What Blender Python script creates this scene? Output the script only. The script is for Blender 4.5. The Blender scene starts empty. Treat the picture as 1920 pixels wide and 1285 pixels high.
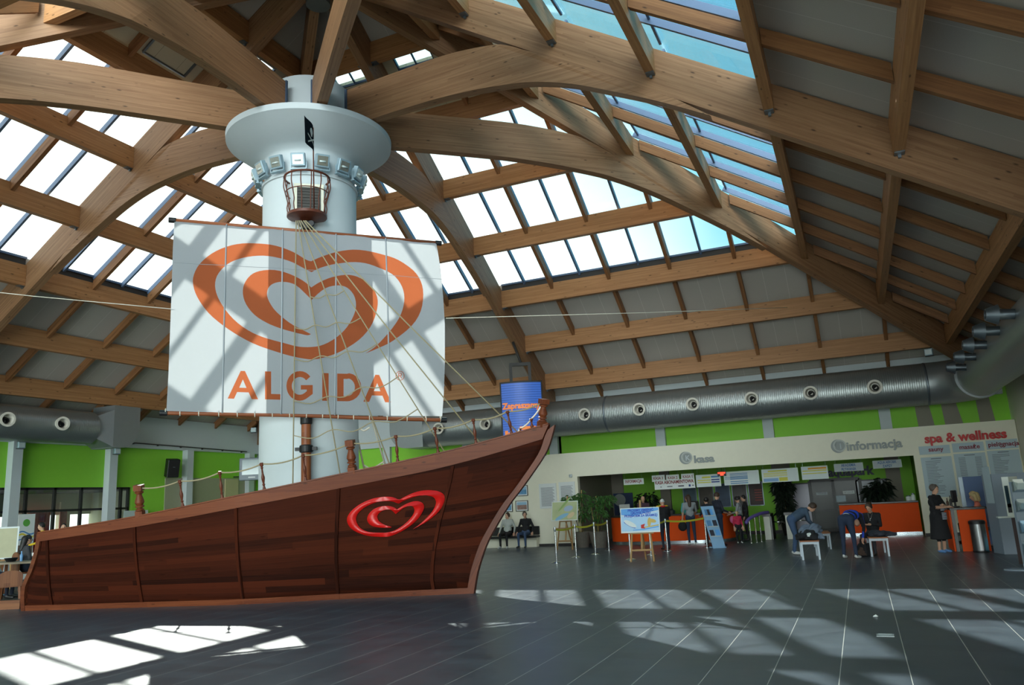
import bpy, bmesh, math, random
from mathutils import Vector, Matrix
random.seed(7)
SC = bpy.context.scene
COL = SC.collection
V = Vector

# ---------------------------------------------------------------- camera
CAM = V((10.90, -14.09, 1.75))
YAW, PITCH, ROLL = (math.radians(a) for a in (-23.327, 11.641, -2.931))
FPX = 1449.15
FWD = V((math.sin(YAW)*math.cos(PITCH), math.cos(YAW)*math.cos(PITCH), math.sin(PITCH)))
_r0 = FWD.cross(V((0, 0, 1))).normalized()
_u0 = _r0.cross(FWD)
RGT = math.cos(ROLL)*_r0 + math.sin(ROLL)*_u0
UPV = -math.sin(ROLL)*_r0 + math.cos(ROLL)*_u0
cd = bpy.data.cameras.new('camera')
cam = bpy.data.objects.new('camera', cd)
COL.objects.link(cam)
cd.sensor_width = 36.0
cd.lens = FPX/1920*36.0
cd.clip_start = 0.05
cd.clip_end = 500
cam.matrix_world = Matrix(((RGT.x, UPV.x, -FWD.x, CAM.x), (RGT.y, UPV.y, -FWD.y, CAM.y), (RGT.z, UPV.z, -FWD.z, CAM.z), (0, 0, 0, 1)))
SC.camera = cam

# ---------------------------------------------------------------- sky, sun, exposure
SUNV = V((-1.07, 1.0, 1.0)).normalized()          # towards the sun
world = bpy.data.worlds.new('sky')
SC.world = world
world.use_nodes = True
wn, wl = world.node_tree.nodes, world.node_tree.links
wn.clear()
w_out = wn.new('ShaderNodeOutputWorld')
w_bg = wn.new('ShaderNodeBackground')
w_tc = wn.new('ShaderNodeTexCoord')
w_dot = wn.new('ShaderNodeVectorMath'); w_dot.operation = 'DOT_PRODUCT'
w_dot.inputs[1].default_value = V((-1.04, -0.24, -0.93)).normalized()
w_ns = wn.new('ShaderNodeTexNoise'); w_ns.inputs['Scale'].default_value = 2.2; w_ns.inputs['Detail'].default_value = 5
w_add = wn.new('ShaderNodeMath'); w_add.operation = 'MULTIPLY_ADD'; w_add.inputs[1].default_value = 0.22
w_rmp = wn.new('ShaderNodeValToRGB')
w_off = wn.new('ShaderNodeMath'); w_off.operation = 'ADD'; w_off.inputs[1].default_value = 0.5
cr = w_rmp.color_ramp.elements
cr[0].position = 0.16; cr[0].color = (0.19, 0.66, 0.88, 1)
cr[1].position = 0.62; cr[1].color = (1.8, 1.82, 1.75, 1)
e = cr.new(0.32); e.color = (0.36, 0.82, 0.95, 1)
e = cr.new(0.43); e.color = (1.0, 1.22, 1.22, 1)
wl.new(w_tc.outputs['Generated'], w_dot.inputs[0])
wl.new(w_tc.outputs['Generated'], w_ns.inputs['Vector'])
wl.new(w_ns.outputs['Fac'], w_add.inputs[0])
wl.new(w_dot.outputs['Value'], w_add.inputs[2])
wl.new(w_add.outputs[0], w_off.inputs[0])
wl.new(w_off.outputs[0], w_rmp.inputs[0])
# fill light added as a bright sky patch behind the camera
w_d2 = wn.new('ShaderNodeVectorMath'); w_d2.operation = 'DOT_PRODUCT'; w_d2.inputs[1].default_value = V((0.28, -0.95, 0.10)).normalized()
w_mr = wn.new('ShaderNodeMapRange'); w_mr.interpolation_type = 'SMOOTHSTEP'; w_mr.inputs['From Min'].default_value = 0.82; w_mr.inputs['From Max'].default_value = 0.98
w_mx = wn.new('ShaderNodeMix'); w_mx.data_type = 'RGBA'; w_mx.inputs['B'].default_value = (17.0, 17.2, 17.2, 1)
wl.new(w_tc.outputs['Generated'], w_d2.inputs[0]); wl.new(w_d2.outputs['Value'], w_mr.inputs['Value']); wl.new(w_mr.outputs[0], w_mx.inputs['Factor'])
wl.new(w_rmp.outputs[0], w_mx.inputs['A']); wl.new(w_mx.outputs['Result'], w_bg.inputs['Color'])
w_bg.inputs['Strength'].default_value = 1.15
wl.new(w_bg.outputs[0], w_out.inputs['Surface'])
sd = bpy.data.lights.new('sun', 'SUN')
sd.energy = 13.0
sd.angle = math.radians(0.55)
sd.color = (1.0, 0.95, 0.86)
sun = bpy.data.objects.new('sun', sd)
COL.objects.link(sun)
sun.location = SUNV*60
sun.rotation_euler = SUNV.to_track_quat('Z', 'Y').to_euler()
vs = SC.view_settings
vs.view_transform = 'Standard'; vs.look = 'None'; vs.exposure = 0.0; vs.gamma = 1.0; vs.use_curve_mapping = False
SC.cycles.max_bounces = 10
SC.cycles.diffuse_bounces = 6
SC.cycles.transparent_max_bounces = 16
SC.cycles.sample_clamp_indirect = 6.0
SC.cycles.use_denoising = True

# ---------------------------------------------------------------- photo pixel -> place (1920 x 1285)
def ray(px, py): return FWD*FPX + RGT*(px-960) - UPV*(py-642.5)
def on_plane(px, py, n, d):
    v = ray(px, py); n = V(n)
    return CAM + v*((d - n.dot(CAM))/n.dot(v))
def on_floor(px, py, z=0.0): return on_plane(px, py, (0, 0, 1), z)
def on_y(px, py, y): return on_plane(px, py, (0, 1, 0), y)
def on_x(px, py, x): return on_plane(px, py, (1, 0, 0), x)
def at_depth(px, py, d): return CAM + ray(px, py)*(d/FPX)
def in_view(pts, m=260):
    for p in pts:
        d = V(p)-CAM; z = d.dot(FWD)
        if z > 0.2 and -m < 960+FPX*d.dot(RGT)/z < 1920+m and -m < 642.5-FPX*d.dot(UPV)/z < 1285+m: return True
    return False

# ---------------------------------------------------------------- materials
MATS = {}
def srgb(r, g, b):
    f = lambda c: (c/255/12.92) if c/255 <= 0.04045 else ((c/255+0.055)/1.055)**2.4
    return (f(r), f(g), f(b), 1)
def mat(name, col, rough=0.6, metal=0.0, spec=None, emit=None, emit_s=0.0, noise=0.0, nscale=8.0, bump=0.0, coat=0.0):
    if name in MATS: return MATS[name]
    m = bpy.data.materials.new(name); m.use_nodes = True
    nt = m.node_tree; b = nt.nodes['Principled BSDF']
    b.inputs['Base Color'].default_value = col
    b.inputs['Roughness'].default_value = rough
    b.inputs['Metallic'].default_value = metal
    if spec is not None: b.inputs['Specular IOR Level'].default_value = spec
    if coat: b.inputs['Coat Weight'].default_value = coat; b.inputs['Coat Roughness'].default_value = 0.15
    if emit: b.inputs['Emission Color'].default_value = emit; b.inputs['Emission Strength'].default_value = emit_s
    tc = nt.nodes.new('ShaderNodeTexCoord'); ns = nt.nodes.new('ShaderNodeTexNoise')
    ns.inputs['Scale'].default_value = nscale; ns.inputs['Detail'].default_value = 4
    nt.links.new(tc.outputs['Object'], ns.inputs['Vector'])
    n = noise or 0.04
    mx = nt.nodes.new('ShaderNodeMix'); mx.data_type = 'RGBA'
    mx.inputs['A'].default_value = tuple(c*(1-n) for c in col[:3])+(1,)
    mx.inputs['B'].default_value = tuple(min(1, c*(1+n)) for c in col[:3])+(1,)
    nt.links.new(ns.outputs['Fac'], mx.inputs['Factor'])
    nt.links.new(mx.outputs['Result'], b.inputs['Base Color'])
    if bump:
        bp = nt.nodes.new('ShaderNodeBump'); bp.inputs['Strength'].default_value = bump; bp.inputs['Distance'].default_value = 0.02
        nt.links.new(ns.outputs['Fac'], bp.inputs['Height']); nt.links.new(bp.outputs[0], b.inputs['Normal'])
    MATS[name] = m
    return m
def wood(name, c1, c2, rough=0.55, lam=22.0, knots=0.5, var=0.35, spec=0.3):
    """boards or glulam: streaks along U of the grain map, laminations across V, small dark knots"""
    m = bpy.data.materials.new(name); m.use_nodes = True
    nt = m.node_tree; N = nt.nodes.new; L = nt.links.new; b = nt.nodes['Principled BSDF']
    uv = N('ShaderNodeUVMap'); uv.uv_map = 'grain'
    oi = N('ShaderNodeObjectInfo')
    off = N('ShaderNodeVectorMath'); off.operation = 'ADD'
    cx = N('ShaderNodeCombineXYZ'); sc = N('ShaderNodeMath'); sc.operation = 'MULTIPLY'; sc.inputs[1].default_value = 37.0
    L(oi.outputs['Random'], sc.inputs[0]); L(sc.outputs[0], cx.inputs[0]); L(sc.outputs[0], cx.inputs[2])
    L(uv.outputs[0], off.inputs[0]); L(cx.outputs[0], off.inputs[1])
    mp = N('ShaderNodeMapping'); mp.inputs['Scale'].default_value = (1.1, 34, 1); L(off.outputs[0], mp.inputs['Vector'])
    n1 = N('ShaderNodeTexNoise'); n1.inputs['Scale'].default_value = 1.0; n1.inputs['Detail'].default_value = 6; n1.inputs['Roughness'].default_value = 0.65; L(mp.outputs[0], n1.inputs['Vector'])
    # each lamination its own tone
    sep = N('ShaderNodeSeparateXYZ'); L(off.outputs[0], sep.inputs[0])
    fl = N('ShaderNodeMath'); fl.operation = 'MULTIPLY'; fl.inputs[1].default_value = lam; L(sep.outputs[1], fl.inputs[0])
    f2 = N('ShaderNodeMath'); f2.operation = 'FLOOR'; L(fl.outputs[0], f2.inputs[0])
    ux = N('ShaderNodeMath'); ux.operation = 'MULTIPLY'; ux.inputs[1].default_value = 0.28; L(sep.outputs[0], ux.inputs[0])
    wn1 = N('ShaderNodeTexWhiteNoise'); wn1.noise_dimensions = '1D'; L(f2.outputs[0], wn1.inputs['W'])
    ua = N('ShaderNodeMath'); ua.operation = 'MULTIPLY_ADD'; ua.inputs[1].default_value = 5.0; L(wn1.outputs[0], ua.inputs[0]); L(ux.outputs[0], ua.inputs[2])
    uf = N('ShaderNodeMath'); uf.operation = 'FLOOR'; L(ua.outputs[0], uf.inputs[0])
    cv = N('ShaderNodeCombineXYZ'); L(uf.outputs[0], cv.inputs[0]); L(f2.outputs[0], cv.inputs[1])
    wn2 = N('ShaderNodeTexWhiteNoise'); wn2.noise_dimensions = '2D'; L(cv.outputs[0], wn2.inputs['Vector'])
    mixf = N('ShaderNodeMath'); mixf.operation = 'MULTIPLY_ADD'; mixf.inputs[1].default_value = var; L(wn2.outputs[0], mixf.inputs[0])
    sm = N('ShaderNodeMath'); sm.operation = 'MULTIPLY'; sm.inputs[1].default_value = 1-var; L(n1.outputs['Fac'], sm.inputs[0]); L(sm.outputs[0], mixf.inputs[2])
    rp = N('ShaderNodeValToRGB'); rp.color_ramp.elements[0].color = c2; rp.color_ramp.elements[1].color = c1
    rp.color_ramp.elements[0].position = 0.25; rp.color_ramp.elements[1].position = 0.72
    L(mixf.outputs[0], rp.inputs[0])
    vm = N('ShaderNodeMapping'); vm.inputs['Scale'].default_value = (2.2, 7.0, 1); L(off.outputs[0], vm.inputs['Vector'])
    vo = N('ShaderNodeTexVoronoi'); vo.inputs['Scale'].default_value = 1.0; L(vm.outputs[0], vo.inputs['Vector'])
    kr = N('ShaderNodeValToRGB'); kr.color_ramp.elements[0].position = 0.05; kr.color_ramp.elements[1].position = 0.14
    kr.color_ramp.elements[0].color = (1-knots, 1-knots, 1-knots, 1); kr.color_ramp.elements[1].color = (1, 1, 1, 1)
    L(vo.outputs['Distance'], kr.inputs[0])
    mm = N('ShaderNodeMix'); mm.data_type = 'RGBA'; mm.blend_type = 'MULTIPLY'; mm.inputs['Factor'].default_value = 1.0
    L(rp.outputs[0], mm.inputs['A']); L(kr.outputs[0], mm.inputs['B'])
    L(mm.outputs['Result'], b.inputs['Base Color'])
    b.inputs['Roughness'].default_value = rough; b.inputs['Specular IOR Level'].default_value = spec
    MATS[name] = m
    return m
def glass(name, tint, gloss=0.06, rough=0.02):
    m = bpy.data.materials.new(name); m.use_nodes = True
    nt = m.node_tree; nt.nodes.clear(); N = nt.nodes.new
    o = N('ShaderNodeOutputMaterial'); mx = N('ShaderNodeMixShader'); t = N('ShaderNodeBsdfTransparent'); g = N('ShaderNodeBsdfGlossy')
    lw = N('ShaderNodeLayerWeight'); lw.inputs['Blend'].default_value = 0.12
    mu = N('ShaderNodeMath'); mu.operation = 'MULTIPLY_ADD'; mu.inputs[1].default_value = 0.5; mu.inputs[2].default_value = gloss
    t.inputs['Color'].default_value = tint; g.inputs['Roughness'].default_value = rough; g.inputs['Color'].default_value = (0.9, 0.95, 1, 1)
    nt.links.new(lw.outputs['Fresnel'], mu.inputs[0]); nt.links.new(mu.outputs[0], mx.inputs[0])
    nt.links.new(t.outputs[0], mx.inputs[1]); nt.links.new(g.outputs[0], mx.inputs[2]); nt.links.new(mx.outputs[0], o.inputs[0])
    MATS[name] = m
    return m
def cloth(name, col, trans=0.4, weave=True):
    m = bpy.data.materials.new(name); m.use_nodes = True
    nt = m.node_tree; nt.nodes.clear(); N = nt.nodes.new
    o = N('ShaderNodeOutputMaterial'); mx = N('ShaderNodeMixShader'); d = N('ShaderNodeBsdfDiffuse'); t = N('ShaderNodeBsdfTranslucent')
    tc = N('ShaderNodeTexCoord'); ns = N('ShaderNodeTexNoise'); ns.inputs['Scale'].default_value = 3.0; ns.inputs['Detail'].default_value = 3
    bp = N('ShaderNodeBump'); bp.inputs['Strength'].default_value = 0.25; bp.inputs['Distance'].default_value = 0.05
    nt.links.new(tc.outputs['Object'], ns.inputs['Vector']); nt.links.new(ns.outputs['Fac'], bp.inputs['Height'])
    nt.links.new(bp.outputs[0], d.inputs['Normal'])
    d.inputs['Color'].default_value = col; t.inputs['Color'].default_value = col; mx.inputs[0].default_value = trans
    nt.links.new(d.outputs[0], mx.inputs[1]); nt.links.new(t.outputs[0], mx.inputs[2]); nt.links.new(mx.outputs[0], o.inputs[0])
    MATS[name] = m
    return m

GLULAM = wood('glulam', (0.36, 0.200, 0.102, 1), (0.195, 0.095, 0.045, 1), rough=0.5, lam=26, var=0.20, knots=0.7)
GLULAM_LIT = wood('glulam_lit', (0.46, 0.235, 0.100, 1), (0.27, 0.122, 0.048, 1), rough=0.5, lam=26, var=0.20, knots=0.7)  # arch glulam again, brighter: the light on the purlins put into the colour
RAFTER = wood('rafter_timber', (0.32, 0.150, 0.060, 1), (0.155, 0.062, 0.024, 1), rough=0.55, lam=14, var=0.2, knots=0.7)
STEEL = mat('grey_steel', srgb(120, 130, 138), 0.4, 0.8)
DARKSTEEL = mat('blue_grey_steel', srgb(70, 88, 112), 0.45, 0.3)
ALU = mat('glazing_aluminium', srgb(92, 112, 140), 0.4, 0.2)
WHITE = mat('white_plaster', srgb(188, 197, 200), 0.7, noise=0.02)
CREAM = mat('cream_plaster', srgb(234, 232, 212), 0.75, noise=0.03)
OLIVE = mat('grey_green_plaster', srgb(150, 152, 126), 0.75, noise=0.03)
GREEN = mat('lime_green_paint', srgb(134, 200, 56), 0.65, noise=0.03)
GREYP = mat('taupe_paint', srgb(136, 130, 118), 0.7, noise=0.03)
DARK = mat('dark_grey_paint', srgb(48, 47, 46), 0.6)
BLACK = mat('black_plastic', srgb(20, 20, 22), 0.45)
CHROME = mat('chrome', srgb(215, 218, 220), 0.15, 1.0)
SKYGLASS = glass('skylight_glass', (0.93, 0.98, 0.985, 1), 0.02)
WINGLASS = glass('window_glass', (0.8, 0.85, 0.84, 1), 0.05)

# ---------------------------------------------------------------- mesh builder
class MB:
    def __init__(s): s.v = []; s.f = []; s.m = []; s.g = []; s.cm = 0; s.cg = V((1, 0, 0))
    def add(s, verts, faces):
        b = len(s.v); s.v += [V(p) for p in verts]
        for f in faces: s.f.append([b+i for i in f]); s.m.append(s.cm); s.g.append(s.cg)
    def box(s, c, size, rot=0.0, M=None):
        x, y, z = (k/2 for k in size)
        P = [V((a*x, b*y, d*z)) for d in (-1, 1) for b in (-1, 1) for a in (-1, 1)]
        R = M if M is not None else Matrix.Rotation(rot, 3, 'Z')
        s.add([R @ p + V(c) for p in P], [(0, 2, 3, 1), (4, 5, 7, 6), (0, 1, 5, 4), (2, 6, 7, 3), (0, 4, 6, 2), (1, 3, 7, 5)])
    def bar(s, p0, p1, w, h, up=(0, 0, 1)):
        p0 = V(p0); p1 = V(p1); d = (p1-p0).normalized(); s.cg = d
        r = d.cross(V(up)).normalized(); u = r.cross(d)
        q = [a+r*i*w/2+u*j*h/2 for a in (p0, p1) for j in (-1, 1) for i in (-1, 1)]
        s.add(q, [(0, 1, 3, 2), (4, 6, 7, 5), (0, 4, 5, 1), (2, 3, 7, 6), (0, 2, 6, 4), (1, 5, 7, 3)])
    def hexa(s, q):      # 8 points: bottom ring 0-3, top ring 4-7
        s.add(q, [(3, 2, 1, 0), (4, 5, 6, 7), (0, 1, 5, 4), (1, 2, 6, 5), (2, 3, 7, 6), (3, 0, 4, 7)])
    def prism(s, poly, d):   # planar loop of 3-D points extruded by d
        n = len(poly); d = V(d)
        s.add([V(p) for p in poly]+[V(p)+d for p in poly], [list(range(n))[::-1], list(range(n, 2*n))]+[[i, (i+1) % n, n+(i+1) % n, n+i] for i in range(n)])
    def tube(s, pts, r, n=10, cap=True, closed=False):
        pts = [V(p) for p in pts]; k = len(pts); rs = r if isinstance(r, (list, tuple)) else [r]*k
        rings = []; pu = None
        for i, p in enumerate(pts):
            a = pts[i-1] if i else (pts[-1] if closed else p); b = pts[i+1] if i < k-1 else (pts[0] if closed else p)
            d = (b-a).normalized()
            if pu is None:
                pu = d.cross(V((0, 0, 1)) if abs(d.z) < 0.9 else V((1, 0, 0))).normalized()
            pu = (pu-d*pu.dot(d)).normalized(); w = d.cross(pu)
            rings.append([p+(pu*math.cos(t)+w*math.sin(t))*rs[i] for t in (2*math.pi*j/n for j in range(n))])
        F = []
        for i in range(k if closed else k-1):
            i2 = (i+1) % k
            F += [(i*n+j, i*n+(j+1) % n, i2*n+(j+1) % n, i2*n+j) for j in range(n)]
        if cap and not closed: F += [list(range(n))[::-1], [(k-1)*n+j for j in range(n)]]
        s.add([p for r_ in rings for p in r_], F)
    def lathe(s, prof, n=24, c=(0, 0, 0), axis=None, a0=0.0):   # prof: (radius, height)
        c = V(c); R = V(axis).to_track_quat('Z', 'Y').to_matrix() if axis is not None else Matrix.Identity(3)
        vs_ = []; F = []
        for r, z in prof:
            for j in range(n):
                t = a0+2*math.pi*j/n
                vs_.append(c + R @ V((r*math.cos(t), r*math.sin(t), z)))
        for i in range(len(prof)-1):
            F += [(i*n+j, i*n+(j+1) % n, (i+1)*n+(j+1) % n, (i+1)*n+j) for j in range(n)]
        if prof[0][0] > 1e-6: F.append(list(range(n))[::-1])
        if prof[-1][0] > 1e-6: F.append([(len(prof)-1)*n+j for j in range(n)])
        s.add(vs_, F)
    def sphere(s, c, r, n=12, sc=(1, 1, 1), M=None):
        c = V(c); k = n//2; vs_ = []; F = []
        for i in range(k+1):
            a = math.pi*i/k
            for j in range(n):
                t = 2*math.pi*j/n
                p = V((r*sc[0]*math.sin(a)*math.cos(t), r*sc[1]*math.sin(a)*math.sin(t), -r*sc[2]*math.cos(a)))
                vs_.append(c + (M @ p if M is not None else p))
        for i in range(k): F += [(i*n+j, i*n+(j+1) % n, (i+1)*n+(j+1) % n, (i+1)*n+j) for j in range(n)]
        s.add(vs_, F)
    def quad(s, a, b, c, d): s.add([a, b, c, d], [(0, 1, 2, 3)])
    def build(s, name, mats, parent=None, smooth=False, bevel=0.0, kind=None, grain=None):
        if not isinstance(mats, (list, tuple)): mats = [mats]
        o_ = WORLD[parent.name] if parent is not None else None
        if parent is None:
            lo = [min(p[i] for p in s.v) for i in range(3)]; hi = [max(p[i] for p in s.v) for i in range(3)]
            o_ = V(((lo[0]+hi[0])/2, (lo[1]+hi[1])/2, lo[2]))
        me = bpy.data.meshes.new(name)
        me.from_pydata([p-o_ for p in s.v], [], s.f)
        for m in mats: me.materials.append(m)
        me.polygons.foreach_set('material_index', [min(i, len(mats)-1) for i in s.m])
        bm = bmesh.new(); bm.from_mesh(me)
        bm.faces.ensure_lookup_table()
        gr = {f.index: (V(grain) if grain is not None else s.g[f.index]) for f in bm.faces}
        uv = bm.loops.layers.uv.new('grain')
        for f in bm.faces:
            d = gr[f.index].normalized(); n = f.normal
            if abs(n.dot(d)) > 0.95: d = d.orthogonal().normalized()
            d = (d-n*n.dot(d)).normalized(); w = n.cross(d)
            for l in f.loops: l[uv].uv = (l.vert.co.dot(d), l.vert.co.dot(w))
        bmesh.ops.remove_doubles(bm, verts=bm.verts, dist=1e-6)
        bmesh.ops.dissolve_degenerate(bm, dist=1e-7, edges=bm.edges)
        bmesh.ops.recalc_face_normals(bm, faces=bm.faces)
        if bevel:
            bmesh.ops.bevel(bm, geom=[e for e in bm.edges if len(e.link_faces) == 2 and e.calc_face_angle(0) > 0.5], offset=bevel, segments=1, affect='EDGES')
        bm.to_mesh(me); bm.free()
        if smooth:
            for p in me.polygons: p.use_smooth = True
            if smooth is not True: me.set_sharp_from_angle(angle=math.radians(smooth))
        o = bpy.data.objects.new(name, me); COL.objects.link(o)
        if parent is not None: o.parent = parent; o.matrix_parent_inverse = Matrix.Identity(4)
        else: o.location = o_
        if kind: o['kind'] = kind
        WORLD[o.name] = o_
        return o
WORLD = {}
def empty(name, loc, label=None, cat=None, group=None):
    o = bpy.data.objects.new(name, None); COL.objects.link(o); o.location = loc
    o.empty_display_size = 0.1; WORLD[o.name] = V(loc)
    if label: tag(o, label, cat, group)
    return o
def tag(o, label, cat, group=None):
    o['label'] = label; o['category'] = cat
    if group: o['group'] = group
    return o
def sub(mb, name, mats, parent, **k):      # a part of a part: parent is a mesh whose origin we know
    o = mb.build(name, mats, None, **k)
    w = V(o.location); o.parent = parent; o.location = w - WORLD[parent.name]; WORLD[o.name] = w
    if 'kind' in o and not k.get('kind'): del o['kind']
    return o
def copy_tree(src, loc=None, rotz=None, parent=None):
    c = src.copy(); COL.objects.link(c)
    if parent is not None: c.parent = parent
    if loc is not None: c.location = loc
    if rotz is not None: c.rotation_euler = (0, 0, rotz)
    for ch in src.children: copy_tree(ch, parent=c)
    return c
def lerp(a, b, t): return a+(b-a)*t
def catmull(pts, n=8):
    pts = [V(p) for p in pts]; out = []
    for i in range(len(pts)-1):
        p0 = pts[max(i-1, 0)]; p1 = pts[i]; p2 = pts[i+1]; p3 = pts[min(i+2, len(pts)-1)]
        for k in range(n):
            t = k/n
            out.append(0.5*((2*p1)+(p2-p0)*t+(2*p0-5*p1+4*p2-p3)*t*t+(3*p1-p0-3*p2+p3)*t*t*t))
    out.append(pts[-1]); return out
def text_mesh(name, body, size, M, material, parent=None, bold=0.0, depth=0.004, align='LEFT', squash=1.0, width=None):
    """lettering: M maps (x right, y up, z out) of the text to the world"""
    cu = bpy.data.curves.new(name, 'FONT'); cu.body = body; cu.size = size; cu.offset = bold; cu.extrude = depth/2; cu.align_x = align
    cu.resolution_u = 3
    t = bpy.data.objects.new(name+'_tmp', cu); COL.objects.link(t)
    dg = bpy.context.evaluated_depsgraph_get()
    me = bpy.data.meshes.new_from_object(t.evaluated_get(dg))
    bpy.data.objects.remove(t); bpy.data.curves.remove(cu)
    xs = [v.co.x for v in me.vertices]
    k = squash if width is None else width/(max(xs)-min(xs))
    x0 = 0 if width is None else (min(xs) if align == 'LEFT' else (min(xs)+max(xs))/2)
    for v in me.vertices: v.co = M @ V(((v.co.x-x0)*k, v.co.y, v.co.z+depth/2))
    lo = [min(v.co[i] for v in me.vertices) for i in range(3)]; hi = [max(v.co[i] for v in me.vertices) for i in range(3)]
    org = V(((lo[0]+hi[0])/2, (lo[1]+hi[1])/2, lo[2]))
    pw = WORLD.get(parent.name, parent.location) if parent is not None else V((0, 0, 0))
    for v in me.vertices: v.co -= org
    me.materials.clear(); me.materials.append(material)
    o = bpy.data.objects.new(name, me); COL.objects.link(o); o.location = org-V(pw) ; WORLD[o.name] = org
    if parent is not None: o.parent = parent
    return o
def frame_mat(o, x, y):       # text frame: origin, x axis, y axis
    x = V(x).normalized(); y = V(y).normalized(); z = x.cross(y)
    return Matrix(((x.x, y.x, z.x, o[0]), (x.y, y.y, z.y, o[1]), (x.z, y.z, z.z, o[2]), (0, 0, 0, 1)))
FACE_S = lambda o: frame_mat(o, (1, 0, 0), (0, 0, 1))      # on a wall that faces the camera side (-y)
FACE_E = lambda o: frame_mat(o, (0, 1, 0), (0, 0, 1))      # on the left wall, facing +x
# ================================================================ ROOF: a square timber pyramid on eight arches
SL = 0.652
zt = lambda d: 15.83-SL*d            # roof plane
D = [2.2, 4.15, 6.16, 8.16, 10.25, 12.22, 14.08]
EAVE = 15.3
HW = 0.12
SIDES = {'back': lambda s, d, z: V((s, d, z)), 'left': lambda s, d, z: V((-d, s, z)), 'right': lambda s, d, z: V((d, s, z)), 'near': lambda s, d, z: V((s, -d, z))}
ORD = ['first', 'second', 'third', 'fourth', 'fifth', 'sixth', 'seventh', 'eighth']
COLX, COLY, COLR = -0.45, 0.28, 1.10
def side_word(side, sgn):     # which half of a slope, seen from the camera
    if side in ('back', 'near'): return 'right' if sgn > 0 else 'left'
    return 'far' if sgn > 0 else 'near'
# ---- arched ribs
ARCH_B = [(3.0, 10.74), (3.9, 10.70), (4.73, 10.60), (5.66, 10.42), (6.5, 10.14), (7.3, 9.76), (8.2, 9.30), (9.2, 8.72)]
ARCH_T = [(5.45, 11.25), (5.2, 11.42), (4.83, 11.58), (3.9, 11.72), (3.0, 11.74)]
RIBS = [((0, 1), 'middle arched rib running to the back wall above the hanging screen'), ((1, 1), 'corner arched rib running to the corner over the information counter'),
        ((1, 0), 'middle arched rib crossing the top right of the hall'), ((1, -1), 'arched rib leaving the column towards the camera, cut by the top edge'),
        ((0, -1), 'arched rib rising from the column to the top left'), ((-1, -1), 'almost level arched rib leaving the column to the left edge'),
        ((-1, 0), 'arched rib curving down left behind the sail'), ((-1, 1), 'corner arched rib hidden behind the sail and column')]
for (ux, uy), lab in RIBS:
    u = V((ux, uy, 0)); n = V((-uy, ux, 0)).normalized()
    diag = 0.06 if ux and uy else 0.0
    # inner end on the drum of the column
    c = V((COLX, COLY, 0)); r0 = 1.13/u.length
    skew = lambda d: c*max(0.0, 1-d/5.4)          # the braces aim at the column, the hips at the peak
    root = empty('arched_rib', u*r0+skew(r0)+V((0, 0, 10.7)), 'large glulam '+lab, 'roof beam', 'arched ribs around the column')
    P = lambda d, z: u*d+V((0, 0, z))-n*HW
    hip = MB(); hip.cg = (u.normalized()-V((0, 0, SL/u.length))).normalized()
    d0, d1 = 0.24, 15.05
    hip.prism([P(d0, zt(d0)-1.0), P(d1, zt(d1)-1.0), P(d1, zt(d1)-0.03-diag), P(d0, zt(d0)-0.03-diag)], n*2*HW)
    hip.build('hip_beam', GLULAM, root)
    arch = MB(); arch.cg = u.normalized()
    bot = catmull([(r0, 10.74, 0)]+[(a, b, 0) for a, b in ARCH_B], 4)
    hb = lambda d: zt(d)-1.0
    top = [(8.6, hb(8.6), 0), (7.2, hb(7.2), 0), (5.7, hb(5.7), 0)]+[tuple(p) for p in catmull([(a, b, 0) for a, b in ARCH_T]+[(r0, 11.70, 0)], 3)]
    loop = [(p[0], p[1]) for p in bot]+[(t[0], t[1]-0.002) for t in top]
    arch.prism([P(a, b)+skew(a) for a, b in loop], n*2*HW)
    ao = arch.build('arch_brace', GLULAM, root)
    sh = MB(); sh.box(u*(r0-0.02)+skew(r0)+V((0, 0, 11.22)), (0.06, 0.30, 1.0), math.atan2(uy, ux))
    sh.build('steel_end_plate', DARKSTEEL, root)
hub = MB(); hub.lathe([(0.0, 14.2), (0.30, 14.2), (0.30, 15.45), (0.0, 15.45)], 24)
tag(hub.build('hub', mat('hub_steel', srgb(96, 98, 104), 0.5, 0.4), None, smooth=40), 'grey steel drum under the peak joining the upper beams', 'roof hub')
# ---- purlins
for side, tf in SIDES.items():
    for k, d in enumerate(D):
        for sg in (-1, 1):
            w2 = 0.09; zb = zt(d)-0.66; zz = zt(d)-0.05
            a0, a1 = HW+0.006, d-w2-0.185; b0, b1 = HW+0.006, d+w2-0.185
            q = [tf(sg*a0, d-w2, zb), tf(sg*a1, d-w2, zb), tf(sg*b1, d+w2, zb), tf(sg*b0, d+w2, zb)]
            t = [tf(sg*a0, d-w2, zz), tf(sg*a1, d-w2, zz), tf(sg*b1, d+w2, zz-0.05), tf(sg*b0, d+w2, zz-0.05)]
            if side == 'near' and not in_view(q+t): continue
            m = MB(); m.cg = tf(1, 0, 0); m.hexa(q+t)
            root = empty('purlin', tf(sg*(a0+a1)/2, d, zb), 'deep glulam purlin, %s row below the peak, %s slope, %s half' % (ORD[k], side, side_word(side, sg)), 'roof beam', 'purlins of the roof')
            m.build('beam', GLULAM_LIT, root)
            hm = MB(); hm.box(tf(sg*(a0+0.09), d, zb-0.013), (0.16, 0.16, 0.022)); hm.box(tf(sg*(a0+0.03), d, zb-0.05), (0.05, 0.05, 0.05))
            hm.build('hanger_bracket', STEEL, root)
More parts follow.
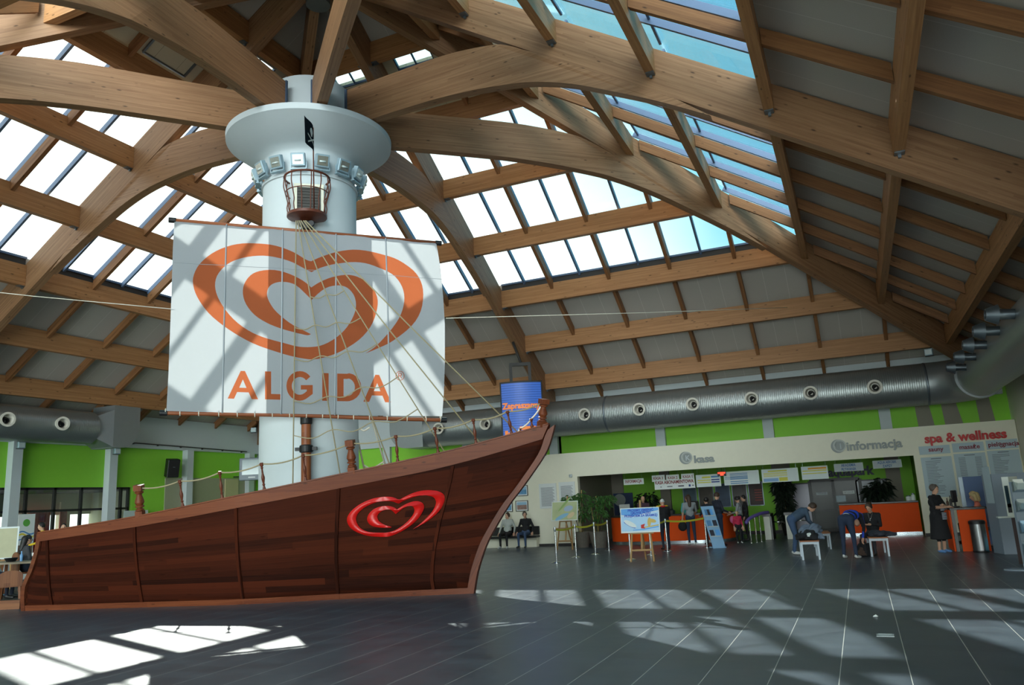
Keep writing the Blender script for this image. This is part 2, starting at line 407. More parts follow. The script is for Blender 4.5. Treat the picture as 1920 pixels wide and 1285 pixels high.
# ---- rafters
step = 2.05
for side, tf in SIDES.items():
    edges = D+[EAVE-0.02]
    for k in range(len(edges)-1):
        da, db = edges[k]+0.10, edges[k+1]-0.10
        if k == len(edges)-2: db = edges[k+1]
        j = 1
        while j*step < edges[k+1]-0.45:
            s = j*step
            a = da if s < edges[k]-0.35 else s+0.27
            if db-a > 0.25:
                for sg in (-1, 1):
                    hgt = 0.30; q = []
                    zo = 0.04
                    for zz in (-hgt, 0):
                        q += [tf(sg*s-0.055, a, zt(a)-zo+zz), tf(sg*s+0.055, a, zt(a)-zo+zz), tf(sg*s+0.055, db, zt(db)-zo+zz), tf(sg*s-0.055, db, zt(db)-zo+zz)]
                    if side == 'near' and not in_view(q): continue
                    m = MB(); m.cg = (tf(0, 1, -SL)-tf(0, 0, 0)).normalized(); m.hexa(q)
                    o = m.build('rafter', RAFTER)
                    if k < 6: rows = 'between %s and %s purlin rows' % (ORD[k], ORD[k+1])
                    else: rows = 'between lowest purlin row and wall'
                    tag(o, 'slim rafter %s, %s slope, %s on its %s half' % (rows, side, ORD[j-1], side_word(side, sg)), 'rafter', 'rafters of the roof')
            j += 1
# ---- skylights: glass from the second to the fifth purlin row
GO = 0.16
def zg(d): return zt(d)+GO
for side, tf in SIDES.items():
    for sg in (-1, 1):
        d0, d1 = D[1]+0.05, D[4]-0.04
        pts = [tf(0, d0, zg(d0)), tf(sg*d0, d0, zg(d0)), tf(sg*d1, d1, zg(d1)), tf(0, d1, zg(d1))]
        if side == 'near' and not in_view(pts+[tf(sg*d0*0.5, d0, zg(d0))]): continue
        root = empty('skylight', tf(sg*3, d1, zg(d1)), 'large glazed skylight band high on the %s slope, %s half' % (side, side_word(side, sg)), 'skylight', 'skylights of the roof')
        g = MB(); g.prism(pts, (0, 0, 0.024)); g.build('glass', SKYGLASS, root)
        x = 0.0; i = 0
        while x < d1-0.3:
            a = max(d0+0.07, x+0.12)
            m = MB(); m.bar(tf(sg*x, a, zg(a)-0.075), tf(sg*x, d1, zg(d1)-0.075), 0.065, 0.14)
            if i: m.build('glazing_bar', ALU, root)
            i += 1; x = i*step/2
        for dd in (D[1]+0.12, D[2]+0.24, D[3]+0.24, D[4]-0.07):
            m = MB(); m.bar(tf(sg*0.13, dd, zg(dd)-0.04), tf(sg*(dd-0.15), dd, zg(dd)-0.04), 0.05, 0.06)
            m.build('transom_bar', ALU, root)
        m = MB(); m.bar(tf(sg*0.13, D[4]-0.02, zt(D[4])+0.08), tf(sg*(D[4]-0.27), D[4]-0.02, zt(D[4])+0.08), 0.03, 0.26)
        m.build('kerb_flashing', DARK, root)
# ---- roof deck (opaque panels)
def panel_mat(name, base, line):
    m = bpy.data.materials.new(name); m.use_nodes = True; nt = m.node_tree; b = nt.nodes['Principled BSDF']
    N = nt.nodes.new; L = nt.links.new
    uv = N('ShaderNodeUVMap'); uv.uv_map = 'grain'
    br = N('ShaderNodeTexBrick'); br.inputs['Scale'].default_value = 1.0; br.inputs['Brick Width'].default_value = 6.0; br.inputs['Row Height'].default_value = 0.684
    br.inputs['Mortar Size'].default_value = 0.006; br.inputs['Color1'].default_value = base; br.inputs['Color2'].default_value = base; br.inputs['Mortar'].default_value = line
    br.offset = 0
    L(uv.outputs[0], br.inputs['Vector'])
    ns = N('ShaderNodeTexNoise'); ns.inputs['Scale'].default_value = 90
    mx = N('ShaderNodeMix'); mx.data_type = 'RGBA'; mx.blend_type = 'MULTIPLY'; mx.inputs['Factor'].default_value = 0.25
    L(uv.outputs[0], ns.inputs['Vector']); L(br.outputs['Color'], mx.inputs['A']); L(ns.outputs['Fac'], mx.inputs['B']); L(mx.outputs['Result'], b.inputs['Base Color'])
    b.inputs['Roughness'].default_value = 0.8
    return m
PANEL = panel_mat('grey_roof_panel', (0.50, 0.46, 0.41, 1), (0.68, 0.65, 0.60, 1))
PALEP = panel_mat('pale_roof_panel', srgb(205, 200, 176), srgb(150, 148, 130))
def deck_piece(m, tf, s0, s1, d0, d1, th=0.2):
    """s0/s1: functions of d"""
    q = [tf(s0(d0), d0, zt(d0)), tf(s1(d0), d0, zt(d0)), tf(s1(d1), d1, zt(d1)), tf(s0(d1), d1, zt(d1))]
    m.hexa(q+[p+V((0, 0, th)) for p in q])
SLOT = (2.72, 3.06)
for side, tf in SIDES.items():
    g = (tf(0, 1, -SL)-tf(0, 0, 0)).normalized()
    hiL = lambda d: -d; hiR = lambda d: d
    m = MB(); m.cg = g
    deck_piece(m, tf, hiL, hiR, D[4]+0.015, EAVE+0.35)
    deck_piece(m, tf, hiL, hiR, 0.02, D[0])
    m.cm = 1
    deck_piece(m, tf, hiL, hiR, D[0], SLOT[0]); deck_piece(m, tf, hiL, hiR, SLOT[1], D[1]+0.02)
    for a, b in ((-SLOT[1], -1.62), (-0.45, 0.45), (1.62, SLOT[1])):
        aa = (lambda d: -d) if a < -2 else (lambda d, a=a: a); bb = (lambda d: d) if b > 2 else (lambda d, b=b: b)
        deck_piece(m, tf, aa, bb, *SLOT)
    m.build('ceiling', [PANEL, PALEP], None, kind='structure')
    for sg in (-1, 1):
        q = [tf(sg*0.45, SLOT[0], zt(SLOT[0])+0.05), tf(sg*1.62, SLOT[0], zt(SLOT[0])+0.05), tf(sg*1.62, SLOT[1], zt(SLOT[1])+0.05), tf(sg*0.45, SLOT[1], zt(SLOT[1])+0.05)]
        if side == 'near' and not in_view(q): continue
        root = empty('roof_vent', q[0], 'small roof vent window in pale panels near the peak, %s slope, %s half' % (side, side_word(side, sg)), 'roof window', 'vent windows near the peak')
        m = MB(); m.prism(q, (0, 0, 0.02)); m.build('glass', SKYGLASS, root)
        m = MB()
        for i in range(4): m.bar(q[i], q[(i+1) % 4], 0.07, 0.07)
        m.bar((q[0]+q[1])/2, (q[2]+q[3])/2, 0.04, 0.05)
        m.build('frame', DARKSTEEL, root)
        m = MB()      # the flap hanging open below the window
        p = [tf(sg*0.4, SLOT[1]+0.04, zt(SLOT[1]+0.04)-0.03), tf(sg*1.7, SLOT[1]+0.04, zt(SLOT[1]+0.04)-0.03), tf(sg*1.7, D[1]-0.12, zt(D[1]-0.12)-0.03), tf(sg*0.4, D[1]-0.12, zt(D[1]-0.12)-0.03)]
        for i in range(4): m.bar(p[i], p[(i+1) % 4], 0.05, 0.05)
        m.build('flap_frame', STEEL, root)
# ================================================================ SHELL
FY = 14.6                       # front of the counter wall
def floor_mat():
    m = bpy.data.materials.new('floor_tiles'); m.use_nodes = True; nt = m.node_tree; b = nt.nodes['Principled BSDF']; N = nt.nodes.new; L = nt.links.new
    tc = N('ShaderNodeTexCoord'); sep = N('ShaderNodeSeparateXYZ'); L(tc.outputs['Object'], sep.inputs[0])
    def line(out, period, w, off=0.0):
        a = N('ShaderNodeMath'); a.operation = 'MULTIPLY_ADD'; a.inputs[1].default_value = 1/period; a.inputs[2].default_value = 50+off; L(out, a.inputs[0])
        f = N('ShaderNodeMath'); f.operation = 'FRACT'; L(a.outputs[0], f.inputs[0])
        c = N('ShaderNodeMath'); c.operation = 'LESS_THAN'; c.inputs[1].default_value = w/period; L(f.outputs[0], c.inputs[0]); return c.outputs[0]
    lx = line(sep.outputs[0], 0.604, 0.007); ly = line(sep.outputs[1], 0.302, 0.004)
    mp = N('ShaderNodeMapping'); mp.inputs['Scale'].default_value = (1/0.604, 1/0.302, 1); L(tc.outputs['Object'], mp.inputs['Vector'])
    fl = N('ShaderNodeVectorMath'); fl.operation = 'FLOOR'; L(mp.outputs[0], fl.inputs[0])
    wn_ = N('ShaderNodeTexWhiteNoise'); wn_.noise_dimensions = '2D'; L(fl.outputs[0], wn_.inputs['Vector'])
    ns = N('ShaderNodeTexNoise'); ns.inputs['Scale'].default_value = 2.5; ns.inputs['Detail'].default_value = 6; L(tc.outputs['Object'], ns.inputs['Vector'])
    av = N('ShaderNodeMath'); av.operation = 'MULTIPLY_ADD'; av.inputs[1].default_value = 0.25; L(wn_.outputs[0], av.inputs[0]); L(ns.outputs['Fac'], av.inputs[2])
    rp = N('ShaderNodeValToRGB'); rp.color_ramp.elements[0].color = (0.034, 0.046, 0.062, 1); rp.color_ramp.elements[1].color = (0.060, 0.080, 0.102, 1)
    rp.color_ramp.elements[0].position = 0.3; rp.color_ramp.elements[1].position = 0.9; L(av.outputs[0], rp.inputs[0])
    m1 = N('ShaderNodeMix'); m1.data_type = 'RGBA'; m1.inputs['B'].default_value = (0.045, 0.05, 0.055, 1); L(ly, m1.inputs['Factor']); L(rp.outputs[0], m1.inputs['A'])
    m2 = N('ShaderNodeMix'); m2.data_type = 'RGBA'; m2.inputs['B'].default_value = (0.42, 0.43, 0.41, 1); L(lx, m2.inputs['Factor']); L(m1.outputs['Result'], m2.inputs['A'])
    L(m2.outputs['Result'], b.inputs['Base Color'])
    rr = N('ShaderNodeMapRange'); rr.inputs['To Min'].default_value = 0.27; rr.inputs['To Max'].default_value = 0.40; L(ns.outputs['Fac'], rr.inputs['Value']); L(rr.outputs[0], b.inputs['Roughness'])
    b.inputs['Specular IOR Level'].default_value = 0.62
    return m
m = MB(); m.box((-4, 2.5, -0.1), (41, 38, 0.2)); m.build('floor', floor_mat(), None, kind='structure')
def struct(name, mb, mt, **k): return mb.build(name, mt, None, kind='structure', **k)
T_ = 0.25
# ---- back wall above the counter wall: green fields between white piers
m = MB(); m.box((-7.65, EAVE+0.12, 2.9), (15.6, T_, 5.9)); m.box((7.95, EAVE+0.12, 4.375), (15.9, T_, 2.95)); struct('wall_back', m, [GREEN])
m = MB(); m.box((0, EAVE-0.08, 5.12), (31, 0.16, 1.46))
for x in (-12.1, -8.0, -4.05, -0.12, 4.22, 8.14, 11.97): m.box((x, EAVE-0.09, 3.96), (0.36, 0.18, 0.90))
struct('trim_1', m, WHITE)
m = MB()
for x0, x1, dx in ((12.95, 13.45, 0.12), (13.75, 14.3, 0.18), (14.75, 15.2, 0.1)):
    m.prism([(x0, EAVE-0.012, 3.3), (x1, EAVE-0.012, 3.3), (x1-dx, EAVE-0.012, 4.39), (x0-dx*0.3, EAVE-0.012, 4.39)], (0, -0.02, 0))
struct('trim_2', m, GREYP)
# ---- left wall: green fields, piers, dark glazing below
m = MB(); m.box((-EAVE-0.12, 5.6, 4.44), (T_, 19.4, 2.74)); m.box((-EAVE-0.12, 11.75, 1.53), (T_, 7.1, 3.08)); m.box((-EAVE-0.12, -9.7, 2.9), (T_, 11.4, 5.9)); struct('wall_left', m, GREEN)
m = MB(); m.box((-EAVE+0.02, 12.4, 1.72), (0.06, 5.3, 3.44)); struct('trim_5', m, OLIVE)
m = MB(); m.box((-EAVE+0.06, 13.45, 1.70), (0.10, 0.8, 3.40)); struct('trim_6', m, mat('sand_plaster', srgb(182, 174, 136), 0.75))
m = MB(); m.box((-EAVE+0.08, 0, 5.22), (0.16, 31, 1.26)); 
for y in (-0.45, 3.3, 7.05, 10.8, 14.5): m.box((-EAVE+0.15, y, 2.3), (0.30, 0.34, 4.6))
struct('trim_3', m, WHITE)
m = MB(); m.box((15.75, 0, 2.9), (T_, 31.2, 5.5)); struct('wall_right', m, CREAM)
m = MB(); m.box((0, -EAVE-0.12, 0.2), (31, T_, 0.4)); m.box((0, -EAVE-0.12, 5.6), (31, T_, 0.5))
for x in (-15, -10, -5, 0, 5, 10, 15): m.box((x, -EAVE-0.12, 2.9), (0.3, T_, 5.2))
struct('wall_near', m, CREAM)
for i in range(6):
    m = MB(); m.box((-12.5+5*i, -EAVE-0.12, 2.87), (4.68, 0.02, 4.92)); struct('fill_window', m, WINGLASS)  # unseen glazing, added in the near wall to let the fill light in
# ---- counter wall with its long opening and the room behind
OX0, OX1, OZ = 0.98, 12.62, 2.58
m = MB()
m.box(((-9.5+OX0)/2, FY+0.12, 1.75), (OX0+9.5, 0.24, 3.5)); m.box(((OX1+15.6)/2, FY+0.12, 1.75), (15.6-OX1, 0.24, 3.5))
m.box(((OX0+OX1)/2, FY+0.12, (OZ+3.5)/2), (OX1-OX0, 0.24, 3.5-OZ)); m.box((2.85, FY+0.43, 3.46), (24.7, 0.4, 0.08))
struct('wall_back', m, CREAM)
RY = 19.2
m = MB(); m.box((6.8, RY+0.1, 1.6), (13.6, 0.2, 3.2)); m.box((OX1+0.25, 17.0, 1.6), (0.2, 4.5, 3.2)); struct('wall_back', m, GREEN)
m = MB(); m.box((OX0-0.12, 17.0, 1.6), (0.2, 4.5, 3.2)); m.box((OX0+0.15, RY-0.02, 1.6), (0.7, 0.05, 3.2)); struct('wall_back', m, GREYP)
m = MB(); m.box((6.8, 17.0, 3.1), (13.8, 4.7, 0.12)); struct('ceiling', m, DARK)
m = MB()
for x, w in ((3.33, 0.42), (8.06, 0.70), (12.1, 0.5)): m.box((x, RY-0.09, 1.5), (w, 0.16, 3.0))
struct('trim_4', m, GREYP)
m = MB(); m.box(((-4.4+OX0)/2, FY-0.02, 0.05), (OX0+4.4, 0.03, 0.1)); m.box(((OX1+15.0)/2, FY-0.02, 0.05), (15.0-OX1, 0.03, 0.1)); struct('baseboard_back', m, DARK)
m = MB(); m.box((6.8, RY-0.19, 0.06), (11.2, 0.03, 0.12)); struct('baseboard_back', m, DARK)
# ---- column
col = empty('column', (COLX, COLY, 0), 'round white central column spreading into a wide disc under the arches', 'column')
m = MB(); m.lathe([(COLR, 0), (COLR, 9.35), (COLR+0.035, 9.36), (COLR+0.035, 9.44), (COLR-0.02, 9.46)], 64, (COLX, COLY, 0)); m.build('shaft', WHITE, col, smooth=40)
m = MB(); m.lathe([(COLR-0.03, 9.44), (COLR-0.03, 9.95), (COLR+0.02, 10.05), (1.30, 10.13), (1.62, 10.30), (1.86, 10.48), (1.97, 10.56), (1.98, 10.70), (1.60, 10.705), (1.0, 10.71)], 72, (COLX, COLY, 0)); m.build('capital_disc', WHITE, col, smooth=40)
m = MB(); m.lathe([(0.93, 10.70), (0.93, 12.0), (0.0, 12.02)], 48, (COLX, COLY, 0)); m.build('drum', WHITE, col, smooth=40)
# ================================================================ SHIP
HULL = wood('hull_planks', (0.062, 0.0135, 0.0060, 1), (0.018, 0.0052, 0.0032, 1), rough=0.6, lam=8.2, knots=0.35, var=0.45, spec=0.03)
REDWOOD = wood('varnished_redwood', (0.20, 0.055, 0.020, 1), (0.095, 0.022, 0.010, 1), rough=0.45, lam=3, knots=0.6, var=0.25, spec=0.2)
MASTWOOD = wood('mast_wood', (0.30, 0.095, 0.035, 1), (0.18, 0.05, 0.02, 1), rough=0.4, lam=3, knots=0.5, var=0.2)
DARKWOOD = wood('dark_turned_wood', (0.16, 0.042, 0.018, 1), (0.07, 0.018, 0.01, 1), rough=0.4, lam=8, knots=0.3, var=0.2)
ROPE = mat('hemp_rope', srgb(150, 138, 108), 0.9, noise=0.15, nscale=60)
PALEROPE = mat('pale_rope', srgb(214, 208, 190), 0.9, noise=0.1, nscale=60)
IRON = mat('black_iron', srgb(28, 28, 30), 0.5, 0.3)
VD = V((FWD.x, FWD.y, 0)).normalized()
nodes_px = [((50, 1145.5), (80, 1000)), ((100, 1144), (88.7, 998.5)), ((269, 1139), (252.6, 971.4)), ((457, 1133.5), (443, 932.5)), ((635.7, 1124), (635.7, 892.5)), ((815, 1116), (850, 846)), ((890, 1113), (1030, 797))]
base = [on_floor(*a) for a, b in nodes_px]
stem0 = base[-1]
axis = (stem0-V((-6.1, -0.62, 0))).normalized(); nrm = V((axis.y, -axis.x, 0))     # nrm points to the near side
def on_axis(px, py, off=0.0): return on_plane(px, py, nrm, nrm.dot(stem0)+off)
stem_px = [(890, 1113), (897, 1072), (912, 1025), (928, 993), (955, 948), (984, 909.5), (1023, 852), (1036, 818), (1041, 797)]
stem = [on_axis(*p) for p in stem_px]
tip = on_axis(1030, 797)
plan = [V((-5.94, -2.70)), V((-3.39, -2.20)), V((-1.0, -1.70)), V((1.1, -1.0)), V((2.9, -0.25)), V((tip.x, tip.y))]
def hit(px, py, pl=plan):
    v = ray(px, py)
    for a, b in zip(pl[:-1], pl[1:]):
        d = b-a; det = v.x*(-d.y)+d.x*v.y
        rx, ry = a.x-CAM.x, a.y-CAM.y
        s = (rx*(-d.y)+d.x*ry)/det; t = (v.x*ry-v.y*rx)/det
        if -0.05 <= t <= 1.05: return CAM+v*s
    return CAM+v*s
top = [hit(*b) for a, b in nodes_px[:-1]]+[tip]
NU, NV = 6, 10
bc = catmull(base, NU); tc_ = catmull(top, NU)
nU = len(bc)-1
stern_px = [(50, 1145.5), (50, 1104), (63.5, 1071), (75, 1033), (80, 1000)]
stern = []
for k, p in enumerate(stern_px):
    q = lerp(base[0], top[0], k/4); stern.append(at_depth(*p, (q-CAM).dot(FWD)))
def resample(pts, n):
    cs = catmull(pts, 8); L = [0]
    for a, b in zip(cs[:-1], cs[1:]): L.append(L[-1]+(b-a).length)
    out = []
    for k in range(n+1):
        t = L[-1]*k/n; i = max(j for j in range(len(L)) if L[j] <= t+1e-9); i = min(i, len(cs)-2)
        out.append(lerp(cs[i], cs[i+1], (t-L[i])/max(1e-9, L[i+1]-L[i])))
    return out
stem_in = [on_axis(p[0]-9, p[1]) for p in stem_px[:-1]]+[tip]
stem_in[0] = base[-1]
eL = resample(stern, NV); eR = resample(stem_in, NV)
def S(i, j):
    u = i/nU; v = j/NV
    ruled = lerp(bc[i], tc_[i], v)
    if u < 0.5: cor = (eL[j]-lerp(bc[0], tc_[0], v))*max(0, 1-u*5)
    else: cor = (eR[j]-lerp(bc[-1], tc_[-1], v))*max(0, (u-0.55)/0.45)**1.6
    bulge = nrm*(0.07*math.sin(math.pi*v)*math.sin(math.pi*min(1, u*1.02)))
    return ruled+cor+bulge
def mirror(p): return p-nrm*(2*nrm.dot(p-stem0))
SHIP = empty('ship', lerp(base[3], mirror(base[3]), 0.5), 'big wooden ship model with dark plank hull and rising bow built around the column', 'ship')
def hull_side(far):
    g = [[S(i, j) for j in range(NV+1)] for i in range(nU+1)]
    if far: g = [[mirror(p) for p in r] for r in g]
    m = MB()
    m.add([p for r in g for p in r], [(i*(NV+1)+j, (i+1)*(NV+1)+j, (i+1)*(NV+1)+j+1, i*(NV+1)+j+1) for i in range(nU) for j in range(NV)])
    o = m.build('hull_side', HULL, SHIP, smooth=True)
    me = o.data; uv = me.uv_layers['grain']; pw = WORLD[o.name]
    key = {}
    for i in range(nU+1):
        for j in range(NV+1): key[tuple(round(c, 3) for c in g[i][j])] = (i/nU*9.8, j/NV*2.3+i/nU*0.5)
    for lp in me.loops:
        co = me.vertices[lp.vertex_index].co+pw
        k = tuple(round(c, 3) for c in co)
        uv.data[lp.index].uv = key.get(k, (0, 0))
    md = o.modifiers.new('thickness', 'SOLIDIFY'); md.thickness = 0.035; md.offset = -1 if not far else 1
    return o
hull_side(False); hull_side(True)
def strip(name, pts_lo, pts_hi, out, th, mt, parent=SHIP):
    """a board following two curves, th thick, pushed out along `out`"""
    m = MB(); n = len(pts_lo); o = V(out)
    vs_ = []
    for a, b in zip(pts_lo, pts_hi): vs_ += [a+o*0.004, b+o*0.004, b+o*(0.004+th), a+o*(0.004+th)]
    F = [(4*i+k, 4*(i+1)+k, 4*(i+1)+(k+1) % 4, 4*i+(k+1) % 4) for i in range(n-1) for k in range(4)]+[(0, 1, 2, 3), (4*n-1, 4*n-2, 4*n-3, 4*n-4)]
    m.add(vs_, F); m.cg = axis; m.g = [axis]*len(m.g)
    return m.build(name, mt, parent)
for far in (False, True):
    f = mirror if far else (lambda p: p); o = nrm*(-1 if far else 1)
    lo = [lerp(tc_[i], bc[i], 0.105 if i < nU*0.8 else 0.105*(1-(i/nU-0.8)*0.9)) for i in range(nU+1)]
    lo = [S(i, NV)+(lo[i]-tc_[i]) for i in range(nU+1)]; hi = [S(i, NV)+V((0, 0, 0.005)) for i in range(nU+1)]
    strip('gunwale_board', [f(p) for p in lo], [f(p) for p in hi], o, 0.05, REDWOOD)
    strip('base_board', [f(S(i, 0)) for i in range(nU+1)], [f(S(i, 0)+(S(i, 1)-S(i, 0)).normalized()*0.11) for i in range(nU+1)], o, 0.035, REDWOOD)
    m = MB(); m.cg = axis
    for i in range(nU):
        a, b = f(S(i, NV)), f(S(i+1, NV)); w = o*0.06; z = V((0, 0, 0.01))
        m.hexa([a-w*1.4+z, b-w*1.4+z, b+w+z, a+w+z, a-w*1.4+z*3.5, b-w*1.4+z*3.5, b+w+z*3.5, a+w+z*3.5])
    m.build('gunwale_cap', REDWOOD, SHIP)
    for i in (NU*1, NU*2, NU*3, NU*4, NU*5):
        pl = [f(S(i, j)) for j in range(NV)]
        t = axis*0.035
        m = MB(); m.cg = V((0, 0, 1))
        vs_ = []
        for p in pl: vs_ += [p-t+o*0.003, p+t+o*0.003, p+t+o*0.030, p-t+o*0.030]
        n = len(pl)
        m.add(vs_, [(4*k+q, 4*(k+1)+q, 4*(k+1)+(q+1) % 4, 4*k+(q+1) % 4) for k in range(n-1) for q in range(4)]+[(0, 1, 2, 3), (4*n-1, 4*n-2, 4*n-3, 4*n-4)])
        m.build('hull_batten', HULL, SHIP, grain=(0, 0, 1))
# stem post with its curled head, stern frame
m = MB(); k = len(stem); so = catmull(stem, 4); si = catmull([on_axis(p[0]-13, p[1]+1) for p in stem_px[:-1]]+[on_axis(1029, 806)], 4)
m.cg = V((0.5, 0, 0.8)); m.prism([p-nrm*0.055 for p in so]+[p-nrm*0.055 for p in si[::-1]], nrm*0.11); m.build('stem_post', DARKWOOD, SHIP)
m = MB(); n = len(eL)
for sgn in (0, 1):
    f = mirror if sgn else (lambda p: p)
    a = [f(p) for p in eL]; b = [f(p)-axis*0.11 for p in eL]; o = nrm*0.05
    vs_ = [q for p, r in zip(a, b) for q in (p-o, r-o, r+o, p+o)]
    m.add(vs_, [(4*i+k, 4*(i+1)+k, 4*(i+1)+(k+1) % 4, 4*i+(k+1) % 4) for i in range(n-1) for k in range(4)]+[(0, 1, 2, 3), (4*n-1, 4*n-2, 4*n-3, 4*n-4)])
    if sgn == 0: m.build('stern_post', DARKWOOD, SHIP); m = MB()
m.build('stern_post', DARKWOOD, SHIP)
m = MB(); m.add(eL+[mirror(p) for p in eL], [(i, i+1, n+i+1, n+i) for i in range(n-1)]); o = m.build('transom', HULL, SHIP, grain=nrm)
o.modifiers.new('thickness', 'SOLIDIFY').thickness = 0.03
# ---- rail: three turned newel posts, slim balusters, sagging rope
rail_plan = [p+V((-nrm.x, -nrm.y))*0.02 for p in plan]
def gun(px, py): return hit(px, py, rail_plan)
def far_gun(px, py):
    return hit(px, py, [V(mirror(V((p.x, p.y, 0)))[:2]) for p in rail_plan])
def turned(m, p0, p1, prof):
    """prof: (t, radius, sides)"""
    d = p1-p0
    m.lathe([(r, t*d.length) for t, r in prof], 12, p0, axis=d)
def newel(bpx, tpx, base_pt=None):
    p = base_pt or gun(*bpx); t = at_depth(*tpx, (p-CAM).dot(FWD)); p = p-V((0, 0, 0.0)); h = (t-p).length
    r = 0.085
    m = MB(); d = (t-p); ang = math.atan2(axis.y, axis.x)
    M = d.to_track_quat('Z', 'Y').to_matrix() @ Matrix.Rotation(0.0, 3, 'Z')
    m.cg = V((0, 0, 1))
    m.box(p+d*0.08, (0.15, 0.15, h*0.20), M=M)
    m.box(p+d*0.90, (0.165, 0.165, h*0.18), M=M)
    turned(m, p+d*0.17, p+d*0.82, [(0, 0.06), (0.05, 0.085), (0.10, 0.085), (0.13, 0.055), (0.17, 0.055), (0.20, 0.09), (0.25, 0.09), (0.29, 0.065), (0.42, 0.095), (0.55, 0.085), (0.75, 0.055), (0.83, 0.055), (0.86, 0.085), (0.93, 0.09), (0.96, 0.06), (1, 0.06)])
    m.build('newel_post', REDWOOD, SHIP, smooth=35)
    return t-d*0.10
def baluster(bpx, tpx, p=None):
    p = p or gun(*bpx); t = at_depth(*tpx, (p-CAM).dot(FWD)); d = t-p
    m = MB(); m.cg = V((0, 0, 1))
    turned(m, p, t, [(0, 0.030), (0.06, 0.038), (0.12, 0.030), (0.2, 0.018), (0.24, 0.032), (0.28, 0.018), (0.42, 0.034), (0.5, 0.036), (0.62, 0.020), (0.78, 0.016), (0.82, 0.030), (0.86, 0.018), (0.90, 0.040), (0.97, 0.042), (1.0, 0.030)])
    m.build('baluster', DARKWOOD, SHIP, smooth=35)
    return t-d*0.04
tops = [newel((263, 969), (260, 909))]
for b, t in (((343, 953), (337, 900)), ((417, 938), (412, 884)), ((496, 922), (490, 868)), ((574, 905), (568, 852))): tops.append(baluster(b, t))
tops.append(newel((661, 887), (656, 825)))
for b, t in (((746, 869), (742, 816)), ((822, 852), (815, 801)), ((893, 835), (887, 785)), ((960, 817), (951, 770))): tops.append(baluster(b, t))
tops.append(newel((1016, 800), (1020, 748), on_axis(1016, 800)))
far = [baluster((999, 812), (996, 785), far_gun(999, 813)), baluster((976, 820), (975.5, 803), far_gun(976, 818))]
def sag(a, b, s, n=8): return [lerp(a, b, i/n)-V((0, 0, s*4*(i/n)*(1-i/n))) for i in range(n+1)]
for a, b in zip(tops[:-1], tops[1:]):
    m = MB(); m.tube(sag(a, b, 0.05+0.012*(b-a).length), 0.016, 6); m.build('railing_rope', ROPE, SHIP, smooth=True)
for a, b in ((tops[-1], far[0]), (far[0], far[1]), (far[1], far_gun(958, 826))):
    m = MB(); m.tube(sag(a, b, 0.03), 0.016, 6); m.build('railing_rope', PALEROPE, SHIP, smooth=True)
# ---- mast
MX, MY = 0.30, -0.78
mc = V((MX, MY, 0))
m = MB(); m.cg = V((0, 0, 1)); m.lathe([(0.105, 1.55), (0.10, 5), (0.085, 8.16)], 20, (MX, MY, 0)); mast = m.build('mast', MASTWOOD, SHIP, smooth=40)
m = MB(); m.lathe([(0.11, 3.58), (0.125, 3.60), (0.125, 3.80), (0.11, 3.82)], 20, (MX, MY, 0)); m.box((MX, MY, 3.78), (0.36, 0.12, 0.05), math.atan2(RGT.y, RGT.x)); sub(m, 'mast_collar', IRON, mast)
m = MB(); m.lathe([(0.108, 2.98), (0.14, 3.0), (0.14, 3.13), (0.108, 3.15)], 20, (MX, MY, 0)); m.box((MX, MY, 3.065), (0.46, 0.07, 0.07), math.atan2(RGT.y, RGT.x)); sub(m, 'mast_collar', IRON, mast)
m = MB(); m.lathe([(0.09, 7.92), (0.13, 7.95), (0.13, 8.12), (0.09, 8.15)], 16, (MX, MY, 0))
for sx in (-1, 1): m.lathe([(0.07, -0.03), (0.07, 0.03)], 12, mc+RGT*0.12*sx+V((0, 0, 8.06))-VD*0.1, axis=VD)
sub(m, 'mast_bracket', IRON, mast)
# ---- crow's nest
m = MB(); m.cg = V((1, 0, 0)); m.lathe([(0.10, 8.14), (0.30, 8.20), (0.44, 8.24), (0.44, 8.30), (0.0, 8.30)], 32, (MX, MY, 0)); nest = m.build('crows_nest', DARKWOOD, SHIP, smooth=35)
ringpt = lambda r, z, a: V((MX+r*math.cos(a), MY+r*math.sin(a), z))
for r, z, rr, nm in ((0.50, 9.17, 0.024, 'top_ring'), (0.475, 8.80, 0.012, 'middle_ring')):
    m = MB(); m.tube([ringpt(r, z, 2*math.pi*i/32) for i in range(32)], rr, 8, closed=True); sub(m, nm, DARKWOOD, nest, smooth=True)
for i in range(14):
    a = 2*math.pi*(i+0.4)/14
    m = MB(); m.tube(catmull([ringpt(0.41, 8.30, a), ringpt(0.435, 8.45, a), ringpt(0.42, 8.58, a), ringpt(0.475, 8.80, a), ringpt(0.515, 8.98, a), ringpt(0.50, 9.17, a)], 3), 0.013, 6); sub(m, 'basket_bar', DARKWOOD, nest, smooth=True)
# ---- flag
fp = at_depth(589, 414, 17.15)
fpole0 = V((fp.x, fp.y, 8.30)); f00, f01 = at_depth(587, 243, 16.6), at_depth(588.5, 291, 16.72); fpole1 = f00+(f00-fpole0).normalized()*0.04
FLAG = empty('flag', fpole0, 'small black pirate flag with white emblem on a pole in the crow\'s nest', 'flag')
m = MB(); m.tube([fpole0, fpole1], 0.014, 8); m.build('flag_pole', DARKWOOD, FLAG, smooth=True)
fd = (at_depth(575, 214, 15.75)-f00).normalized()
m = MB(); NX, NY = 8, 6
g = []
for i in range(NX+1):
    for j in range(NY+1):
        s, t = i/NX, j/NY
        g.append(lerp(f00, f01, t)+fd*(0.95*s)+V((RGT.x, RGT.y, 0))*(0.035*math.sin(s*5))-V((0, 0, 0.06*s*s)))
m.add(g, [(i*(NY+1)+j, (i+1)*(NY+1)+j, (i+1)*(NY+1)+j+1, i*(NY+1)+j+1) for i in range(NX) for j in range(NY)])
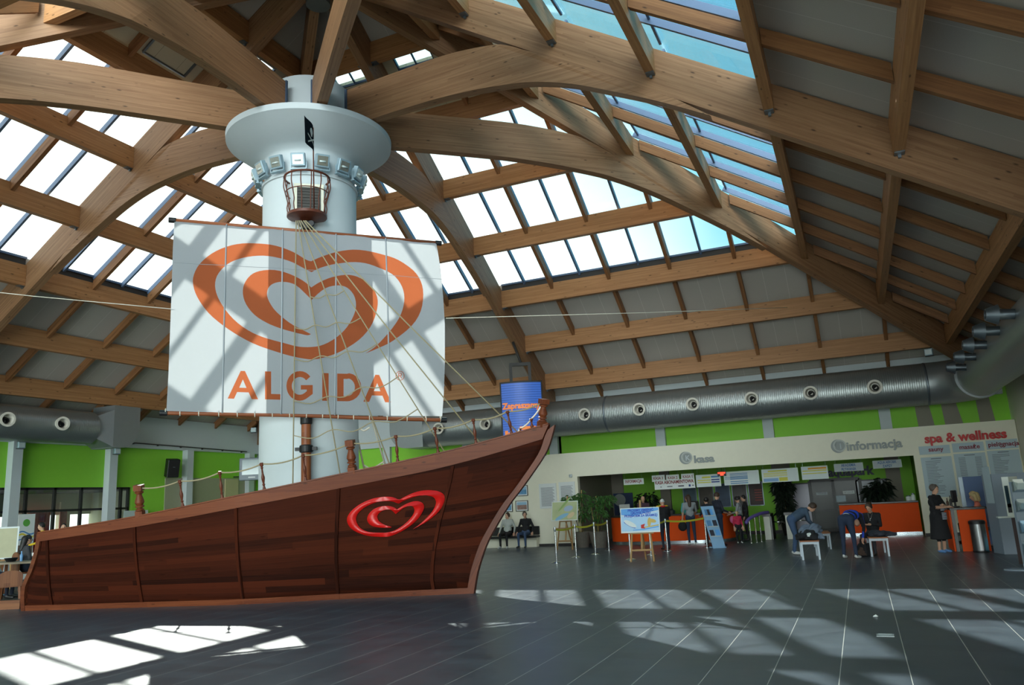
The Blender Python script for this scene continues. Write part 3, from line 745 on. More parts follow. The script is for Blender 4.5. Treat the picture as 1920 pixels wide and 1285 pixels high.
m.build('flag_cloth', cloth('black_flag', srgb(30, 36, 42), 0.15), FLAG, smooth=True)
side = fd.cross(f00-f01).normalized()
def fpt(s, t, off): return lerp(f00, f01, t)+fd*(0.95*s)+V((RGT.x, RGT.y, 0))*(0.035*math.sin(s*5))-V((0, 0, 0.06*s*s))+side*off
m = MB()
for off in (-0.012, 0.012):
    c = [fpt(0.5+0.10*math.cos(a)*(1.0 if math.sin(a) > -0.3 else 0.7), 0.40-0.17*math.sin(a), off) for a in (2*math.pi*i/16 for i in range(16))]; m.add(c, [list(range(16))])
    for s0, t0, s1, t1 in ((0.25, 0.55, 0.75, 0.85), (0.25, 0.85, 0.75, 0.55)):
        d_ = 0.03; pts = [(lerp(s0, s1, i/6), lerp(t0, t1, i/6)) for i in range(7)]
        m.add([fpt(a, b-d_, off) for a, b in pts]+[fpt(a, b+d_, off) for a, b in pts], [(i, i+1, 8+i, 7+i) for i in range(6)])
m.build('flag_emblem', mat('flag_white', srgb(210, 210, 205), 0.8), FLAG)

# ================================================================ SAIL with its print
P0 = V((MX, MY, 0))-VD*0.25
SA = math.radians(40); sdir = V((math.cos(SA), math.sin(SA), 0)); snr = V((math.sin(SA), -math.cos(SA), 0))     # snr towards the camera
def sp_(px, py): return on_plane(px, py, snr, snr.dot(P0))
def uv_of(p): return ((p-P0).dot(sdir), p.z)
def sail_pt(u, v): # belly
    s = min(1, max(0, (u-U0)/(U1-U0))); t = min(1, max(0, (v-V0)/(V1-V0)))
    return P0+sdir*u+V((0, 0, v))+snr*(0.10*math.sin(math.pi*s)*math.sin(math.pi*t)+0.018*math.sin(u*7.0)*math.sin(math.pi*t)**0.5)
outline_px = [(327, 414), (420, 422), (530, 431), (630, 440), (722, 448), (818, 456), (826, 505), (831, 560), (834, 610), (834, 680), (832, 740), (829, 781), (731, 780), (628, 778), (528, 776), (417, 774), (312, 771), (316, 700), (319, 620), (322, 540), (324, 470)]
outer = [uv_of(sp_(*p)) for p in outline_px]
U0 = min(p[0] for p in outer); U1 = max(p[0] for p in outer); V0 = min(p[1] for p in outer); V1 = max(p[1] for p in outer)
HEART = [(683.9,664.5),(711,653),(737.4,639.7),(771.6,611.6),(788.8,583.6),(793.4,552.5),(788.8,527.6),(774.8,507.4),(746.7,488.7),(721.8,479.4),(693.8,472.2),(662.7,469.4),(631.6,473.1),(603.6,482.5),(583.3,491.8),
 (573.9,488.7),(549,473.1),(517.9,462.2),(486.7,457.6),(455.6,457),(424.5,463.8),(396.5,476.3),(374.7,494.9),(363.8,515.2),(362.2,533.8),(370,557.6),(390.3,586.7),(418.3,611.6),(449.4,631.9),(486.7,650.5),(530.3,665),(570.8,674.3),(591,675.4),
 (612.9,670.2),(640.9,659.3),(672,639.7),(693.8,614.8),(704.7,588.7),(707.8,565),(701.6,546.3),(689.2,532.3),(668.9,520.8),(647.1,517.1),(622.2,521.4),(600.5,530.7),(583.3,541.6),
 (567.7,528.2),(542.8,515.2),(514.7,508.4),(486.7,509.9),(469.6,517.7),(458.2,533.8),(455.6,552.5),(461.8,572.2),(477.4,592),(499.2,607),(524.1,617.3),(564.5,628.2),(577,630.9),(582.6,628.8),
 (564.5,619.4),(542.8,607),(517.9,586.7),(504.9,568.1),(500.7,552.5),(505.4,539.5),(517.9,532.3),(536.5,530.7),(555.2,536.9),(573.9,554.5),(584,565),
 (600.5,549.4),(616,540),(634.7,536.9),(650.3,541.6),(662.7,555.6),(666.8,574.3),(662.7,593),(650.3,614.8),(631.6,633.4),(606.7,648),(584.9,652.7),(560,651.7),(536.5,645.9),(502.3,637.1),(474.3,625.6),(446.3,607.4),(424.5,584.6),(408.9,558.7),(403.6,536.9),(407.4,518.3),(421.4,501.2),(440,489.7),(465,482.5),(493,480.9),(524,485.6),(549,493.4),(570.8,505.8),(584,512.7),
 (600.5,504.3),(625.4,496.9),(656.5,493.4),(684.5,494.9),(709.4,502.7),(734.3,515.2),(749.9,532.7),(757,552.5),(756,574.3),(746.7,599.2),(728.1,625.1),(703.2,651)]
def smooth_loop(pts, corners, n=3):
    out = []; k = len(pts)
    for i in range(k):
        p1, p2 = pts[i], pts[(i+1) % k]; p0 = pts[i-1] if i not in corners else p1; p3 = pts[(i+2) % k] if (i+1) % k not in corners else p2
        for q in range(n):
            t = q/n
            out.append(tuple(0.5*(2*p1[a]+(p2[a]-p0[a])*t+(2*p0[a]-5*p1[a]+4*p2[a]-p3[a])*t*t+(3*p1[a]-p0[a]-3*p2[a]+p3[a])*t**3) for a in (0, 1)))
    return out
cidx = {i for i, p in enumerate(HEART) if p in ((683.9,664.5), (583.3,491.8), (583.3,541.6), (582.6,628.8), (584,565), (584,512.7))}
HEART = smooth_loop(HEART, cidx)
def arc(cx, cy, rx, ry, a0, a1, n=14): return [(cx+rx*math.cos(math.radians(a0+(a1-a0)*i/n)), cy-ry*math.sin(math.radians(a0+(a1-a0)*i/n))) for i in range(n+1)]
def lx(x, f): return (x, lerp(696.5+0.0285*(x-457), 748+0.0230*(x-427), f))     # f 0 top .. 1 baseline
LET = []
for a, b in ((427, 484), (681, 733)):     # A
    w = b-a; LET.append(([lx(a+x*w, y) for x, y in ((0, 1), (0.43, 0), (0.57, 0), (1, 1), (0.79, 1), (0.69, 0.76), (0.31, 0.76), (0.21, 1))], [[lx(a+x*w, y) for x, y in ((0.38, 0.60), (0.62, 0.60), (0.5, 0.30))]]))
LET.append(([lx(x, y) for x, y in ((497, 0), (508.5, 0), (508.5, 0.80), (526.5, 0.80), (526.5, 1), (497, 1))], []))
go = [(p[0], p[1]) for p in arc(0, 0, 1, 1, 38, 322, 22)]; gi = arc(0, 0, 0.60, 0.60, 322, 38, 18)
G_ = go[:-2]+[(0.97, 0.55), (0.97, -0.05), (0.08, -0.05), (0.08, 0.25), (0.52, 0.25), (0.52, 0.36)]+[p for p in gi if p[1] > 0.40 or p[0] < 0.45 or p[1] < -0.3]
LET.append(([(562+x*25, 724.5+y*27.5) for x, y in G_], []))
LET.append(([lx(x, y) for x, y in ((604, 0), (616, 0), (616, 1), (604, 1))], []))
LET.append(([lx(632, 1), lx(632, 0), lx(650, 0)]+[(650+27*math.cos(a), 727+26.3*-math.sin(a)) for a in (math.radians(80-16*i) for i in range(11))]+[lx(650, 1)], [[lx(644, 0.81), lx(644, 0.19), lx(650, 0.19)]+[(650+15*math.cos(a), 727+16.5*-math.sin(a)) for a in (math.radians(75-15*i) for i in range(11))]+[lx(650, 0.81)]]))
RM = [(arc(749.5, 705.6, 8.4, 8.8, 0, 345, 23), [arc(749.5, 705.6, 7.3, 7.7, 0, 345, 23)]),
      ([(746.2, 710.5), (746.2, 700.3), (750.5, 700.3), (752.6, 701.5), (753.0, 703.5), (752.0, 705.4), (750.6, 706.0), (753.4, 710.5), (751.8, 710.5), (749.3, 706.3), (747.5, 706.3), (747.5, 710.5)], [[(747.5, 705.0), (750.3, 705.0), (751.5, 703.4), (750.2, 701.5), (747.5, 701.5)]])]
def fill2d(loops):
    cu = bpy.data.curves.new('outline_tmp', 'CURVE'); cu.dimensions = '2D'; cu.fill_mode = 'BOTH'
    for L in loops:
        s = cu.splines.new('POLY'); s.points.add(len(L)-1); s.use_cyclic_u = True
        for q, (x, y) in zip(s.points, L): q.co = (x, y, 0, 1)
    t = bpy.data.objects.new('outline_tmp', cu); COL.objects.link(t)
    me = bpy.data.meshes.new_from_object(t.evaluated_get(bpy.context.evaluated_depsgraph_get()))
    bpy.data.objects.remove(t); bpy.data.curves.remove(cu)
    return me
def surf_part(name, loops, fn, mt, parent, grid=0.16, push=0.0, thick=0.0):
    me = fill2d(loops); me.name = name
    bm = bmesh.new(); bm.from_mesh(me)
    bmesh.ops.remove_doubles(bm, verts=bm.verts, dist=1e-6)
    for ax_ in (0, 1):
        cs = [v.co[ax_] for v in bm.verts]; a = math.floor(min(cs)/grid)*grid
        while a < max(cs):
            no = V((1, 0, 0)) if ax_ == 0 else V((0, 1, 0))
            bmesh.ops.bisect_plane(bm, geom=bm.verts[:]+bm.edges[:]+bm.faces[:], plane_co=no*a, plane_no=no); a += grid
    pw = WORLD[parent.name]
    for v in bm.verts: v.co = fn(v.co.x, v.co.y)-pw
    bmesh.ops.recalc_face_normals(bm, faces=bm.faces)
    bm.to_mesh(me); bm.free()
    for p in me.polygons: p.use_smooth = True
    me.materials.clear(); me.materials.append(mt)
    o = bpy.data.objects.new(name, me); COL.objects.link(o); o.parent = parent; WORLD[o.name] = pw
    return o
toUV = lambda L: [uv_of(sp_(*p)) for p in L]
heartL = toUV(HEART); letL = [[toUV(a)]+[toUV(h) for h in hs] for a, hs in LET]; rmL = [[toUV(a)]+[toUV(h) for h in hs] for a, hs in RM]
SAIL = empty('sail', P0+V((0, 0, V0)), 'huge white square sail printed with an orange heart spiral and lettering', 'sail')
SAILC = cloth('sail_canvas', (0.40, 0.415, 0.435, 1), 0.38); SAILP = cloth('sail_print', (0.40, 0.105, 0.042, 1), 0.36)
surf_part('sail_cloth', [outer, heartL]+[l for g in letL for l in g]+[l for g in rmL for l in g], sail_pt, SAILC, SAIL)
surf_part('heart_print', [heartL], sail_pt, SAILP, SAIL)['label'] = 'orange double heart spiral printed on the sail'
for ch, g in zip('AALGID', letL): surf_part('letter', g, sail_pt, SAILP, SAIL)['label'] = 'orange letter %s of the word on the sail' % ch
surf_part('registered_mark', [l for g in rmL for l in g], sail_pt, SAILP, SAIL, grid=0.5)
for (xt, yt), (xb, yb) in (((425, 421), (417, 775)), ((530, 430), (527, 777)), ((630, 439), (628, 779)), ((723, 447), (731, 781))):
    m = MB(); a = uv_of(sp_(xt, yt)); b = uv_of(sp_(xb, yb))
    m.tube([sail_pt(lerp(a[0], b[0], i/12), lerp(a[1], b[1], i/12))+snr*0.004 for i in range(13)], 0.017, 6); m.build('sail_batten', mat('batten_grey', srgb(150, 155, 160), 0.5), SAIL, smooth=True)
m = MB(); a, b = uv_of(sp_(326, 493)), uv_of(sp_(829, 524)); m.tube([sail_pt(lerp(a[0], b[0], i/20), lerp(a[1], b[1], i/20))+snr*0.006 for i in range(21)], 0.005, 5); m.build('sail_seam', mat('batten_grey', srgb(150, 155, 160), 0.5), SAIL)
# yards
ty0, ty1 = sp_(320, 412)-snr*0.03, sp_(825, 455.5)-snr*0.03
YT = empty('yard', lerp(ty0, ty1, 0.5), 'top yard pole holding the upper edge of the sail', 'yard', 'yards of the sail')
m = MB(); m.cg = sdir; m.tube([ty0, ty1], 0.045, 12); m.build('pole', MASTWOOD, YT, smooth=True)
by = [sp_(303, 774)-snr*0.05, sp_(440, 776.5)-snr*0.05, sp_(576, 779)-snr*0.05, sp_(700, 784)-snr*0.05, sp_(835, 787.5)-snr*0.05]
YB = empty('yard', by[2], 'bottom yard pole under the sail, tied on with short white ties', 'yard', 'yards of the sail')
m = MB(); m.cg = sdir; m.tube(catmull(by, 5), 0.042, 12); m.build('pole', MASTWOOD, YB, smooth=True)
for Y_, ends in ((YT, (ty0, ty1)), (YB, (by[0], by[-1]))):
    d = (ends[1]-ends[0]).normalized()
    for e_, s in ((ends[0], 1), (ends[1], -1)):
        m = MB(); m.tube([e_-d*s*0.04, e_+d*s*0.10], 0.058, 12); m.build('end_cap', IRON, Y_, smooth=40)
byc = catmull(by, 8)
for i in range(17):
    t = 0.02+0.955*i/16; k = t*(len(byc)-1); p = lerp(byc[int(k)], byc[min(int(k)+1, len(byc)-1)], k-int(k))
    m = MB(); m.tube([p+snr*0.047*math.cos(a)+V((0, 0, 0.02+0.068*math.sin(a))) for a in (2*math.pi*j/10 for j in range(10))], 0.011, 5, closed=True); m.build('tie', PALEROPE, SAIL)
# ---- ropes
rtop = mc+V((0, 0, 7.98))-VD*0.50
def rope_net(name, label, tops_, feet, rat, rad, mt, cat='rigging'):
    root = empty(name, feet[0], label, cat, 'rigging ropes of the ship')
    for a, b in zip(tops_, feet):
        m = MB(); m.tube([a, lerp(a, b, 0.5)-V((0, 0, 0.02)), b], rad, 6); m.build('shroud', mt, root, smooth=True)
    for pts in rat:
        m = MB(); m.tube(catmull(pts, 4), rad*0.9, 6); m.build('ratline', mt, root, smooth=True)
    return root
feet = [gun(549, 910), gun(638, 892), gun(731, 873), gun(835, 850)]
tops4 = [rtop+RGT*(0.035*k-0.10) for k in range(4)]
def on_shroud(k, py):
    """the point of shroud k that stands at this height in the photograph"""
    lo_, hi_ = 0.0, 1.0
    for _ in range(30):
        t = (lo_+hi_)/2; d = lerp(tops4[k], feet[k], t)-CAM
        if 642.5-FPX*d.dot(UPV)/d.dot(FWD) < py: lo_ = t
        else: hi_ = t
    return CAM+d+snr*0.012
RAT = []
for row in ((None, 557, 553, 545), (615, 610, 605, 596), (674, 668, 659, 645), (752, 744, 727, 707), (817, 806, 791, 767)):
    kn = [on_shroud(k, y) for k, y in enumerate(row) if y is not None]; pts = []
    for a, b in zip(kn[:-1], kn[1:]): pts += [a, lerp(a, b, 0.5)-V((0, 0, 0.13*(b-a).length+0.01))]
    RAT.append(pts+[kn[-1]])
rope_net('rope_net', 'rope shroud net in front of the sail running down to the near gunwale', tops4, feet, RAT, 0.013, ROPE)
for (px, py, fr, lab) in ((902, 833, False, 'lower stay rope from the mast head to the near gunwale by the bow'), (976, 816, True, 'upper stay rope from the mast head to the far gunwale by the bow')):
    e_ = far_gun(px, py) if fr else gun(px, py)
    m = MB(); a = rtop+RGT*(0.10 if fr else 0.06); m.tube([a, lerp(a, e_, 0.5)-V((0, 0, 0.03)), e_], 0.015, 6); tag(m.build('stay_rope', ROPE, None, smooth=True), lab, 'rigging', 'rigging ropes of the ship')
ff = [far_gun(684, 885), far_gun(724, 878)]
rt2 = mc+V((0, 0, 7.95))+RGT*0.16
def fn2(px, py):
    n = (ff[0]-rt2).cross(ff[1]-rt2); return on_plane(px, py, n, n.dot(rt2))
rope_net('rope_net', 'pale sunlit rope net behind the sail running to the far gunwale', [rt2-RGT*0.03, rt2+RGT*0.03], ff, [[fn2(674, 804), fn2(683, 808), fn2(693, 802)], [fn2(683, 873), fn2(697, 879), fn2(719, 866)]], 0.020, PALEROPE)
for pa, pb, db, lab in (((326, 580), (-170, 531), 17.5, 'thin white guy line from the left edge of the sail to the side roof'), ((836, 597), (1476, 577), 24.2, 'thin white guy line from the right edge of the sail to the far roof')):
    a = sp_(*pa); b = at_depth(*pb, db)
    m = MB(); m.tube([a, lerp(a, b, 0.5)-V((0, 0, 0.02)), b], 0.009, 5); tag(m.build('guy_line', PALEROPE, None, smooth=True), lab, 'rope', 'guy lines of the sail')
# ---- red heart emblem on the hull: the same spiral, fitted to the hull side
src = [(362.2, 533.8), (793.4, 552.5), (486.7, 457.6), (662.7, 469.4), (591, 675.4), (583.3, 491.8), (684, 664.5)]
dst = [(654.5, 970), (827.5, 943), (713, 935), (797, 916), (726, 1008), (740.5, 940), (786, 989)]
def lsq(src, dst):
    A = [[0.0]*3 for _ in range(3)]; B = [[0.0]*2 for _ in range(3)]
    for (x, y), (p, q) in zip(src, dst):
        r = (x, y, 1)
        for i in range(3):
            for j in range(3): A[i][j] += r[i]*r[j]
            B[i][0] += r[i]*p; B[i][1] += r[i]*q
    Mi = Matrix(A).inverted()
    return [Mi @ V([B[i][k] for i in range(3)]) for k in (0, 1)]
ca, cb = lsq(src, dst)
hpx = [(ca.dot(V((x, y, 1))), cb.dot(V((x, y, 1)))) for x, y in HEART]
from mathutils.bvhtree import BVHTree
gv = [S(i, j) for i in range(nU+1) for j in range(NV+1)]
bvh = BVHTree.FromPolygons(gv, [(i*(NV+1)+j, (i+1)*(NV+1)+j, (i+1)*(NV+1)+j+1, i*(NV+1)+j+1) for i in range(nU) for j in range(NV)])
def on_hull(px, py):
    d = ray(px, py).normalized(); h = bvh.ray_cast(CAM, d)
    return (h[0]-d*0.0) if h[0] is not None else None
c0 = on_hull(726, 1008); hx = axis; hn = nrm
def h_uv(p): return ((p-c0).dot(hx), p.z)
hl = [h_uv(on_hull(*p)) for p in hpx]
def h_pt(off):
    def f(u, z):
        o = c0+hx*u+V((0, 0, z-c0.z)); h = bvh.ray_cast(o+nrm*1.5, -nrm)
        return (h[0] if h[0] is not None else o)+nrm*off
    return f
EMB = surf_part('heart_emblem', [hl], h_pt(0.018), mat('red_emblem', srgb(196, 20, 16), 0.35, noise=0.02), SHIP, grid=50.0)
EMB['label'] = 'red double heart spiral on the hull'
EMB.modifiers.new('thickness', 'SOLIDIFY').thickness = 0.012
# ================================================================ HALL EQUIPMENT
def duct_mat():
    m = bpy.data.materials.new('spiral_duct_metal'); m.use_nodes = True; nt = m.node_tree; b = nt.nodes['Principled BSDF']; N = nt.nodes.new; L = nt.links.new
    uv = N('ShaderNodeUVMap'); uv.uv_map = 'grain'; sp2 = N('ShaderNodeSeparateXYZ'); L(uv.outputs[0], sp2.inputs[0])
    w = N('ShaderNodeMath'); w.operation = 'MULTIPLY'; w.inputs[1].default_value = 2*math.pi/0.13; L(sp2.outputs[0], w.inputs[0])
    s = N('ShaderNodeMath'); s.operation = 'SINE'; L(w.outputs[0], s.inputs[0]); p = N('ShaderNodeMath'); p.operation = 'POWER'; p.inputs[1].default_value = 8; L(s.outputs[0], p.inputs[0])
    bp = N('ShaderNodeBump'); bp.inputs['Strength'].default_value = 0.22; bp.inputs['Distance'].default_value = 0.02; L(p.outputs[0], bp.inputs['Height']); L(bp.outputs[0], b.inputs['Normal'])
    b.inputs['Base Color'].default_value = srgb(150, 156, 156); b.inputs['Metallic'].default_value = 0.75; b.inputs['Roughness'].default_value = 0.38
    return m
DUCT = duct_mat()
SHEET = mat('sheet_metal', srgb(150, 156, 158), 0.45, 0.7)
NOZ = mat('nozzle_ivory', srgb(205, 202, 190), 0.5)
def nozzle(root, p, axis, flare_metal=False):
    m = MB(); a = V(axis).normalized()
    if flare_metal:
        m.lathe([(0.10, 0), (0.105, 0.30), (0.20, 0.31), (0.115, 0.52), (0.09, 0.52), (0.09, 0.2), (0, 0.2)], 20, p, axis=a); o = m.build('nozzle', STEEL, root, smooth=35)
    else:
        m.lathe([(0.17, 0), (0.17, 0.16), (0.225, 0.20), (0.23, 0.25), (0.165, 0.25), (0.15, 0.14), (0.11, 0.05)], 22, p, axis=a); o = m.build('nozzle', NOZ, root, smooth=35)
        m = MB(); m.lathe([(0.0, 0.0), (0.10, 0.0), (0.085, 0.17), (0.06, 0.17), (0.05, 0.06), (0, 0.06)], 16, p, axis=(a+V((0.25, 0, -0.35))).normalized()); sub(m, 'nozzle_core', BLACK, o, smooth=35)
DZ, DR = 4.80, 0.68
xe = on_y(806, 803, 14.0).x
DB = empty('ventilation_duct', (4, 14.0, DZ), 'long grey spiral air duct along the back wall above the counters, bending round the corner', 'air duct')
pts = [(xe, 14.0, DZ)]+[(x, 14.0, DZ) for x in (-2, 2, 6, 10, 13.25)]
m = MB(); m.cg = V((1, 0, 0)); m.tube(pts, DR, 40); m.build('straight_run', DUCT, DB, smooth=40)
cp = [(13.25+1.35*math.sin(a), 14.0-1.35*(1-math.cos(a)), DZ-0.02*a) for a in (math.pi/2*i/10 for i in range(11))]
m = MB(); m.tube(cp, DR*1.005, 40); m.build('bend', SHEET, DB, smooth=40)
m = MB(); m.cg = V((0, 1, 0)); m.tube([(14.6, 12.65, DZ-0.06), (14.6, 6, DZ-0.11), (14.6, -1, DZ-0.11), (14.6, -8, DZ-0.11)], 0.60, 40); m.build('straight_run', DUCT, DB, smooth=40)
for q, ax_ in (((13.25, 14.0, DZ), (1, 0, 0)), ((2.6, 14, DZ), (1, 0, 0))):
    m = MB(); m.lathe([(DR+0.004, -0.04), (DR+0.02, 0), (DR+0.004, 0.04)], 40, q, axis=ax_); m.build('joint_ring', STEEL, DB, smooth=True)
for p in ((825, 805), (912, 797), (1098, 780), (1200, 770), (1300, 760), (1410, 750), (1520, 738), (1640, 726)):
    q = on_y(*p, 13.25); nozzle(DB, V((q.x, 14.0-DR+0.03, DZ)), (0, -1, -0.10))
for yy in (3.0, 4.8, 6.65, 8.5, 10.5): nozzle(DB, V((14.6-0.56, yy, DZ-0.02)), (-1, -0.05, 0.10), True)
def elbow(root, x0, x1, z0, z1, y0, y1, along):
    """boxed sheet-metal elbow turning the duct up; profile in the (s,z) plane, s along the duct, extruded across"""
    r = 0.75
    arc_ = [(x1-(r if x1 > x0 else -r)*(1-math.cos(a)), z0+r*(1-math.sin(a))) for a in (math.pi/2*i/8 for i in range(9))]
    pr_ = [(x0, z0), (x0, z1+0.42), (x1, z1+0.42)]+arc_
    m = MB()
    if along == 'x': m.prism([(a, y0, b) for a, b in pr_], (0, y1-y0, 0))
    else: m.prism([(y0, a, b) for a, b in pr_], (y1-y0, 0, 0))
    m.build('elbow', SHEET, root, smooth=30)
elbow(DB, xe+0.02, xe-1.55, DZ-0.68, DZ+0.42, 13.35, 14.65, 'x')
ye = 4.95
DL = empty('ventilation_duct', (-13.75, 0, 5.05), 'grey spiral air duct along the left wall ending in a boxed elbow', 'air duct')
m = MB(); m.cg = V((0, 1, 0)); m.tube([(-13.75, -8, 5.05), (-13.75, -2, 5.05), (-13.75, 2, 5.05), (-13.75, ye, 5.05)], 0.57, 36); m.build('straight_run', DUCT, DL, smooth=40)
m = MB(); m.add([(-13.75+0.57*math.cos(t), ye, 5.05+0.57*math.sin(t)) for t in (math.pi/4+math.pi/2*k for k in range(4))]+[(-13.2, ye+0.55, 5.7), (-14.3, ye+0.55, 5.7), (-14.3, ye+0.55, 4.38), (-13.2, ye+0.55, 4.38)], [(0, 1, 5, 4), (1, 2, 6, 5), (2, 3, 7, 6), (3, 0, 4, 7), (3, 2, 1, 0), (4, 5, 6, 7)]); m.build('transition_piece', SHEET, DL)
elbow(DL, ye+0.55, ye+1.65, 4.36, 5.45, -14.3, -13.2, 'y')
for p in ((12, 790), (115, 800)):
    q = on_x(*p, -13.1); nozzle(DL, V((-13.75+0.53, q.y, 5.06)), (1, -0.15, -0.08))
# ---- hanging screen
LD = 27.6
lc = at_depth(979, 768, LD); ln = V((CAM.x-lc.x, CAM.y-lc.y, 0)).normalized(); lr = V((-ln.y, ln.x, 0))
lw = 0.75; zt_ = at_depth(979, 714, LD).z; zb_ = at_depth(979, 858, LD).z
LED = empty('advertising_screen', V((lc.x, lc.y, zb_)), 'tall curved blue screen with orange lettering hanging from the roof beyond the bow', 'screen')
def lp(s, z, off=0.0): return V((lc.x, lc.y, 0))+lr*(s*lw)+ln*(0.16*(1-s*s)+off)+V((0, 0, z))
def curved(name, s0, s1, z0, z1, off, mt, root, n=12, th=0.0):
    m = MB(); q = [lp(lerp(s0, s1, i/n), z, off) for z in (z0, z1) for i in range(n+1)]
    m.add(q, [(i, i+1, n+2+i, n+1+i) for i in range(n)])
    o = m.build(name, mt, root)
    if th: md = o.modifiers.new('thickness', 'SOLIDIFY'); md.thickness = th; md.offset = 0
    return o
def led_mat():
    m = bpy.data.materials.new('led_screen'); m.use_nodes = True; nt = m.node_tree; b = nt.nodes['Principled BSDF']; N = nt.nodes.new; L = nt.links.new
    tc = N('ShaderNodeTexCoord'); s = N('ShaderNodeSeparateXYZ'); L(tc.outputs['Object'], s.inputs[0])
    k = N('ShaderNodeMath'); k.operation = 'MULTIPLY'; k.inputs[1].default_value = 2*math.pi/0.085; L(s.outputs[2], k.inputs[0]); sn = N('ShaderNodeMath'); sn.operation = 'SINE'; L(k.outputs[0], sn.inputs[0])
    r = N('ShaderNodeValToRGB'); r.color_ramp.elements[0].color = (0.03, 0.10, 0.42, 1); r.color_ramp.elements[1].color = (0.07, 0.22, 0.80, 1)
    mr = N('ShaderNodeMapRange'); mr.inputs['From Min'].default_value = -1; L(sn.outputs[0], mr.inputs['Value']); L(mr.outputs[0], r.inputs[0])
    L(r.outputs[0], b.inputs['Emission Color']); b.inputs['Emission Strength'].default_value = 0.55; b.inputs['Base Color'].default_value = (0.02, 0.05, 0.18, 1); b.inputs['Roughness'].default_value = 0.35
    return m
LEDM = led_mat(); LEDO = mat('led_orange', srgb(230, 130, 60), 0.5, emit=srgb(236, 130, 60), emit_s=0.45)
curved('screen_panel', -0.95, 0.95, zb_+0.05, zt_-0.06, 0.03, LEDM, LED)
curved('screen_frame', -1.0, 1.0, zb_, zt_, -0.03, DARK, LED, th=0.08)
def curve_text(name, body, size, s0, z, root, width):
    o = text_mesh(name, body, size, Matrix.Identity(4), LEDO, None, bold=0.012, depth=0.012, width=width)
    off = WORLD[o.name]
    for v in o.data.vertices:
        p = v.co+off; v.co = lp(s0+p.x/lw, z+p.y, 0.036+p.z)-WORLD[root.name]
    o.location = (0, 0, 0); o.parent = root; WORLD[o.name] = WORLD[root.name]; return o
curve_text('screen_lettering', 'Zapraszamy', 0.30, -0.94, zt_-0.98, LED, 1.36)
for s0, z, w_, h_ in ((-0.86, zt_-2.05, 0.14, 0.30), (-0.70, zt_-1.92, 0.10, 0.10), (-0.40, zt_-1.98, 0.9, 0.09), (-0.15, zt_-1.75, 0.75, 0.12), (-0.55, zt_-1.98, 0.06, 0.09)):
    curved('screen_pixels', s0, s0+w_, z, z+h_, 0.037, LEDO, LED, n=6)
zr = zt_+0.62
m = MB(); t_ = 0.055
for s in (-0.45, 0.45): m.bar(lp(s, zt_-0.02, -0.06), lp(s, zr, -0.06), 0.11, 0.11, up=ln)
m.bar(lp(-0.52, zr, -0.06), lp(0.52, zr, -0.06), 0.11, 0.12); m.build('hanger_frame', DARK, LED)
m = MB(); m.tube([lp(0.05, zr+0.05, -0.06), V((0.0, lc.y, zt(lc.y)-1.03))], 0.045, 10); m.build('hanger_rod', DARK, LED, smooth=True)
# ---- floodlights round the column collar
HOUS = mat('lamp_housing', srgb(148, 170, 180), 0.45, 0.4); LENS = mat('lamp_lens', srgb(186, 200, 200), 0.12, 0.0, spec=0.8); REFL = mat('lamp_reflector', srgb(210, 214, 205), 0.25, 0.9)
tocam = math.atan2(CAM.y-COLY, CAM.x-COLX)
fl0 = empty('floodlight', (COLX, COLY, 9.5), 'x', 'floodlight', 'floodlights around the column')
th_ = math.radians(-20); nx = V((math.cos(th_), 0, math.sin(th_))); uz = V((-math.sin(th_), 0, math.cos(th_))); FM = Matrix(((nx.x, 0, uz.x), (0, 1, 0), (nx.z, 0, uz.z)))
FM = Matrix(((nx.x, 0.0, uz.x), (0.0, 1.0, 0.0), (nx.z, 0.0, uz.z)))
fc = V((COLX+1.27, COLY, 9.66))
m = MB(); m.box(fc, (0.12, 0.32, 0.30), M=FM); m.box(fc-FM @ V((0.085, 0, 0)), (0.06, 0.22, 0.2), M=FM); m.build('housing', HOUS, fl0, bevel=0.012)
m = MB(); m.box(fc+FM @ V((0.063, 0, 0)), (0.012, 0.24, 0.215), M=FM); m.build('reflector', REFL, fl0)
m = MB(); m.lathe([(0.022, -0.07), (0.022, 0.07)], 10, fc+FM @ V((0.078, 0, -0.02)), axis=(0, 1, 0)); m.build('lamp_tube', LENS, fl0, smooth=True)
m = MB()
for s in (-1, 1): m.box(fc+V((-0.04, s*0.175, -0.12)), (0.05, 0.015, 0.22))
m.box(fc+V((-0.05, 0, -0.215)), (0.10, 0.36, 0.02)); m.box(fc+V((-0.095, 0, -0.20)), (0.07, 0.06, 0.04)); m.build('bracket', HOUS, fl0)
names = {}
for k in range(10):
    off = -108+24*k; o = fl0 if k == 0 else copy_tree(fl0)
    o.rotation_euler = (0, 0, tocam+math.radians(off))
    n_ = abs(off)//24
    o['label'] = 'square tilted floodlight on the column collar, %s to the %s of the flag' % (ORD[n_], 'left' if off < 0 else 'right')
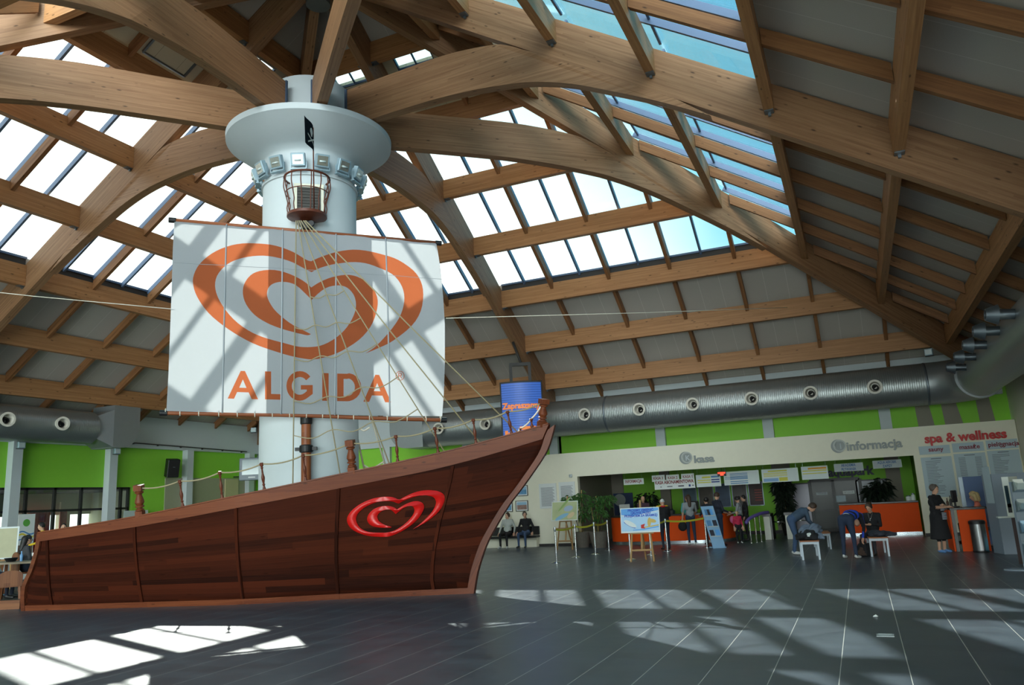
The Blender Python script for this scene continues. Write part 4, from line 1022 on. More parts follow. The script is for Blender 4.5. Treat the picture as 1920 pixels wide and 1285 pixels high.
# ---- things on the walls
tc3 = V((math.cos(tocam), math.sin(tocam), 0)); vp = V((COLX, COLY, 0))+tc3*(COLR+0.02)-V((-tc3.y, tc3.x, 0))*0.03; va = tocam
VG = empty('wall_vent', V((vp.x, vp.y, 8.35)), 'dark louvred panel in a beige frame on the column behind the crow\'s nest', 'vent')
m = MB(); m.box(V((vp.x, vp.y, 8.72)), (0.14, 0.66, 0.76), va); m.build('frame', CREAM, VG)
m = MB(); m.box(V((vp.x, vp.y, 8.70))+tc3*0.07, (0.03, 0.52, 0.62), va)
for i in range(9): m.box(V((vp.x, vp.y, 8.42+0.07*i))+tc3*0.09, (0.02, 0.50, 0.03), va)
m.build('louvres', mat('louvre_grey', srgb(70, 68, 64), 0.7), VG)
def spot(p, face, lab, name='spotlight'):
    root = empty(name, p, lab, 'spotlight', 'spotlights on the piers'); f = V(face).normalized(); a = math.atan2(f.y, f.x); p = V(p)
    m = MB(); m.box(p+f*0.16+V((0, 0, 0.02)), (0.12, 0.24, 0.22), a); m.build('housing', HOUS, root, bevel=0.015)
    m = MB(); m.box(p+f*0.225+V((0, 0, 0.02)), (0.012, 0.18, 0.15), a); m.build('lens', LENS, root)
    m = MB(); m.box(p+f*0.05, (0.1, 0.06, 0.05), a); m.box(p+f*0.10-V((0, 0, 0.10)), (0.04, 0.26, 0.02), a); m.build('bracket', DARK, root)
for px_, yy, w_ in (((40, 837), 3.3, 'at the left edge'), ((215, 848), 7.05, 'left of the loudspeaker')):
    q = on_x(*px_, -15.0); spot((-14.995, yy, q.z), (1, -0.15, 0), 'small grey spotlight on top of the white pier '+w_)
q = on_y(1744, 663, 13.6); spot((q.x, q.y, q.z), (-0.3, -1, 0), 'small grey spotlight under the far right roof corner')
q = on_y(478, 808, 14.2); spot((q.x-0.05, q.y, q.z), (0.55, -0.8, 0), 'small bright metal lamp at the corner beam left of the column')
q = on_x(323, 878, -14.9); SPK = empty('loudspeaker', q, 'black loudspeaker tilted on the green left wall', 'loudspeaker'); Mx = Matrix.Rotation(math.radians(-22), 3, 'Z') @ Matrix.Rotation(math.radians(12), 3, 'Y')
m = MB(); m.box(q, (0.34, 0.48, 0.74), M=Mx); m.build('cabinet', BLACK, SPK, bevel=0.02)
m = MB(); m.box(q+Mx @ V((0.175, 0, 0)), (0.012, 0.43, 0.68), M=Mx); m.build('grille', mat('grille_black', srgb(14, 14, 15), 0.8), SPK)
m = MB(); m.box(q+Mx @ V((0.184, 0, 0.06)), (0.004, 0.09, 0.02), M=Mx); m.build('badge', STEEL, SPK)
m = MB(); m.bar(q+V((-0.1, 0.05, 0)), V((-15.29, q.y+0.08, q.z-0.02)), 0.05, 0.05); m.build('wall_bracket', BLACK, SPK)
a, b = on_x(190, 828, -15.02), on_x(462, 851, -15.02)
RAIL = empty('curtain_rail', (a+b)/2, 'thin dark rail along the top of the left wall', 'rail')
m = MB(); m.tube([V((-15.05, a.y, 4.80)), V((-15.05, 14.2, 4.66))], 0.022, 8); m.build('rail_tube', DARK, RAIL, smooth=True)
for i in range(7):
    m = MB(); yy = lerp(a.y+0.3, 13.9, i/6); m.box((-15.10, yy, lerp(4.77, 4.64, i/6)), (0.10, 0.03, 0.05)); m.build('rail_bracket', DARK, RAIL)
tvp = on_y(474, 880, 13.0); tva = math.atan2(CAM.y-13.2, CAM.x-tvp.x)-0.25; MT = Matrix.Rotation(tva, 3, 'Z')
TV = empty('television', tvp, 'old silver tube television hung beside the white column', 'television')
m = MB(); m.box(tvp, (0.30, 1.12, 0.98), M=MT); m.box(tvp+MT @ V((-0.30, 0, 0.02)), (0.34, 0.70, 0.7), M=MT); m.build('cabinet', mat('silver_plastic', srgb(112, 124, 134), 0.4), TV, bevel=0.03)
m = MB(); m.box(tvp+MT @ V((0.155, 0, 0.08)), (0.02, 0.86, 0.66), M=MT); m.build('screen', mat('tube_screen', srgb(150, 170, 172), 0.12, spec=0.8), TV, bevel=0.008)
m = MB(); m.box(tvp+MT @ V((0.158, 0.0, -0.36)), (0.015, 0.30, 0.05), M=MT); m.build('logo_strip', mat('pale_strip', srgb(214, 222, 222), 0.4), TV)
m = MB(); m.bar(tvp+V((-0.3, 0.3, -0.3)), V((-15.235, 13.6, tvp.z-0.25)), 0.06, 0.06); m.build('wall_arm', DARK, TV)

# ================================================================ LEFT END: glazed partition and cafe behind it
FR = mat('dark_window_frame', srgb(24, 26, 26), 0.45)
m = MB()
for z, h in ((3.03, 0.10), (2.26, 0.08), (0.05, 0.10)): m.box((-15.40, 2.1, z), (0.10, 12.0, h))
ys = [-3.8, -2.6, -1.4, -0.45, 0.9, 2.1, 3.3, 3.95, 5.0, 6.05, 7.05, 7.75, 8.08]
for y in ys: m.box((-15.40, y, 1.53), (0.10, 0.09, 3.06))
struct('window_2', m, FR)
m = MB(); m.box((-15.40, 2.1, 1.53), (0.015, 11.9, 3.0)); struct('window_2', m, WINGLASS)
m = MB(); m.box((-19.6, 3.0, 3.3), (8.2, 20, 0.2)); struct('ceiling', m, mat('cafe_ceiling', srgb(42, 40, 38), 0.8))
m = MB(); m.box((-19.6, 13.0, 1.6), (8.2, 0.2, 3.3)); m.box((-19.6, -7.0, 1.6), (8.2, 0.2, 3.3)); m.box((-23.7, 3.0, 2.72), (0.2, 20, 1.0)); m.box((-23.7, 3, 0.2), (0.2, 20, 0.4))
for y in (-5, -1.5, 2.0, 4.7, 7.2, 9.0, 11.5): m.box((-23.65, y, 1.5), (0.3, 0.5 if y != 4.7 else 0.9, 2.6))
struct('wall_left', m, mat('cafe_plaster', srgb(200, 204, 176), 0.8))
for y0, y1, c, lab in ((9.5, 10.5, srgb(214, 40, 26), 'red curtain panel hanging in the glazed cafe window'), (11.0, 11.35, srgb(206, 60, 30), 'narrow orange red curtain panel in the glazed cafe window')):
    m = MB()
    for i in range(6): m.tube([(-23.2, lerp(y0, y1, (i+0.5)/6), 0.6), (-23.2, lerp(y0, y1, (i+0.5)/6), 2.45)], (y1-y0)/11, 8)
    tag(m.build('curtain', mat('curtain_%d' % int(y0*10), c, 0.8), None, smooth=True), lab, 'curtain', 'curtains of the cafe')
# ---- roll-up banner, notice, easel with a map by the left edge
def rect_y(m, x0, x1, z0, z1, y, th=0.02): m.box(((x0+x1)/2, y+th/2, (z0+z1)/2), (x1-x0, th, z1-z0))
b0, b1 = on_x(35, 965, -14.3), on_x(66, 967, -14.3)
RB = empty('rollup_banner', (-14.3, (b0.y+b1.y)/2, 0), 'white roll-up banner with a wave and photos beside the left pier', 'banner')
BW = b1.y-b0.y; zt2 = b0.z; yc = (b0.y+b1.y)/2
PAPER = mat('white_paper', srgb(222, 228, 226), 0.6, noise=0.02)
m = MB(); m.box((-14.3, yc, zt2/2+0.04), (0.012, BW, zt2-0.08)); m.build('banner_sheet', PAPER, RB)
m = MB(); m.box((-14.3, yc, 0.04), (0.22, BW+0.05, 0.08)); m.build('base', STEEL, RB)
WAVEC = [mat('print_blue', srgb(60, 130, 190), 0.6), mat('print_yellow', srgb(222, 200, 40), 0.6), mat('print_green', srgb(96, 170, 70), 0.6), mat('print_photo', srgb(120, 96, 84), 0.7, noise=0.5, nscale=14), mat('print_orange', srgb(232, 120, 40), 0.6), mat('print_grey', srgb(120, 124, 130), 0.7), mat('print_navy', srgb(30, 60, 130), 0.6), mat('print_red', srgb(196, 34, 30), 0.6), mat('print_dark', srgb(44, 46, 60), 0.7)]
def wave(z, mt, amp, th):
    m = MB(); n = 14; q = []
    for zz in (z, z+th): q += [(-14.29, yc-BW*0.48+BW*0.96*i/n, zz+amp*math.sin(i*0.42)) for i in range(n+1)]
    m.add(q, [(i, i+1, n+2+i, n+1+i) for i in range(n)]); m.build('wave_print', mt, RB)
wave(zt2-0.62, WAVEC[0], 0.05, 0.04); wave(zt2-0.72, WAVEC[1], 0.06, 0.05); wave(zt2-0.85, WAVEC[0], 0.03, 0.03)
m = MB(); m.box((-14.29, yc, zt2-1.12), (0.004, BW*0.9, 0.26)); m.build('photo_strip', WAVEC[3], RB)
m = MB(); m.lathe([(0, 0), (0.12, 0), (0.12, 0.004), (0, 0.004)], 14, (-14.293, yc, zt2-0.28), axis=(1, 0, 0)); m.build('round_logo', WAVEC[2], RB)
n0, n1 = on_x(236, 957, -15.0), on_x(280, 972, -15.0)
m = MB(); m.box((-15.10, (n0.y+n1.y)/2, (n0.z+n1.z)/2-0.2), (0.03, n1.y-n0.y, 0.7)); NB = m.build('notice_board', mat('pale_notice', srgb(186, 200, 198), 0.6), None)
tag(NB, 'pale notice on the left wall behind the carved stern post', 'notice')
# ================================================================ COUNTER WALL: signs and notices
SIGNG = mat('sign_grey', srgb(142, 150, 148), 0.5, noise=0.03); SIGNR = mat('sign_red', srgb(196, 32, 30), 0.5, noise=0.03); SIGND = mat('sign_light_grey', srgb(182, 188, 184), 0.5)
BOARD = mat('pale_blue_board', srgb(176, 196, 204), 0.55, noise=0.02); INK = mat('ink_grey', srgb(112, 118, 132), 0.8); INKR = mat('ink_maroon', srgb(130, 40, 60), 0.7); INKB = mat('ink_blue', srgb(60, 100, 150), 0.7)
ORANGE = mat('orange_laminate', srgb(228, 82, 22), 0.55, noise=0.03, spec=0.12); DKTOP = mat('dark_counter_top', srgb(30, 27, 26), 0.35)
SY = FY-0.012
def disc(root, c, r, mt, name, y0, th, hole=0.0):
    m = MB()
    if hole: m.lathe([(r, 0), (r, th), (hole, th), (hole, 0), (r, 0)], 28, (c[0], y0, c[1]), axis=(0, -1, 0))
    else: m.lathe([(0, 0), (r, 0), (r, th), (0, th)], 28, (c[0], y0, c[1]), axis=(0, -1, 0))
    return m.build(name, mt, root, smooth=35)
def logo_sign(name, word, letter, dpx, tpx0, tpx1, basepx, size, lab):
    c = on_y(*dpx, SY); a = on_y(*tpx0, SY); b = on_y(*tpx1, SY); z = on_y(*basepx, SY).z
    root = empty(name, (a.x, SY, z), lab, 'sign')
    disc(root, (c.x-0.03, c.z), 0.225, SIGNG, 'logo_disc', SY, 0.03); disc(root, (c.x+0.02, c.z+0.015), 0.205, SIGND, 'logo_ring', SY-0.03, 0.008, 0.165); disc(root, (c.x+0.05, c.z), 0.155, SIGNG, 'logo_centre', SY-0.03, 0.006)
    text_mesh('logo_letter', letter, 0.27, FACE_S((c.x+0.05, SY-0.036, c.z-0.095)), WHITE, root, bold=0.006, align='CENTER')
    text_mesh('lettering', word, size, FACE_S((a.x, SY, z)), SIGNG, root, bold=0.012, depth=0.05, width=b.x-a.x)
logo_sign('sign', 'kasa', 'K', (1287, 859), (1302, 866), (1340, 864), (1303, 868), 0.36, 'grey relief sign reading kasa with a round letter logo above the ticket counter')
logo_sign('sign', 'informacja', 'i', (1573, 837), (1588, 842), (1692, 834), (1590, 845), 0.40, 'grey relief sign reading informacja with a round logo above the information counter')
a, b = on_y(1734, 829, SY), on_y(1887, 815, SY); z = on_y(1738, 831, SY).z
o = text_mesh('sign_lettering', 'spa & wellness', 0.40, FACE_S((a.x, SY, z)), SIGNR, None, bold=0.012, depth=0.06, width=b.x-a.x); tag(o, 'red relief letters reading spa & wellness above the price boards', 'sign')
for x0, x1, z0, z1, word, lab in ((12.80, 13.69, 2.58, 2.85, 'sauny', 'pale sign reading sauny'), (13.76, 14.64, 2.59, 2.88, 'masaże', 'pale sign reading masaże'), (14.71, 15.57, 2.61, 2.90, 'pielęgnacja', 'pale sign reading pielęgnacja')):
    root = empty('sign', ((x0+x1)/2, SY, z0), lab+' under the red spa letters', 'sign', 'header signs of the spa boards')
    m = MB(); rect_y(m, x0, x1, z0, z1, SY-0.02); m.build('board', BOARD, root)
    text_mesh('lettering', word, 0.19, FACE_S(((x0+x1)/2+0.04, SY-0.021, z0+0.09)), INKR, root, bold=0.005, align='CENTER')
for i, (x0, x1, z0, z1, w) in enumerate(((12.81, 13.69, 1.21, 2.49, 'below the sauny sign'), (13.76, 14.64, 1.3, 2.54, 'below the masaże sign'), (14.70, 15.57, 1.3, 2.57, 'below the pielęgnacja sign'))):
    root = empty('price_board', ((x0+x1)/2, SY, z0), 'tall pale board with lines of small print '+w, 'notice board', 'spa boards')
    m = MB(); rect_y(m, x0, x1, z0, z1, SY-0.02); m.build('board', BOARD, root)
    m = MB(); rr_ = random.Random(i)
    n = 22 if i != 1 else 26
    for k in range(n):
        zz = z1-0.14-k*(z1-z0-0.2)/n; l_ = rr_.uniform(0.3, 0.72) if i != 1 else 0.28
        rect_y(m, x0+0.12, x0+0.12+l_*(x1-x0-0.2), zz, zz+0.014, SY-0.024, 0.005)
        if i == 1: rect_y(m, x1-0.3, x1-0.12, zz, zz+0.014, SY-0.024, 0.005)
    rect_y(m, (x0+x1)/2-0.15, (x0+x1)/2+0.15, z1-0.07, z1-0.045, SY-0.024, 0.005)
    o = m.build('print', INK, root); o['kind'] = 'stuff'
# frames and notices left of the opening
for x0, x1, z0, z1, w in ((-0.63, 0.09, 1.43, 2.38, 'left one beside the framed pictures'), (0.20, 0.86, 1.43, 2.40, 'right one beside the opening')):
    root = empty('notice_board', ((x0+x1)/2, SY, z0), 'large white printed notice on the cream wall, '+w, 'notice board', 'white notices on the cream wall')
    m = MB(); rect_y(m, x0, x1, z0, z1, SY-0.015); m.build('board', PAPER, root)
    m = MB()
    for k in range(24):
        zz = z1-0.16-k*(z1-z0-0.22)/24; rect_y(m, x0+0.08, x1-0.08-0.1*((k*7) % 4)/4, zz, zz+0.012, SY-0.019, 0.005)
    o = m.build('print', INK, root); o['kind'] = 'stuff'
PIC = [mat('picture_sea', srgb(96, 150, 190), 0.6, noise=0.45, nscale=9), mat('picture_town', srgb(150, 120, 110), 0.6, noise=0.5, nscale=12), mat('picture_sky', srgb(150, 190, 215), 0.6)]
for x0, x1, z0, z1, w in ((-1.62, -1.11, 1.96, 2.37, 'framed picture of a seaside scene, upper one above the seated men'), (-1.66, -1.13, 1.37, 1.78, 'framed picture of a red town, below the other framed picture'), (-2.30, -1.80, 1.37, 1.78, 'framed picture half hidden by the ship bow')):
    root = empty('framed_picture', ((x0+x1)/2, SY, z0), 'small '+w, 'picture', 'framed pictures over the wall bench')
    m = MB()
    for q in ((x0, x1, z0, z0+0.02), (x0, x1, z1-0.02, z1), (x0, x0+0.02, z0, z1), (x1-0.02, x1, z0, z1)): rect_y(m, *q, SY-0.03, 0.03)
    m.build('frame', DKTOP, root)
    m = MB(); rect_y(m, x0+0.02, x1-0.02, z0+0.02, z1-0.02, SY-0.012, 0.01); m.build('mount', PAPER, root)
    m = MB(); rect_y(m, x0+0.06, x1-0.06, z0+0.06, z1-0.06, SY-0.016, 0.004); m.build('image', PIC[1 if 'red' in w else 0], root)
    m = MB(); rect_y(m, x0+0.06, x1-0.06, z1-0.17, z1-0.06, SY-0.020, 0.003); m.build('image_sky', PIC[2], root)
m = MB(); m.box((0.72, SY-0.03, 2.62), (0.12, 0.05, 0.12)); m.box((0.72, SY-0.065, 2.62), (0.06, 0.02, 0.06)); tag(m.build('wall_sensor', WHITE, None, bevel=0.01), 'small white square sensor on the wall above the notices', 'sensor')
WB = empty('wall_bench', (-2.3, 14.4, 0), 'black padded bench along the cream wall with two men sitting on it', 'bench')
m = MB(); m.box((-2.5, 14.36, 0.395), (3.6, 0.46, 0.07)); m.build('seat', BLACK, WB, bevel=0.015)
m = MB(); m.box((-2.5, 14.55, 0.62), (3.6, 0.08, 0.32)); m.build('backrest', BLACK, WB, bevel=0.015)
m = MB(); m.box((-2.5, 14.45, 0.18), (3.5, 0.26, 0.35)); m.build('plinth', CREAM, WB)
# ---- hanging signs in the opening
HY = 15.4
def hang(pxs, lab, cat='sign', grp='signs hanging over the counters', mt=None, y=HY, name='hanging_sign'):
    P = [on_y(*p, y) for p in pxs]; x0 = (P[0].x+P[3].x)/2; x1 = (P[1].x+P[2].x)/2; z0 = (P[2].z+P[3].z)/2; z1 = (P[0].z+P[1].z)/2
    root = empty(name, ((x0+x1)/2, y, z0), lab, cat, grp)
    m = MB(); rect_y(m, x0, x1, z0, z1, y-0.02, 0.02); m.build('board', mt or PAPER, root)
    for xx in (x0+0.06, x1-0.06):
        m = MB(); m.tube([(xx, y-0.01, z1-0.01), (xx, y-0.01, 3.04)], 0.004, 5); m.build('hanger_wire', STEEL, root)
    return root, x0, x1, z0, z1
MAROON = mat('ink_brown_red', srgb(150, 76, 70), 0.7); DKRED = mat('ink_dark_red', srgb(128, 30, 34), 0.7)
def words_on(root, word, x, z, size, mt, y=HY, width=None, bold=0.003, name='lettering', align='CENTER'):
    return text_mesh(name, word, size, FACE_S((x, y-0.021, z)), mt, root, bold=bold, align=align, depth=0.003, width=width)
r, x0, x1, z0, z1 = hang([(1169, 899), (1207, 897), (1207, 908), (1170, 910)], 'small white hanging sign reading INFORMACJA'); words_on(r, 'INFORMACJA', (x0+x1)/2, z0+0.07, 0.16, MAROON, width=(x1-x0)*0.82)
for pxs, n in (([(1222, 892), (1246, 891), (1247, 903), (1223, 904)], '3'), ([(1249, 891), (1273, 890), (1274, 902), (1250, 903)], '2'), ([(1277, 889), (1301, 888), (1302, 900), (1278, 901)], '1')):
    r, x0, x1, z0, z1 = hang(pxs, 'small white hanging sign reading KASA '+n, y=HY+0.06); words_on(r, 'KASA '+n, (x0+x1)/2, z0+0.08, 0.14, MAROON, y=HY+0.06, width=(x1-x0)*0.74)
r, x0, x1, z0, z1 = hang([(1227, 902), (1302, 897), (1304, 915), (1228, 919)], 'wide white hanging sign reading KASA ABONAMENTOWA in red'); words_on(r, 'KASA ABONAMENTOWA', (x0+x1)/2, z0+0.20, 0.17, DKRED, width=(x1-x0)*0.95, bold=0.005)
for k, (fx, w_, mt) in enumerate(((0.16, 0.05, WAVEC[5]), (0.38, 0.22, WAVEC[5]), (0.66, 0.24, WAVEC[8]), (0.87, 0.08, WAVEC[6]), (0.95, 0.08, WAVEC[5]))):
    m = MB(); rect_y(m, lerp(x0, x1, fx)-w_/2*0.9, lerp(x0, x1, fx)+w_/2*0.9, z0+0.075-(0.02 if k == 3 else 0), z0+0.115+(0.02 if k == 3 else 0), HY-0.024, 0.004); m.build('sponsor_mark', mt, r)
def rows(r, x0, x1, z0, z1, spec):
    for fx0, fx1, fz0, fz1, mt in spec:
        m = MB(); rect_y(m, lerp(x0, x1, fx0), lerp(x0, x1, fx1), lerp(z0, z1, fz0), lerp(z0, z1, fz1), HY-0.024, 0.004); m.build('price_row', mt, r)
YL = mat('print_pale_yellow', srgb(206, 202, 70), 0.6); BL = mat('print_mid_blue', srgb(78, 130, 176), 0.6); LB = mat('print_light_blue', srgb(128, 166, 210), 0.6); OG = mat('print_amber', srgb(222, 158, 40), 0.6); GB = mat('board_white', srgb(206, 218, 216), 0.55)
g_ = 'price boards over the ticket counter'
r = hang([(1305, 891), (1350, 889), (1353, 911), (1306, 915)], 'white hanging price board with yellow and blue rows, beside the red sign', 'price board', g_, GB, name='price_board')
rows(*r, [(0.25, 0.60, 0.70, 0.84, YL), (0.62, 0.95, 0.72, 0.86, BL), (0.06, 0.60, 0.50, 0.58, YL), (0.62, 0.95, 0.50, 0.60, WAVEC[6]), (0.06, 0.60, 0.32, 0.40, YL), (0.62, 0.95, 0.32, 0.42, WAVEC[6])])
r = hang([(1357, 885), (1423, 882), (1424, 907), (1358, 911)], 'wide white hanging price board with blue rows only', 'price board', g_, GB, name='price_board')
rows(*r, [(0.18, 0.68, 0.80-0.10*k, 0.845-0.10*k, BL) for k in range(5)]+[(0.03, 0.68, 0.55, 0.58, BL), (0.03, 0.68, 0.44, 0.47, BL), (0.18, 0.68, 0.22, 0.28, BL), (0.18, 0.68, 0.08, 0.15, BL)])
r = hang([(1427, 881), (1496, 877), (1498, 902), (1430, 906)], 'wide white hanging price board with yellow rows and a light blue block', 'price board', g_, GB, name='price_board')
rows(*r, [(0.18, 0.70, 0.78, 0.88, YL), (0.05, 0.70, 0.64, 0.70, YL), (0.05, 0.70, 0.54, 0.59, YL), (0.05, 0.70, 0.44, 0.49, YL), (0.04, 0.45, 0.06, 0.30, LB), (0.47, 0.70, 0.06, 0.34, YL)])
r = hang([(1502, 876), (1551, 873), (1554, 897), (1504, 901)], 'white hanging price board with an orange heading', 'price board', g_, GB, name='price_board')
rows(*r, [(0.26, 0.95, 0.76, 0.90, OG), (0.04, 0.95, 0.62, 0.70, YL), (0.04, 0.95, 0.42, 0.49, YL)])
PAL = mat('sign_pale_grey', srgb(176, 186, 188), 0.6)
r, x0, x1, z0, z1 = hang([(1563, 871), (1618, 867), (1619, 882), (1565, 886)], 'grey white hanging sign reading AKADEMIA PŁYWANIA', mt=PAL)
words_on(r, 'AKADEMIA', (x0+x1)/2, z0+0.165, 0.13, INKB, width=(x1-x0)*0.5); words_on(r, 'PŁYWANIA', (x0+x1)/2, z0+0.03, 0.13, INKB, width=(x1-x0)*0.5)
r, x0, x1, z0, z1 = hang([(1636, 865), (1690, 861), (1691, 876), (1637, 880)], 'grey white hanging sign reading AQUA AEROBIK ZAPISY', mt=PAL)
words_on(r, 'AQUA AEROBIK', (x0+x1)/2, z0+0.155, 0.125, INKB, width=(x1-x0)*0.66); words_on(r, 'ZAPISY', (x0+x1)/2, z0+0.03, 0.125, INKB, width=(x1-x0)*0.34)
q = on_y(1353, 890, 15.25); RL = empty('number_display', q, 'small glowing red display between two price boards', 'display')
m = MB(); m.box(q+V((0, 0.05, 0.02)), (0.30, 0.08, 0.16)); m.build('case', BLACK, RL); m = MB(); m.box(q+V((0, 0.005, 0.055)), (0.26, 0.01, 0.05)); m.box(q+V((0.01, 0.005, 0.0)), (0.12, 0.01, 0.07)); m.build('lit_digits', mat('red_led', srgb(255, 40, 20), 0.5, emit=(1, 0.03, 0.01, 1), emit_s=4.0), RL)
m = MB(); m.tube([q+V((0, 0.05, 0.09)), V((q.x, q.y+0.05, 3.04))], 0.008, 6); m.build('hanger_rod', DARK, RL)
# ---- rear wall of the counter room
a, b = on_y(1553, 893, RY-0.03), on_y(1640, 889, RY-0.03)
tag(text_mesh('sign_lettering', 'aquapark', 0.46, FACE_S((a.x, RY-0.03, a.z-0.02)), mat('letters_navy', srgb(24, 30, 60), 0.5), None, bold=0.02, depth=0.04, width=b.x-a.x), 'dark blue letters on the green wall half hidden by the AKADEMIA sign', 'sign')
for i, (xa, xb, c, lab) in enumerate(((1279, 1305, srgb(70, 96, 108), 'grey blue framed poster, first from the left'), (1308, 1337, srgb(86, 78, 68), 'brown framed poster, second from the left'), (1340, 1368, srgb(64, 84, 110), 'blue framed poster, third from the left'), (1371, 1400, srgb(96, 90, 88), 'grey framed poster with a figure, fourth from the left'), (1402, 1430, srgb(62, 36, 32), 'dark red framed poster with pale lines, last of the row'))):
    yb = RY-0.03; x0, x1 = on_y(xa, 912, yb).x, on_y(xb, 912, yb).x; z1 = 2.06; z0 = 1.10
    root = empty('poster', ((x0+x1)/2, yb, z0), lab+' on the green rear wall', 'poster', 'posters on the rear wall')
    m = MB()
    for q in ((x0, x1, z0, z0+0.03), (x0, x1, z1-0.03, z1), (x0, x0+0.03, z0, z1), (x1-0.03, x1, z0, z1)): rect_y(m, *q, yb-0.02, 0.03)
    m.build('frame', STEEL, root)
    m = MB(); rect_y(m, x0+0.03, x1-0.03, z0+0.03, z1-0.03, yb-0.01, 0.01); m.build('image', mat('poster_%s' % ORD[i], c, 0.5, noise=0.4, nscale=5), root)
    if i == 4:
        for k in range(5):
            m = MB(); rect_y(m, x0+0.24, x1-0.06, z0+0.2+k*0.10, z0+0.25+k*0.10, yb-0.013, 0.004); m.build('text_line', MAROON, root)
def yb_rect(root, name, pxs, y, mt, th=0.03):
    P = [on_y(*p, y) for p in pxs]; x0 = min(p.x for p in P); x1 = max(p.x for p in P); z1 = max(p.z for p in P); z0 = max(0.0, min(p.z for p in P))
    m = MB(); rect_y(m, x0, x1, z0, z1, y-th, th); return m.build(name, mt, root), x0, x1, z0, z1
DRD = RY-0.02
dl, dr = on_y(1518, 908, DRD).x, on_y(1612, 903, DRD).x; dm = on_y(1561, 905, DRD).x; dz = 1.96
root = empty('door_1', (dm, DRD, 0)); root['kind'] = 'structure'; root['label'] = 'black framed double glass door at the back of the counter room'
m = MB()
for xx in (dl, dm, dr): rect_y(m, xx-0.06, xx+0.06, 0, dz, DRD-0.10, 0.10)
rect_y(m, dl, dr, dz-0.05, dz+0.07, DRD-0.10, 0.10); rect_y(m, dl, dr, 0, 0.10, DRD-0.09, 0.08); rect_y(m, dl, dr, 0.78, 0.84, DRD-0.09, 0.07)
o = m.build('door_frame', FR, root)
for xa, xb in ((dl, dm), (dm, dr)):
    m = MB(); rect_y(m, xa+0.06, xb-0.06, 0.1, dz-0.05, DRD-0.05, 0.015); m.build('door_leaf', mat('dark_door_glass', (0.022, 0.026, 0.022, 1), 0.22, spec=0.15), root)
for pxs, word, mt in (([(1530, 924), (1551, 922), (1551, 928), (1530, 930)], 'WEJŚCIE', PAL), ([(1580, 921), (1602, 920), (1602, 926), (1580, 927)], 'WYJŚCIE', PAPER)):
    P = [on_y(*p, DRD-0.06) for p in pxs]; r = empty('door_sign', P[0], 'small white plate on the dark glass door, %s leaf' % ('left' if mt is PAL else 'right'), 'sign', 'plates on the glass door')
    m = MB(); rect_y(m, P[0].x, P[1].x, P[2].z, P[0].z, DRD-0.062, 0.01); m.build('plate', mt, r); text_mesh('lettering', word, 0.09, FACE_S(((P[0].x+P[1].x)/2, DRD-0.063, P[2].z+0.035)), INK, r, align='CENTER', width=(P[1].x-P[0].x)*0.8)
P = [on_y(*p, DRD-0.06) for p in ((1567, 930), (1585, 929), (1585, 941), (1568, 942))]
m = MB(); rect_y(m, P[0].x, P[1].x, P[2].z, P[0].z, DRD-0.09, 0.01); tag(m.build('notice', BOARD, None), 'pale blue notice sheet taped to the right door leaf', 'notice')
FROST = mat('frosted_panel', srgb(176, 172, 188), 0.35, noise=0.08, nscale=3)
for pxs, lab in (([(1474, 910), (1516, 908), (1516, 1000), (1476, 1002)], 'pale frosted glass panel behind the leafy plant'), ([(1613, 903), (1660, 900), (1661, 960), (1614, 962)], 'grey frosted glass panel behind the information counter')):
    r = empty('glass_panel', on_y(*pxs[3], DRD-0.03), lab, 'glass panel', 'frosted panels of the rear wall')
    o, x0, x1, z0, z1 = yb_rect(r, 'pane', pxs, DRD-0.03, FROST if 'pale' in lab else mat('frosted_grey', srgb(128, 132, 142), 0.35, noise=0.06, nscale=3))
    m = MB(); rect_y(m, x0-0.04, x1+0.04, z1, z1+0.05, DRD-0.05, 0.05); rect_y(m, x0-0.05, x0, z0, z1, DRD-0.05, 0.05); rect_y(m, x1, x1+0.05, z0, z1, DRD-0.05, 0.05); m.build('frame', FR, r)
r = empty('wall_poster', (2.3, RY-0.06, 0.9), 'dark blue poster with a round emblem at the left of the rear wall', 'poster')
P = [on_y(*p, RY-0.06) for p in ((1150, 926), (1186, 924), (1186, 965), (1150, 968))]
m = MB(); rect_y(m, P[0].x, P[1].x, 0.85, P[0].z, RY-0.08, 0.02); m.build('sheet', mat('poster_navy', srgb(26, 50, 92), 0.5, noise=0.3, nscale=4), r)
c = on_y(1162, 938, RY-0.09); m = MB(); m.lathe([(0.26, 0), (0.26, 0.006), (0.20, 0.006), (0.20, 0), (0.26, 0)], 24, (c.x, RY-0.081, c.z), axis=(0, -1, 0)); m.build('emblem_ring', SIGNG, r)
# ---- ticket counter (curved) and information counter
def ribbon(name, pts, z0, z1, th, mt, root, smooth=30):
    """a standing wall following a plan curve, th thick towards +normal"""
    m = MB(); n = len(pts); q = []
    for i, p in enumerate(pts):
        a = pts[max(i-1, 0)]; b = pts[min(i+1, n-1)]; d = (b-a).normalized(); nn = V((-d.y, d.x, 0))
        for zz, o in ((z0, 0), (z0, th), (z1, th), (z1, 0)): q.append(V((p.x, p.y, zz))+nn*o)
    m.add(q, [(4*i+k, 4*(i+1)+k, 4*(i+1)+(k+1) % 4, 4*i+(k+1) % 4) for i in range(n-1) for k in range(4)]+[(0, 1, 2, 3), (4*n-1, 4*n-2, 4*n-3, 4*n-4)])
    return m.build(name, mt, root, smooth=smooth)
PLINTH = mat('steel_plinth', srgb(190, 198, 204), 0.22, 0.9)
KC = empty('ticket_counter', (4.2, 14.2, 0), 'long curved orange ticket counter with a dark top', 'counter')
